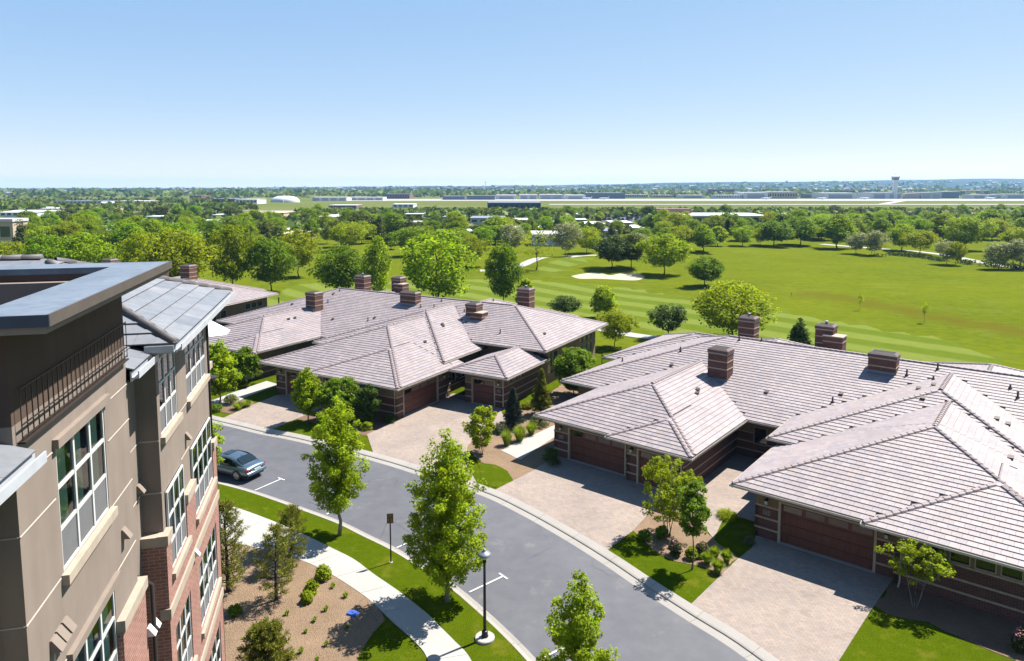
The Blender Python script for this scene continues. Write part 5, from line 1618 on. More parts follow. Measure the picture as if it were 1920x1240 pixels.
grass_clump(1346, 1074, 34, 28, 'front green grass clump nearest the near driveway', 2, 'ornamental grass clumps', n=620)
grass_clump(1340, 1047, 30, 24, 'rear green grass clump behind the other clumps', 3, 'ornamental grass clumps', n=560)
grass_clump(1362, 1056, 30, 28, 'right hand green grass clump at the paver edge', 4, 'ornamental grass clumps', n=620)
grass_clump(950, 836, 34, 34, 'tall green grasses before the small spruce', 5, 'grasses between the houses', n=420)
grass_clump(974, 828, 40, 34, 'tall green grasses beside the concrete walk', 6, 'grasses between the houses', n=420)
grass_clump(996, 815, 36, 28, 'tall green grasses farthest along the concrete walk', 7, 'grasses between the houses', n=360)
grass_clump(447, 768, 34, 16, 'low green grasses left of the leftmost driveway', 8, 'grasses by the leftmost driveway', n=360)
grass_clump(463, 763, 30, 14, 'low green grasses at the corner of the leftmost driveway', 9, 'grasses by the leftmost driveway', n=360)
shrub(1012, 800, 42, 26, 'leaf_dark', 'dark low shrub beside the juniper', 41)
shrub(939, 812, 30, 22, 'leaf_silver', 'grey green shrub left of the small spruce', 42)
shrub(434, 758, 30, 18, 'leaf_green', 'pale pink flowering shrub beside the leftmost driveway', 43, True)
shrub(1266, 1042, 26, 30, 'leaf_dark', 'pink flowering shrub at the lawn edge of the near bed', 44, True)
shrub(1316, 1042, 30, 26, 'leaf_dark', 'pink flowering shrub behind the grass clumps', 45, True)
shrub(1297, 1048, 26, 24, 'leaf_rust', 'brownish shrub beside the slim young tree trunk', 46)
shrub(1241, 1008, 30, 22, 'leaf_green', 'green perennial clump under the loose multi stem tree', 47)
shrub(1209, 1012, 28, 18, 'leaf_green', 'green perennial clump at the edge of the middle driveway', 48)
shrub(1912, 1222, 34, 46, 'leaf_dark', 'pink flowering rose bush at the lower right edge', 49, True)
shrub(1405, 1020, 22, 16, 'leaf_silver', 'small grey shrub beside the brick pier of the near garage', 50)
shrub(1032, 872, 40, 34, 'leaf_dark', 'dark shrub in the shade left of the middle garage', 51)
shrub(607, 1086, 34, 30, 'leaf_lime', 'bright bushy shrub at the sidewalk edge of the mulch bed', 52, n=60)
shrub(584, 1113, 28, 26, 'leaf_lime', 'bright shrub just below the shrub at the sidewalk', 53)
shrub(575, 1130, 26, 22, 'leaf_lime', 'bright low shrub in the middle of the mulch bed', 54)
shrub(441, 1154, 26, 22, 'leaf_green', 'small green shrub nearest the brick building', 55)
for i, (x, y, w) in enumerate([(538, 1154, 15), (611, 1146, 17), (590, 1166, 15), (648, 1121, 17), (573, 1187, 12), (611, 1212, 15), (564, 1225, 18), (624, 1103, 15), (651, 1180, 12), (595, 1240, 14)]):
    grass_clump(x, y, w, w * .75, 'tiny green tuft sprouting from the tan mulch bed', 60 + i, 'tufts in the mulch bed', 'blade', 70)
shrub(400, 590, 70, 30, 'leaf_green', 'green hedge below the far left house', 71, leaf=.12)
shrub(688, 806, 24, 16, 'leaf_lime', 'yellowish low plant at the corner of the wide driveway', 72)
shrub(1365, 972, 44, 14, 'leaf_lime', 'low groundcover in the court beside the near garage', 73, leaf=.035, n=60)
shrub(403, 772, 30, 14, 'leaf_green', 'low green plant at the foot of the bright tree', 74)
shrub(988, 766, 26, 14, 'leaf_rust', 'brownish low plant at the foot of the banded garage wall', 75)
shrub(610, 795, 34, 16, 'leaf_green', 'green low plant under the small upright tree', 76)
shrub(730, 792, 30, 16, 'leaf_dark', 'dark low plant at the downspout of the middle house', 77)

# ---- golf course trees
KIND = {}
def kind(key, env, h, w, basef, mat, nclump, per, leaf, n=3, con=False, **kw):
    KIND[key] = []
    for i in range(n):
        if con: me = needles(key, h, w, basef * h, mat, hash(key) % 1000 + i * 7 if False else sum(map(ord, key)) + i * 7, nclump, 5, per, leaf, **kw)
        else: me = crown(key, env, h, w, basef * h, mat, sum(map(ord, key)) + i * 13, nclump, per, leaf, **kw)
        KIND[key].append((me, h, w))
kind('green', 'round', 10, 9, .16, 'leaf_far', 170, 40, .20, 5, rc=1.25, lobes=.5, bark='bark_dark')
kind('oval', 'oval', 11, 7.5, .12, 'leaf_far', 170, 38, .20, 4, rc=1.1, lobes=.45, bark='bark_dark')
kind('olive', 'spread', 9, 10, .2, 'leaf_rust', 170, 36, .19, 3, rc=1.15, lobes=.4, bark='bark_dark')
kind('lime', 'spread', 9, 10, .16, 'leaf_lime', 220, 42, .16, 3, rc=1.05, lobes=.35, bark='bark_dark')
kind('silver', 'spread', 8, 8, .16, 'leaf_far_silver', 150, 26, .2, 3, rc=1.2, lobes=.45, stems=2)
kind('dark', 'cone', 10, 5, .06, 'needle_far', 110, 30, .26, 3, rc=.9, hollow=.3, bark='bark_dark')
kind('willow', 'round', 10, 8.5, .18, 'leaf_green', 230, 34, .20, 3, rc=1.15, lobes=.4, droop=.08)
kind('bright', 'egg', 7, 5, .14, 'leaf_maple', 120, 30, .2, 2, rc=.8)
kind('pine', 'round', 8, 7, .2, 'needle_far', 150, 30, .2, 3, rc=.95, lobes=.45, bark='bark_dark')
kind('bare', 'round', 9, 9, .28, 'leaf_rust', 60, 14, .16, 1, rc=1.1, lobes=.5, bark='bark_dark')
kind('sapling', 'oval', 3.4, 1.5, .4, 'leaf_maple', 26, 12, .1, 1, rc=.3, trunk_r=.035)
def far_tree(key, b, h, w, label, group=None, name=None):
    me, h0, w0 = random.choice(KIND[key])
    nm = name or {'dark': 'conifer_tree', 'pine': 'pine_tree', 'willow': 'willow_tree', 'sapling': 'sapling', 'silver': 'olive_tree'}.get(key, 'broadleaf_tree')
    return plant(nm, b, me, label, 'tree', group, random.uniform(0, 6.28), (w / w0, w / w0, h / h0))
GOLF = [
    (1005, 507, 425, 88, 'bare', 'half bare tree beside the cart path on the golf course'),
    (1147, 505, 441, 74, 'pine', 'left of the two dark pines behind the sand bunker'),
    (1183, 503, 438, 66, 'pine', 'right of the two dark pines behind the sand bunker'),
    (1245, 516, 437, 88, 'green', 'full green tree right of the sand bunker'),
    (1322, 537, 479, 74, 'willow', 'low forked tree on the open fairway right of the bunker'),
    (1372, 642, 527, 178, 'lime', 'wide yellow green tree rising behind the near house roof'),
    (1252, 634, 568, 74, 'pine', 'dark pine left of the wide yellow green tree'),
    (1060, 596, 553, 58, 'pine', 'low dark pine at the fairway behind the middle house'),
    (1152, 652, 578, 78, 'olive', 'rust tinted bushy tree at the right end of the middle house'),
    (1132, 596, 536, 54, 'bright', 'bright leafy tree behind the rust tinted tree'),
    (1498, 655, 595, 50, 'dark', 'dark conifer rising between two chimneys of the near house'),
    (1484, 558, 546, 7, 'sapling', 'leftmost sapling on the golf course rough'),
    (1612, 582, 549, 12, 'sapling', 'middle sapling on the golf course rough'),
    (1733, 606, 566, 15, 'sapling', 'rightmost sapling on the golf course rough'),
    (640, 562, 459, 92, 'willow', 'round willow like tree behind the left chimneys of the middle house'),
    (708, 566, 440, 62, 'oval', 'tall narrow tree behind the middle house ridge'),
    (820, 580, 431, 158, 'green', 'largest green tree behind the middle house'),
    (945, 580, 452, 66, 'willow', 'loose tall tree beside the right chimney of the middle house'),
    (985, 585, 522, 40, 'bright', 'small bright tree behind the rightmost chimney of the middle house'),
    (510, 548, 443, 88, 'willow', 'round tree above the far left house roof'),
    (437, 546, 422, 90, 'green', 'tall green tree left of the round tree above the far left roof'),
    (335, 560, 428, 150, 'olive', 'broad olive green tree above the slate roof'),
    (270, 545, 432, 90, 'lime', 'yellow green tree above the left chimney'),
    (160, 545, 435, 110, 'green', 'bright leafy tree above the tall building roof'),
    (90, 540, 438, 100, 'green', 'leafy tree at the left above the tall building roof'),
    (20, 520, 452, 80, 'olive', 'leafy tree at the left edge of the picture'),
    (560, 520, 428, 92, 'olive', 'olive tinted tree left of centre at the golf course edge'),
    (655, 470, 415, 80, 'lime', 'yellow green tree beyond the round willow like tree'),
    (885, 500, 440, 70, 'olive', 'olive tree behind the largest green tree'),
    (775, 480, 425, 80, 'green', 'green tree behind and left of the largest green tree'),
    (960, 475, 418, 62, 'silver', 'pale silvery tree behind the loose tall tree'),
    (1062, 482, 414, 62, 'silver', 'pale silvery tree behind the half bare tree'),
    (1100, 475, 424, 66, 'lime', 'yellow green tree before the long office building'),
    (1190, 480, 436, 50, 'silver', 'pale silvery tree behind the two dark pines'),
    (1277, 470, 422, 66, 'olive', 'olive tree behind the full green tree'),
    (1318, 472, 420, 54, 'oval', 'green tree at the back of the fairway'),
    (1345, 462, 424, 42, 'bright', 'bright tree at the back of the fairway'),
    (1392, 462, 424, 46, 'green', 'round tree at the crest of the fairway'),
    (1570, 466, 400, 72, 'oval', 'tall dark green tree on the right side crest'),
    (1606, 476, 434, 46, 'silver', 'left of the two pale silvery trees on the right lawn'),
    (1637, 479, 430, 52, 'silver', 'right of the two pale silvery trees on the right lawn'),
    (1725, 478, 431, 70, 'olive', 'olive tree behind the dark hedge'),
    (1775, 496, 450, 46, 'silver', 'pale silvery tree at the end of the dark hedge'),
    (1792, 498, 452, 40, 'olive', 'rust tinted tree beside the silvery tree at the hedge end'),
    (1872, 505, 453, 60, 'silver', 'pale silvery tree near the right edge'),
    (1912, 505, 446, 60, 'silver', 'pale silvery tree touching the right edge'),
    (1690, 470, 420, 60, 'green', 'green tree right of the silvery pair'),
    (1450, 462, 412, 70, 'willow', 'grey green tree at the crest left of the dark tree'),
    (1500, 460, 405, 70, 'willow', 'taller grey green tree beside the dark tree'),
    (1425, 462, 428, 34, 'olive', 'small rust tree at the crest of the fairway'),
    (1860, 450, 410, 70, 'olive', 'olive tree high at the right edge'),
    (1810, 470, 405, 80, 'green', 'large green tree among the trees at the right'),
    (1905, 470, 425, 70, 'lime', 'yellow green tree high at the right edge'),
]
for px, yb, yt, w, k, lab in GOLF:
    b, h, wd = sized(px, yb, yt, w)
    far_tree(k, b, h, wd, lab)
# hedges of dark shrubs on the right lawn
def hedge(pxs, hpx, label, seed):
    rng = np.random.default_rng(seed); vs, fs, ti = [], [], []
    root = None
    pts = resample(catmull([on(*p).xy for p in pxs], 6), 1.0)
    c = pts[len(pts) // 2]
    root = thing('hedge', (c.x, c.y, tz(c.x, c.y)), 0, label, 'hedge')
    P = []
    h = hpx / ppm((c.x, c.y, 0))
    for p in pts:
        for _ in range(46):
            P.append((p.x - c.x + rng.normal() * .9, p.y - c.y + rng.normal() * .9, tz(p.x, p.y) - tz(c.x, c.y) + h * rng.uniform(.05, 1) * (1 + .25 * math.sin(p.x * .9))))
    P = np.array(P); nr = rng.normal(size=P.shape) + [0, 0, .6]; nr /= np.linalg.norm(nr, axis=1, keepdims=True)
    v, f = quads(P, nr, .28, .18, rng)
    obj('foliage', np_mesh('foliage', v, f, M['leaf_dark'], rng.uniform(.5, 1.0, (len(P), 1)) * np.ones((len(P), 3))), root)
hedge([(1672, 479), (1710, 482), (1740, 485), (1768, 491)], 7, 'dark hedge on the right lawn before the cart path', 1)
hedge([(1846, 499), (1880, 502), (1925, 505)], 9, 'dark hedge at the foot of the silvery trees at the right edge', 2)
hedge([(1806, 494), (1820, 497)], 8, 'single dark bush between the two hedges', 3)
hedge([(1646, 482), (1652, 482)], 7, 'single dark bush beside the silvery pair', 4)
# ---- wooded belt beyond the golf course: single trees
OPEN = [(1240, 520), (1240, 470), (1330, 462), (1400, 458), (1540, 452), (1660, 462), (1940, 476), (1940, 700), (1240, 700)]
OPEN2 = [(520, 700), (520, 505), (990, 505), (990, 470), (1130, 470), (1130, 700)]
BELT_LABEL = {'green': 'round green tree in the wooded belt beyond the golf course', 'oval': 'upright green tree in the wooded belt beyond the golf course', 'dark': 'dark conifer in the wooded belt beyond the golf course',
              'olive': 'olive tinted tree in the wooded belt beyond the golf course', 'willow': 'grey green tree in the wooded belt beyond the golf course', 'lime': 'yellow green tree in the wooded belt beyond the golf course', 'pine': 'dark bushy pine in the wooded belt beyond the golf course'}
placed = [on(px, yb).xy for px, yb, *_ in GOLF]
CLEAR = []                       # building plots kept free of trees (filled below, before planting)
SPOTS = [(60, 'at the left edge'), (210, 'by the thin pale pole'), (355, 'near the flat white roof'), (500, 'near the tan low building'), (620, 'left of the white flat roof'), (720, 'around the white flat roof'), (850, 'by the grey low building'), (960, 'below the dark block'), (1060, 'left of the car park'), (1170, 'around the car park'), (1340, 'before the glazed office'), (1480, 'above the fairway crest'), (1600, 'above the silvery pair'), (1740, 'above the dark hedge'), (1880, 'at the right edge')]
def plant_belt():
    cnt = 0; tries = 0
    rng = random.Random(21)
    while cnt < 270 and tries < 40000:
        tries += 1
        px = rng.uniform(-30, 1950)
        ymin = 402 if px < 1250 else 401
        ymax = 478 if px < 560 else (468 if px < 1250 else 452)
        py = ymin + (ymax - ymin) * rng.random() ** .75
        if in_poly(px, py, OPEN) or in_poly(px, py, OPEN2): continue
        if any(x0 < px < x1 and y0 < py < y1 for x0, y0, x1, y1 in CLEAR): continue
        b = on(px, py)
        dmin = 3.5 + .010 * b.y
        if any((b.xy - q).length < dmin for q in placed): continue
        placed.append(b.xy)
        k = rng.choices(['green', 'oval', 'dark', 'olive', 'willow', 'lime', 'pine'], [34, 26, 16, 5, 10, 4, 10])[0]
        h = rng.uniform(5.5, 10.5) * (1.0 if py > 430 else .82); w = h * rng.uniform(.85, 1.35)
        if k == 'dark': w = h * rng.uniform(.5, .65)
        where = min(SPOTS, key=lambda q: abs(q[0] - px))[1]; row = 'front row' if py > 440 else ('middle rows' if py > 418 else 'back rows')
        far_tree(k, b, h, w, BELT_LABEL[k].split(' in the')[0] + ' in the ' + row + ' of woods ' + where, 'trees of the wooded belt')
        cnt += 1

# ================================================================== STREET FURNITURE AND THE CAR
b = at(909, 1198)
lp = thing('lamp_post', b, 0.4, 'black lamp post on a round concrete base at the sidewalk', 'lamp post')
mb = MB(); mb.lathe([(.44, -.1), (.44, .09), (.41, .12)], 24); mb.build('footing', M['concrete'], lp)
mb = MB(); mb.lathe([(.16, .12), (.16, .16), (.135, .18), (.135, .36), (.10, .40)], 16); mb.build('base_collar', M['black'], lp, True)
mb = MB(); mb.lathe([(.075, .38), (.062, 2.0), (.055, 3.72)], 12); mb.build('pole', M['black'], lp, True)
mb = MB(); mb.lathe([(.06, 3.70), (.10, 3.74), (.14, 3.90), (.13, 3.94)], 14); g_ = mb.build('lamp_glass', M['blind'], lp, True)
mb = MB(); mb.lathe([(.30, 3.92), (.305, 3.94), (.24, 4.02), (.10, 4.08), (.07, 4.10), (.07, 4.17), (.03, 4.20)], 20); mb.build('lamp_shade', M['flash'], lp, True)
mb = MB(); mb.lathe([(.055, 3.5), (.085, 3.56), (.085, 3.70), (.06, 3.71)], 14); mb.build('lamp_neck', M['black'], lp, True)

M['sign_brown'] = plain('sign_brown', (0.13, 0.055, 0.03), 0.5)
M['sign_gold'] = plain('sign_gold', (0.62, 0.42, 0.12), 0.5)
b = at(733, 1055)
sg = thing('speed_sign', b, R(8), 'brown speed limit sign on a black post at the kerb', 'sign')
mb = MB(); mb.tube([(0, 0, -.1), (0, 0, 2.74)], .038, 10); mb.build('post', M['black'], sg, True)
mb = MB(); mb.lathe([(.10, -.02), (.10, .03)], 12); mb.build('post_footing', M['concrete'], sg)
mb = MB(); mb.box(-.17, -.075, 2.22, .17, -.05, 2.76); plate = mb.build('sign_plate', M['sign_brown'], sg)
mb = MB()
for a in [(-.155, 2.235, .155, 2.243), (-.155, 2.737, .155, 2.745), (-.155, 2.243, -.147, 2.737), (.147, 2.243, .155, 2.737)]: mb.box(a[0], -.079, a[1], a[2], -.0755, a[3])
mb.build('border', M['sign_gold'], plate)
for body, size, z in (('SPEED', .088, 2.635), ('LIMIT', .088, 2.545), ('15', .27, 2.30)):
    cu = bpy.data.curves.new('lettering', 'FONT'); cu.body = body; cu.size = size; cu.align_x = 'CENTER'; cu.extrude = .002
    cu.materials.append(M['sign_gold'])
    tmp = bpy.data.objects.new('tmp', cu); COL.objects.link(tmp)
    me = bpy.data.meshes.new_from_object(tmp.evaluated_get(bpy.context.evaluated_depsgraph_get())); bpy.data.objects.remove(tmp)
    if not me.materials: me.materials.append(M['sign_gold'])
    t_ = obj('lettering', me, plate, (0, -.079, z)); t_.rotation_euler = (R(90), 0, 0)
b = at(661, 1152)
M['blue_lid'] = plain('blue_plastic', (0.045, 0.12, 0.55), 0.5)
ul = thing('utility_lid', b, R(-20), 'small blue utility box lid lying in the shaded mulch', 'utility lid')
mb = MB(); mb.frustum(-.26, -.19, .26, .19, 0, .10, .03); mb.build('lid', M['blue_lid'], ul)
mb = MB(); mb.box(-.06, -.02, .10, .06, .02, .115); mb.build('handle', M['black'], ul)

def car_paint(name, c):
    n = NT(name); n.color(c); n.b.inputs['Coat Weight'].default_value = 0.8; n.b.inputs['Coat Roughness'].default_value = 0.04
    return n.set(0.32, 0.65, 0.5)
M['car'] = car_paint('slate_blue_paint', (0.15, 0.225, 0.29))
M['tail'] = plain('tail_lamp', (0.42, 0.015, 0.02), 0.15, spec=.8)
M['plate_w'] = plain('licence_plate', (0.65, 0.68, 0.66), 0.5)
M['chrome'] = plain('chrome', (0.75, 0.76, 0.78), 0.12, 1.0)

def sedan(loc, ang, label):
    root = thing('parked_car', loc, ang, label, 'car')
    ST = [(-2.42, .70, .46, .76, .80), (-2.36, .80, .36, .88, .93), (-2.22, .87, .30, .97, 1.03), (-1.85, .905, .25, 1.00, 1.07), (-1.2, .92, .22, .97, 1.05), (-.4, .925, .21, .93, 1.0), (.5, .925, .21, .90, .98),
          (1.1, .915, .22, .87, .97), (1.6, .90, .24, .81, .91), (2.05, .86, .28, .70, .79), (2.3, .76, .34, .58, .64), (2.42, .62, .42, .50, .54)]
    rings = []
    for x, hw, zl, zb, zc in ST:
        half = [(0, zl), (hw * .8, zl), (hw * .97, zl + .09), (hw, zl + (zb - zl) * .5), (hw * .99, zb - .10), (hw * .955, zb - .015), (hw * .86, zb + .01), (hw * .45, zc - .012), (0, zc)]
        rings.append([(x, -y, z) for y, z in half[:0:-1]][::1] and [(x, y, z) for y, z in half] + [(x, -y, z) for y, z in half[-2:0:-1]])
    mb = MB(); k = len(rings[0])
    vs = [p for r in rings for p in r]
    fs = [(i * k + j, i * k + (j + 1) % k, (i + 1) * k + (j + 1) % k, (i + 1) * k + j) for i in range(len(rings) - 1) for j in range(k)]
    fs += [tuple(range(k))[::-1], tuple((len(rings) - 1) * k + j for j in range(k))]
    mb.add(vs, fs); body = mb.build('body', M['car'], root, True)
    md = body.modifiers.new('s', 'SUBSURF'); md.levels = 2; md.render_levels = 2
    # cabin
    CS = [(-1.86, .74, 1.02, .70, 1.05), (-1.45, .77, 1.00, .66, 1.235), (-1.02, .80, .97, .62, 1.39), (-.3, .82, .94, .61, 1.465), (.3, .82, .92, .61, 1.45), (.72, .82, .91, .63, 1.33), (1.15, .80, .91, .70, 1.10), (1.45, .78, .90, .74, .955)]
    mb = MB(); rg_ = []
    for x, wb, zb, wt, zt in CS: rg_.append([(x, wb, zb), (x, (wb * .35 + wt * .65), zb + (zt - zb) * .72), (x, wt * .93, zt - .03 * (zt - zb > .1)), (x, wt * .5, zt), (x, 0, zt + .008), (x, -wt * .5, zt), (x, -wt * .93, zt - .03 * (zt - zb > .1)), (x, -(wb * .35 + wt * .65), zb + (zt - zb) * .72), (x, -wb, zb)])
    k = 9
    mb.add([p for r in rg_ for p in r], [(i * k + j, (i + 1) * k + j, (i + 1) * k + j + 1, i * k + j + 1) for i in range(len(rg_) - 1) for j in range(k - 1)])
    cab = mb.build('cabin', M['car'], root, True); md = cab.modifiers.new('s', 'SUBSURF'); md.levels = 2; md.render_levels = 2
    def panel(name, pts, mat, par=root, th=.012):
        m2 = MB(); pts = [Vector(p) for p in pts]; n_ = (pts[1] - pts[0]).cross(pts[-1] - pts[0]).normalized()
        kk = len(pts); m2.add([tuple(p + n_ * th) for p in pts] + [tuple(p - n_ * .02) for p in pts], [tuple(range(kk))] + [(i, kk + i, kk + (i + 1) % kk, (i + 1) % kk) for i in range(kk)])
        return m2.build(name, mat, par)
    # rear window and windscreen in two bands each so they follow the roof line
    m2 = MB(); A = [(-1.80, .66, 1.075), (-1.45, .60, 1.245), (-1.10, .54, 1.385)]
    m2.add([(x, y, z + .012) for x, y, z in A] + [(x, 0, z + .035) for x, y, z in A] + [(x, -y, z + .012) for x, y, z in A], [(0, 1, 4, 3), (1, 2, 5, 4), (3, 4, 7, 6), (4, 5, 8, 7)])
    m2.build('rear_window', M['glass_car'], root, True)
    m2 = MB(); A = [(1.36, .70, 1.0), (1.05, .62, 1.165), (.70, .55, 1.345)]
    m2.add([(x, y, z + .015) for x, y, z in A] + [(x, 0, z + .035) for x, y, z in A] + [(x, -y, z + .015) for x, y, z in A], [(0, 3, 4, 1), (1, 4, 5, 2), (3, 6, 7, 4), (4, 7, 8, 5)])
    m2.build('windscreen', M['glass_car'], root, True)
    m2 = MB(); m2.add([(-.15, .40, 1.477), (.42, .40, 1.462), (.42, -.40, 1.462), (-.15, -.40, 1.477)], [(0, 3, 2, 1)]); m2.build('sunroof', M['glass_car'], root)
    for s in (1, -1):
        y1 = lambda z: s * (.845 - .30 * max(0, (z - .95)) - .0)
        for nm, poly in (('rear_side_window', [(-1.42, .985), (-.12, .955), (-.12, 1.36), (-.75, 1.35), (-1.12, 1.25), (-1.45, 1.06)]), ('front_side_window', [(-.06, .953), (1.12, .93), (.98, 1.03), (.55, 1.27), (.25, 1.345), (-.06, 1.36)])):
            pts = [(x, y1(z), z) for x, z in (poly if s < 0 else poly[::-1])]
            panel(nm, pts, M['glass_car'], root, .03)
        m2 = MB(); m2.tube([(-1.5, s * .852, .965), (1.15, s * .852, .915)], .010, 5); m2.build('window_trim', M['chrome'], root)
        m2 = MB(); m2.box(.78, s * .86, .93, .98, s * 1.02, 1.07); m2.build('door_mirror', M['car'], root)
        for x in (-1.42, 1.46):
            m2 = MB(); prof = [(.36, -.0)]
            n_ = 24; ys = (s * .70, s * .928)
            vv = [(x + .345 * math.cos(2 * math.pi * i / n_), yy, .345 + .345 * math.sin(2 * math.pi * i / n_)) for yy in ys for i in range(n_)]
            m2.add(vv, [(i, (i + 1) % n_, n_ + (i + 1) % n_, n_ + i) for i in range(n_)] + [tuple(range(n_)), tuple(range(2 * n_ - 1, n_ - 1, -1))])
            whl = m2.build('wheel', M['rubber'], root)
            m3 = MB(); c = (x, s * .934, .345)
            for q in range(5):
                a = 2 * math.pi * q / 5 + .3
                dx, dz = math.cos(a), math.sin(a); px_, pz_ = -dz, dx
                m3.add([(x + dx * .05 + px_ * .05, c[1], c[2] + dz * .05 + pz_ * .05), (x + dx * .05 - px_ * .05, c[1], c[2] + dz * .05 - pz_ * .05), (x + dx * .235 - px_ * .075, c[1], c[2] + dz * .235 - pz_ * .075), (x + dx * .235 + px_ * .075, c[1], c[2] + dz * .235 + pz_ * .075)], [(0, 1, 2, 3)])
            m3.add([(x + r * math.cos(2 * math.pi * i / n_), c[1], c[2] + r * math.sin(2 * math.pi * i / n_)) for r in (.215, .25) for i in range(n_)], [(i, (i + 1) % n_, n_ + (i + 1) % n_, n_ + i) for i in range(n_)])
            m3.build('rim', M['alloy'], whl)
            m4 = MB(); m4.add([(x + r * math.cos(math.pi * i / n_), s * .9305, .33 + r * math.sin(math.pi * i / n_)) for r in (.345, .40) for i in range(n_ + 1)], [(i, i + 1, n_ + 2 + i, n_ + 1 + i) for i in range(n_)]); m4.build('wheel_arch', M['black'], root)
        panel('tail_lamp', [(-2.415, s * .50, .70), (-2.415, s * .50, .86), (-2.30, s * .86, .86), (-2.16, s * .90, .86), (-2.30, s * .86, .71)] if s > 0 else [(-2.30, s * .86, .71), (-2.16, s * .90, .86), (-2.30, s * .86, .86), (-2.415, s * .50, .86), (-2.415, s * .50, .70)], M['tail'], root, .035)
        for x in (-.30, .85):
            m2 = MB(); m2.box(x - .09, s * .90, .80, x + .09, s * .945, .83); m2.build('door_handle', M['car'], root)
    m2 = MB(); m2.box(-2.49, -.26, .70, -2.44, .26, .82); m2.build('licence_plate', M['plate_w'], root)
    m2 = MB()
    m2.add([(-2.45, -.80, .46), (-2.50, -.55, .46), (-2.50, .55, .46), (-2.45, .80, .46), (-2.47, -.82, .63), (-2.53, -.55, .65), (-2.53, .55, .65), (-2.47, .82, .63), (-2.30, -.86, .66), (-2.40, -.5, .69), (-2.40, .5, .69), (-2.30, .86, .66)], [(0, 1, 5, 4), (1, 2, 6, 5), (2, 3, 7, 6), (4, 5, 9, 8), (5, 6, 10, 9), (6, 7, 11, 10)]); m2.build('bumper', M['car'], root, True)
    m2 = MB(); m2.tube([(-.95, 0, 1.40), (-1.05, 0, 1.47)], .02, 5); m2.build('roof_antenna', M['black'], root)
    m2 = MB(); m2.box(-2.2, -.8, .2, 2.2, .8, .3); m2.build('underbody', M['black'], root)
    return root
hd = Vector((-.895, .446, 0)); rt_ = Vector((.446, .895, 0))
wp = at(443, 903, Z_ST)
cpos = wp + hd * 1.42 + rt_ * .93
sedan((cpos.x, cpos.y, Z_ST + .03), math.atan2(hd.y, hd.x), 'slate blue four door sedan parked at the kerb beside the tall building')

# ================================================================== FAR BUILDINGS, AIRFIELD, HILLS
M['far_white'] = plain('far_white', (0.95, 0.96, 0.98), 0.6); M['far_grey'] = plain('far_grey', (0.62, 0.64, 0.68), 0.6); M['far_tan'] = plain('far_tan', (0.66, 0.52, 0.37), 0.8)
M['far_brown'] = plain('far_brown', (0.26, 0.15, 0.125), 0.8); M['far_dark'] = plain('far_dark', (0.06, 0.075, 0.09), 0.5); M['far_roof'] = plain('far_roof', (0.70, 0.69, 0.68), 0.8)
M['far_door'] = plain('hangar_door_grey', (0.48, 0.50, 0.56), 0.6)
M['far_slate'] = plain('far_slate', (0.22, 0.25, 0.31), 0.7)
def far_building(x0, x1, yb, yt, wall, roof, label, depth=25, windows=True, name='building', cat='building', group=None, doors=0, gable=False, ang=0.0):
    p0, p1 = on(x0, yb), on(x1, yb); c = (p0 + p1) / 2; w = (p1 - p0).length
    _, h = tall((x0 + x1) / 2, yb, yt); h = max(h, 2.2)
    r = thing(name, (c.x, c.y, max(0, c.z) - .2), ang, label, cat, group); h += .2
    mb = MB(); mb.box(-w / 2, 0, 0, w / 2, depth, h * .9); mb.build('wall', M[wall], r)
    mb = MB()
    if gable: mb.add([(-w / 2 - .4, -.5, h * .88), (w / 2 + .4, -.5, h * .88), (w / 2 + .4, depth + .5, h * .88), (-w / 2 - .4, depth + .5, h * .88), (-w / 2 - .4, depth / 2, h * 1.12), (w / 2 + .4, depth / 2, h * 1.12)], [(0, 1, 5, 4), (2, 3, 4, 5), (0, 4, 3), (1, 2, 5), (0, 3, 2, 1)])
    else: mb.box(-w / 2 - .3, -.4, h * .9, w / 2 + .3, depth + .3, h)
    mb.build('roof', M[roof], r)
    if windows:
        n = max(2, min(12, int(w / 4)))
        for k in range(n):
            a = -w / 2 + w * (k + .2) / n; b_ = -w / 2 + w * (k + .8) / n
            m2 = MB(); m2.box(a, -.06, h * .38, b_, .05, h * .74); m2.build('window', M['glass_blue'], r)
    for k in range(doors):
        a = -w / 2 + w * (k + .15) / doors; b_ = -w / 2 + w * (k + .85) / doors
        m2 = MB(); m2.box(a, -.12, 0, b_, .05, h * .74); m2.build('hangar_door', M['far_door'] if wall != 'far_slate' else M['far_slate'], r)
    return r
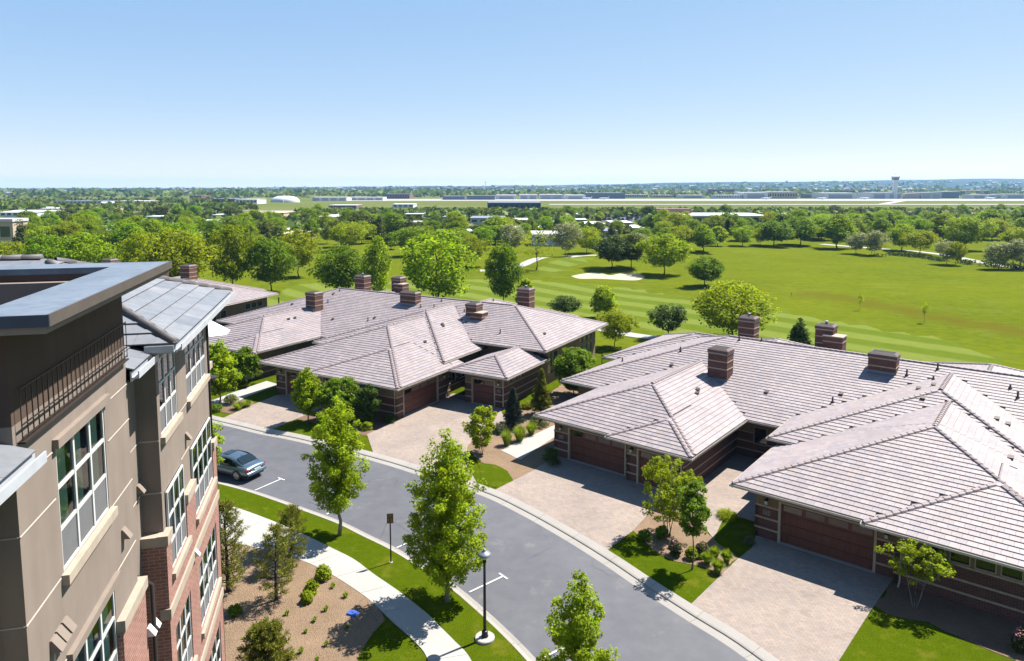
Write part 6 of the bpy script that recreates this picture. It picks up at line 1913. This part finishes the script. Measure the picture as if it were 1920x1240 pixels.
FB = [
    (1101, 1172, 373, 362, 'far_slate', 'far_slate', 'long dark hangar on the airfield left of the brown block', 2, 60),
    (930, 968, 374, 366, 'far_white', 'far_roof', 'pale hangar at the left of the airfield hangar row', 1, 50),
    (974, 1008, 374, 365, 'far_white', 'far_roof', 'second pale hangar of the airfield row', 2, 50),
    (1013, 1056, 374, 365, 'far_grey', 'far_roof', 'third pale hangar of the airfield row', 2, 50),
    (1060, 1098, 374, 366, 'far_white', 'far_roof', 'fourth pale hangar next to the long dark hangar', 1, 50),
    (1336, 1378, 366, 355, 'far_brown', 'far_slate', 'brown office block behind the airfield in the middle', 0, 40),
    (1342, 1391, 373, 366, 'far_white', 'far_roof', 'low white terminal before the brown office block', 0, 30),
    (1394, 1440, 373, 361, 'far_white', 'far_white', 'white hangar with dark door right of the terminal', 1, 50),
    (1442, 1495, 373, 360, 'far_tan', 'far_roof', 'tan and white hangar beside the white hangar', 0, 50),
    (1514, 1540, 372, 364, 'far_slate', 'far_slate', 'small dark hangar left of the white hangar with a door', 0, 30),
    (1544, 1607, 373, 362, 'far_white', 'far_white', 'white hangar with a dark central door left of the tower', 1, 45),
    (1570, 1634, 367, 357, 'far_brown', 'far_brown', 'long brown building behind the hangars left of the tower', 0, 40),
    (1634, 1693, 373, 361, 'far_white', 'far_roof', 'long pale hangar at the foot of the control tower', 2, 45),
    (1696, 1724, 373, 363, 'far_tan', 'far_tan', 'tan hangar right of the control tower', 1, 40),
    (1727, 1765, 373, 361, 'far_grey', 'far_roof', 'grey hangar right of the tan hangar', 2, 40),
    (1768, 1798, 372, 359, 'far_slate', 'far_white', 'white roofed hangar with dark front near the right', 1, 40),
    (1800, 1853, 368, 358, 'far_brown', 'far_tan', 'brown block behind the hangars at the right', 0, 40),
    (1822, 1850, 373, 365, 'far_white', 'far_roof', 'left of the low pale sheds at the right end of the airfield', 1, 25),
    (1853, 1880, 373, 365, 'far_white', 'far_roof', 'middle of the low pale sheds at the right end of the airfield', 1, 25),
    (1883, 1925, 373, 364, 'far_white', 'far_roof', 'right of the low pale sheds at the right end of the airfield', 1, 25),
    (585, 650, 377, 370, 'far_white', 'far_roof', 'long white shed right of the white dome', 4, 30),
    (654, 718, 376, 370, 'far_white', 'far_roof', 'second long white shed right of the white dome', 4, 30),
    (721, 768, 373, 364, 'far_brown', 'far_slate', 'brown and dark office block behind the white sheds', 0, 40),
    (830, 871, 375, 368, 'far_slate', 'far_slate', 'left of the two dark blue hangars', 1, 40),
    (875, 928, 375, 367, 'far_slate', 'far_slate', 'right of the two dark blue hangars', 2, 40),
    (1172, 1215, 371, 365, 'far_grey', 'far_roof', 'grey shed right of the long dark hangar', 0, 30),
    (1225, 1262, 371, 366, 'far_tan', 'far_roof', 'tan shed between the dark hangar and the brown block', 0, 30),
    (1275, 1322, 372, 366, 'far_white', 'far_roof', 'white shed left of the low terminal', 1, 30),
    (0, 70, 408, 397, 'far_white', 'far_white', 'long white warehouse at the left edge', 0, 35),
    (44, 120, 399, 390, 'far_white', 'far_roof', 'pale row of apartments behind the white warehouse', 0, 25),
    (124, 200, 398, 390, 'far_tan', 'far_roof', 'tan row of apartments right of the pale row', 0, 25),
    (100, 190, 383, 377, 'far_white', 'far_slate', 'far white roofed sheds at the left', 0, 30),
    (215, 270, 383, 377, 'far_tan', 'far_roof', 'far tan building at the left', 0, 30),
    (356, 378, 378, 367, 'far_brown', 'far_brown', 'far dark brown tower block at the left', 0, 30),
    (400, 440, 382, 373, 'far_brown', 'far_slate', 'far brown block left of the white dome', 0, 30),
    (442, 482, 383, 374, 'far_white', 'far_roof', 'far white block left of the white dome', 0, 30),
    (-50, 14, 464, 411, 'far_tan', 'far_roof', 'tan office building cut off by the left edge', 0, 7),
    (328, 382, 452, 438, 'far_white', 'far_white', 'flat white roof among the trees left of centre', 0, 22),
    (520, 562, 456, 439, 'far_tan', 'far_tan', 'tan roofed building behind the olive tree', 0, 22),
    (692, 724, 426, 410, 'far_white', 'far_white', 'white flat roofed building among the trees in the middle', 0, 26),
    (830, 868, 420, 407, 'far_grey', 'far_slate', 'grey low building among the trees right of the white roof', 0, 24),
    (884, 944, 421, 409, 'far_grey', 'far_slate', 'long grey low building among the trees below the dark block', 0, 26),
    (914, 1014, 396, 380, 'far_dark', 'far_slate', 'dark office block standing above the trees in the middle', 0, 40),
    (461, 532, 408, 399, 'far_tan', 'far_tan', 'tan low building at the airfield edge left of centre', 0, 24),
    (616, 668, 392, 385, 'far_brown', 'far_grey', 'brown row before the airfield', 0, 24),
    (736, 775, 390, 383, 'far_white', 'far_white', 'white low building before the airfield', 0, 24),
    (412, 464, 426, 415, 'far_white', 'far_roof', 'white house row among the trees at the left', 0, 16),
    (600, 640, 416, 405, 'far_tan', 'far_roof', 'tan house among the trees left of the white roof', 0, 16),
    (1460, 1484, 410, 402, 'far_tan', 'far_roof', 'tan house roof right of the long office building', 0, 14),
    (1722, 1752, 436, 426, 'far_white', 'far_white', 'white house roof among the trees at the right', 0, 12),
    (1784, 1830, 432, 424, 'far_tan', 'far_slate', 'house roof among the trees at the far right', 0, 12),
    (1000, 1060, 462, 440, 'far_grey', 'far_roof', 'grey building behind the half bare tree', 0, 18),
]
for x0, x1, yb, yt, wl, rf, lab, doors, dep in FB:
    far_building(x0, x1, yb, yt, wl, rf, lab, dep, windows=(doors == 0), doors=doors, gable=('house' in lab), name='hangar' if 'hangar' in lab or 'shed' in lab else 'far_building', cat='hangar' if 'hangar' in lab or 'shed' in lab else 'building')
    CLEAR.append((x0 - 8, yb - 5, x1 + 8, yb + 15 if yb > 394 else yb + 3))
# low pale roofs scattered through the wooded belt
_r = random.Random(8); _spots = []
while len(_spots) < 30:
    x_, y_ = _r.uniform(60, 1230), _r.uniform(409, 446)
    if in_poly(x_, y_ + 6, OPEN2) or any(abs(x_ - a) < 42 and abs(y_ - b2) < 9 for a, b2 in _spots) or any(a - 20 < x_ < c2 + 20 and b2 - 6 < y_ < d2 + 6 for a, b2, c2, d2 in CLEAR): continue
    _spots.append((x_, y_))
for x_, y_ in _spots:
    wpx = _r.uniform(16, 42)
    where = min(SPOTS, key=lambda q: abs(q[0] - x_))[1]
    far_building(x_ - wpx / 2, x_ + wpx / 2, y_, y_ - _r.uniform(7, 11) * (y_ - 350) / 75, _r.choice(['far_tan', 'far_white', 'far_grey', 'far_brown']), _r.choice(['far_white', 'far_roof', 'far_white', 'far_slate']),
                 'low building half hidden in the ' + ('front' if y_ > 432 else ('middle' if y_ > 420 else 'back')) + ' woods ' + where, _r.uniform(10, 22), name='low_building', group='low buildings in the wooded belt')
    CLEAR.append((x_ - wpx / 2 - 3, y_ - 3, x_ + wpx / 2 + 3, y_ + 9))
# long glazed office building
p0, p1 = on(1246, 420), on(1436, 420); w = (p1 - p0).length; c = (p0 + p1) / 2
of = thing('office_building', (c.x, c.y, -.2), R(-4), 'long low office building with glazed front and white roof', 'building')
_, hh = tall(1340, 420, 405); s_ = hh / 4.4
mb = MB(); mb.box(-w / 2, 0, 0, w / 2, 34, hh * .96); mb.build('wall', M['far_grey'], of)
mb = MB(); mb.box(-w / 2 - 1.2, -1.5, hh * .96, w / 2 + 1, 35, hh * 1.12); mb.build('roof', M['far_white'], of)
for k in range(16):
    m2 = MB(); a = -w / 2 + w * (k + .06) / 16; m2.box(a, -.15, hh * .12, a + w / 16 * .88, .05, hh * .82); m2.build('window', M['glass_blue'], of)
mb = MB(); mb.box(-w / 2 - 1, 22, hh * 1.12, -w / 2 + w * .34, 33, hh * 1.75); mb.build('penthouse', M['far_brown'], of)
CLEAR.append((1235, 412, 1445, 436))
# parking lot with cars behind the trees
lot = [on(1128, 416), on(1206, 416), on(1206, 403), on(1128, 403)]
mb = MB(); mb.slab([(p.x, p.y) for p in lot], -.1, .16); tag(mb.build('car_park', M['asphalt']), 'car park seen above the trees in the middle', kind='structure')
CLEAR.append((1126, 402, 1208, 428))
cm_b = MB(); cm_b.box(-2.2, -.9, .25, 2.2, .9, .85); cm_c = MB(); cm_c.frustum(-1.5, -.85, 1.1, .85, .85, 1.45, .25)
cmats = [plain('car_white', (0.7, 0.7, 0.7), .3), plain('car_silver', (.4, .42, .44), .3, .5), plain('car_black', (.03, .03, .035), .3), plain('car_red', (.25, .03, .03), .3)]
cbm = [cm_b.mesh('car_body', m_) for m_ in cmats]; ccm = cm_c.mesh('car_cabin', M['glass_dark'])
rr = random.Random(3)
for row in range(4):
    for k in range(9):
        p = lot[3].lerp(lot[2], (k + .5) / 9).lerp(lot[0].lerp(lot[1], (k + .5) / 9), (row + .5) / 4)
        if rr.random() < .18: continue
        cr = thing('parked_car', (p.x + rr.uniform(-.5, .5), p.y, .16), R(90) + rr.uniform(-.05, .05), 'tiny car in the distant car park above the trees', 'car', 'cars in the distant car park')
        obj('body', rr.choice(cbm), cr); obj('cabin', ccm, cr)
# white air dome
p0, p1 = on(508, 379.5), on(562, 379.5); c = (p0 + p1) / 2; rw = (p1 - p0).length / 2
_, dh = tall(535, 379.5, 367.5)
mb = MB(); vs = []; nn_, mm_ = 24, 8
for j in range(mm_ + 1):
    a = math.pi / 2 * j / mm_
    for i in range(nn_): t = 2 * math.pi * i / nn_; vs.append((rw * math.cos(a) ** .7 * math.cos(t) if j < mm_ else 0, rw * .7 * math.cos(a) ** .7 * math.sin(t) if j < mm_ else 0, dh * math.sin(a)))
mb.add(vs, [(j * nn_ + i, j * nn_ + (i + 1) % nn_, (j + 1) * nn_ + (i + 1) % nn_, (j + 1) * nn_ + i) for j in range(mm_) for i in range(nn_)])
dm = thing('air_dome', c, 0, 'white domed sports hall on the airfield edge left of centre', 'dome'); mb.build('shell', M['canvas'], dm, True)
mb = MB(); mb.box(-rw * .12, -rw * .78, 0, rw * .12, -rw * .5, dh * .35); mb.build('entrance', M['far_grey'], dm)
# control tower
b, th_ = tall(1677, 373, 329)
tw_ = thing('control_tower', b, 0, 'pale airport control tower rising above the hangars on the right', 'tower')
r0 = 4.2
mb = MB(); mb.lathe([(r0, 0), (r0 * .9, th_ * .72), (r0 * 1.15, th_ * .80)], 8); mb.build('shaft', M['far_white'], tw_)
mb = MB(); mb.lathe([(r0 * 1.25, th_ * .80), (r0 * 1.5, th_ * .91)], 8); mb.build('cab_glass', M['glass_blue'], tw_)
mb = MB(); mb.lathe([(r0 * 1.55, th_ * .91), (r0 * 1.5, th_ * .96), (r0 * .4, th_ * .99)], 8); mb.build('cab_roof', M['far_white'], tw_)
mb = MB(); mb.tube([(0, 0, th_ * .98), (0, 0, th_ * 1.1)], .25, 5); mb.build('antenna', M['far_grey'], tw_)
# radio mast
b, th_ = tall(910.5, 372, 341)
ms = thing('radio_mast', b, 0, 'thin radio mast standing on the skyline in the middle', 'mast')
mb = MB(); mb.tube([(0, 0, 0), (0, 0, th_)], [.55, .25], 6); mb.build('pole', M['far_grey'], ms)
mb = MB(); mb.lathe([(.3, th_ * .93), (1.1, th_ * .95), (1.1, th_), (.3, th_ * 1.02)], 8); mb.build('antenna_head', M['far_grey'], ms)
# flagpole in the trees at left
b, th_ = tall(277, 450, 407)
fp_ = thing('flagpole', b, 0, 'thin pale pole rising from the trees at the left', 'pole'); mb = MB(); mb.tube([(0, 0, -.2), (0, 0, th_)], [.14, .06], 6); mb.build('pole', M['far_white'], fp_)
# apron, taxiways
M['apron'] = plain('airfield_concrete', (0.40, 0.37, 0.33), 0.9, var=.06, scale=.01)
def world_sheet(name, pts, z, mat, label):
    mb = MB(); mb.poly([(x, y, z) for x, y in pts]); return tag(mb.build(name, mat), label, kind='structure')
yrow = lambda py: on(960, py).y
def band(name, x0, x1, ya, yb, label, z):
    pa, pb, pc, pd = on(x0, ya), on(x1, ya), on(x1, yb), on(x0, yb)
    return world_sheet(name, [(pa.x, pa.y), (pb.x, pb.y), (pc.x, pc.y), (pd.x, pd.y)], z, M['apron'], label)
band('apron', 590, 2100, 377.2, 373.4, 'pale concrete apron along the hangars', .22)
band('runway', 1030, 2100, 384.4, 383.0, 'pale taxiway stripe across the airfield grass', .22)
world_sheet('taxiway', [tuple(on(1645, 382.9).xy), tuple(on(1668, 382.9).xy), tuple(on(1700, 377.2).xy), tuple(on(1680, 377.2).xy)], .23, M['apron'], 'short diagonal taxiway joining the apron')
band('far_road', 330, 620, 396.5, 395.3, 'pale dirt road across the airfield grass at the left', .22)
# parked aircraft on the apron
def plane(px, py, L, label):
    b = on(px, py); r = thing('aircraft', (b.x, b.y, .2), R(170), label, 'aircraft', 'aircraft on the apron')
    mb = MB(); mb.tube([(-L / 2, 0, 2.4), (-L * .35, 0, 1.9), (L * .3, 0, 1.8), (L / 2, 0, 1.6)], [.25, 1.0, 1.1, .2], 8); mb.build('fuselage', M['far_white'], r, True)
    mb = MB(); mb.add([(-1.5, 0, 1.5), (1.5, 0, 1.5), (-1.5, L * .5, 1.8), (-2.8, L * .5, 1.8)], [(0, 1, 2, 3)]); mb.add([(-1.5, 0, 1.5), (-2.8, -L * .5, 1.8), (-1.5, -L * .5, 1.8), (1.5, 0, 1.5)], [(0, 1, 2, 3)]); mb.build('wing', M['far_white'], r)
    mb = MB(); mb.add([(-L * .5, 0, 2.2), (-L * .33, 0, 2.2), (-L * .48, 0, 5.2), (-L * .55, 0, 5.2)], [(0, 1, 2, 3)]); mb.build('tail_fin', M['far_white'], r)
    for y in (0, 1.6, -1.6):
        mb = MB(); mb.tube([(L * .3 if y == 0 else -1, y, 1.3), (L * .3 if y == 0 else -1, y, 0)], .2, 5); mb.build('landing_gear', M['black'], r)
for px, lab in [(1100, 'small white aircraft before the long dark hangar'), (1132, 'small white aircraft near the middle of the apron'), (1436, 'small white aircraft before the tan hangar'), (1541, 'white aircraft with tail before the white hangar with a door'), (1620, 'small white aircraft left of the control tower'), (1856, 'small white aircraft before the low pale sheds')]:
    plane(px, 374.6, 16, lab)
plant_belt()

# distant tree lines and suburbs: one mass each
def distant_trees():
    rng = np.random.default_rng(77); P, S, T = [], [], []
    def put(px, py, n=12, h=5.5, w=4.0):
        b = at(px, py, 0.0)
        z0 = hill_z(b.x, b.y)
        col = np.array([1, 1, 1]) * rng.uniform(.6, 1.25) * np.array([rng.uniform(.8, 1.2), 1, rng.uniform(.8, 1.2)])
        for _ in range(n):
            d = rng.normal(size=3); d /= np.linalg.norm(d)
            P.append((b.x + d[0] * w * .6, b.y + d[1] * w * .6, z0 + h * .5 + d[2] * h * .45)); S.append(w * .38); T.append(col * rng.uniform(.75, 1.2))
    for _ in range(300): put(rng.uniform(-20, 480), rng.choice([379, 380, 381, 392, 395, 399]) + rng.normal() * .9, 12, 6, 6)
    for _ in range(420): put(rng.uniform(560, 1940), 404 + rng.exponential(2.5), 12, 5, 6)
    for _ in range(520):
        x_, y_ = rng.uniform(-20, 1940), rng.uniform(404, 446)
        if in_poly(x_, y_ + 4, OPEN) or any(a < x_ < c_ and b_ < y_ < d_ for a, b_, c_, d_ in CLEAR): continue
        put(x_, y_, 20, 3.6, 5.5)
    for _ in range(330): put(rng.uniform(-20, 1940), 371 - abs(rng.normal()) * 2.0, 8, 9, 11)
    for _ in range(1300): put(rng.uniform(-40, 1960), 357 + rng.uniform(0, 1) ** 1.4 * 11, 5, 9, 22)
    P = np.array(P); S = np.array(S); nr = rng.normal(size=P.shape) + [0, -.5, .8]; nr /= np.linalg.norm(nr, axis=1, keepdims=True)
    v, f = quads(P, nr, S, S * .8, rng)
    tag(obj('distant_trees', np_mesh('distant_trees', v, f, M['needle_far'], np.clip(np.array(T), 0, 2) * 1.3)), 'distant tree lines around the airfield and suburbs', 'trees', kind='stuff')
SKY = [(-400, 357), (0, 355), (240, 353.5), (480, 352), (720, 350), (960, 348), (1130, 346), (1300, 342), (1440, 340), (1600, 338), (1780, 336), (1920, 335.5), (2300, 337)]
D_R = 5200.0
def hill_z(x, y):
    if y < 1900: return 0.0
    px = 960 + F_PX * x / y
    ysk = float(np.interp(px, [p[0] for p in SKY], [p[1] for p in SKY]))
    top = CAM_H + (HOR_Y - ysk) / F_PX * D_R
    top = max(top, 1.5)
    t = smooth(1900, D_R, y)
    return top * t * (0.92 + .08 * math.sin(x * .0021 + y * .0013) * math.sin(x * .0007)) + 3.0 * t * math.sin(x * .011 + 2) * math.sin(y * .004)
def make_hills():
    xs = np.linspace(-5200, 5600, 150); ys = np.concatenate([np.linspace(1900, 5400, 44), [5900, 6600]])
    vs = []
    for y in ys:
        for x in xs: vs.append((x, y, hill_z(x, min(y, 5400)) - (0.3 if y < 1950 else 0) - (0 if y <= 5400 else (y - 5400) * .02)))
    nx, ny = len(xs), len(ys); idx = np.arange(nx * ny).reshape(ny, nx)
    f = np.stack([idx[:-1, :-1], idx[:-1, 1:], idx[1:, 1:], idx[1:, :-1]], -1).reshape(-1, 4)
    n = NT('wooded_suburb_hills'); v = n.coord()
    a = n.noise(n.mapping(v, (.02, .006, .02)), 1.0, 5, .7); vor = n.n('ShaderNodeTexVoronoi'); n.l(n.mapping(v, (.035, .011, .03)), vor.inputs['Vector']); vor.inputs['Scale'].default_value = 1.0
    col = n.ramp(a, [(0.3, (0.022, 0.045, 0.035)), (0.5, (0.035, 0.065, 0.045)), (0.68, (0.065, 0.09, 0.055)), (0.8, (0.12, 0.13, 0.08))])
    sp = n.math('MULTIPLY', n.math('LESS_THAN', vor.outputs['Distance'], .18), n.math('GREATER_THAN', n.noise(n.mapping(v, (.004, .0015, .004)), 1.0, 3), .47))
    col = n.mix(n.math('MULTIPLY', sp, .55), col, (0.42, 0.38, 0.34))
    n.color(col); mt = n.set(.95, 0, .1)
    tag(obj('hills', np_mesh('hills', np.array(vs), f, mt, smooth=True)), 'low wooded hills with suburbs along the horizon', kind='structure')
make_hills()
distant_trees()
def suburb():
    rng = np.random.default_rng(5); mb = MB()
    cols = [(.50, .47, .43), (.36, .31, .27), (.28, .21, .19), (.52, .52, .52), (.4, .38, .36)]
    for _ in range(560):
        px = rng.uniform(-30, 1950); py = 356.5 + rng.uniform(0, 1) ** 1.2 * 10
        b = at(px, py); z = hill_z(b.x, b.y); w = rng.uniform(3, 6.5) * (1 + b.y / 6000); d = 9; h = rng.uniform(4.5, 7) * (1 + b.y / 6000)
        c = cols[rng.integers(5)]
        mb.box(b.x - w, b.y, z - 2, b.x + w, b.y + d, z + h * .6, c)
        rc = tuple(np.array(c) * rng.uniform(.6, 1.0))
        mb.add([(b.x - w - .5, b.y - .5, z + h * .6), (b.x + w + .5, b.y - .5, z + h * .6), (b.x + w + .5, b.y + d + .5, z + h * .6), (b.x - w - .5, b.y + d + .5, z + h * .6), (b.x - w - .5, b.y + d / 2, z + h), (b.x + w + .5, b.y + d / 2, z + h)], [(0, 1, 5, 4), (2, 3, 4, 5), (0, 4, 3), (1, 2, 5)], rc)
    n = NT('far_house_paint'); n.color(n.attr()); mt = n.set(.8, 0, .2)
    tag(mb.build('distant_houses', mt), 'distant suburb of small houses on the hills', 'houses', kind='stuff')
suburb()

# ---- the air
hz = MB(); hz.box(-9200, -180, -4, 9200, 9600, 112)
n = NT('haze_air'); n.t.nodes.remove(n.b)
pv = n.n('ShaderNodeVolumePrincipled'); pv.inputs['Color'].default_value = (0.30, 0.58, 1.0, 1); pv.inputs['Density'].default_value = 0.000075; pv.inputs['Anisotropy'].default_value = 0.2
n.l(pv.outputs[0], n.out.inputs['Volume'])
tag(hz.build('haze', n.m), 'thin summer haze over the plain', kind='stuff')
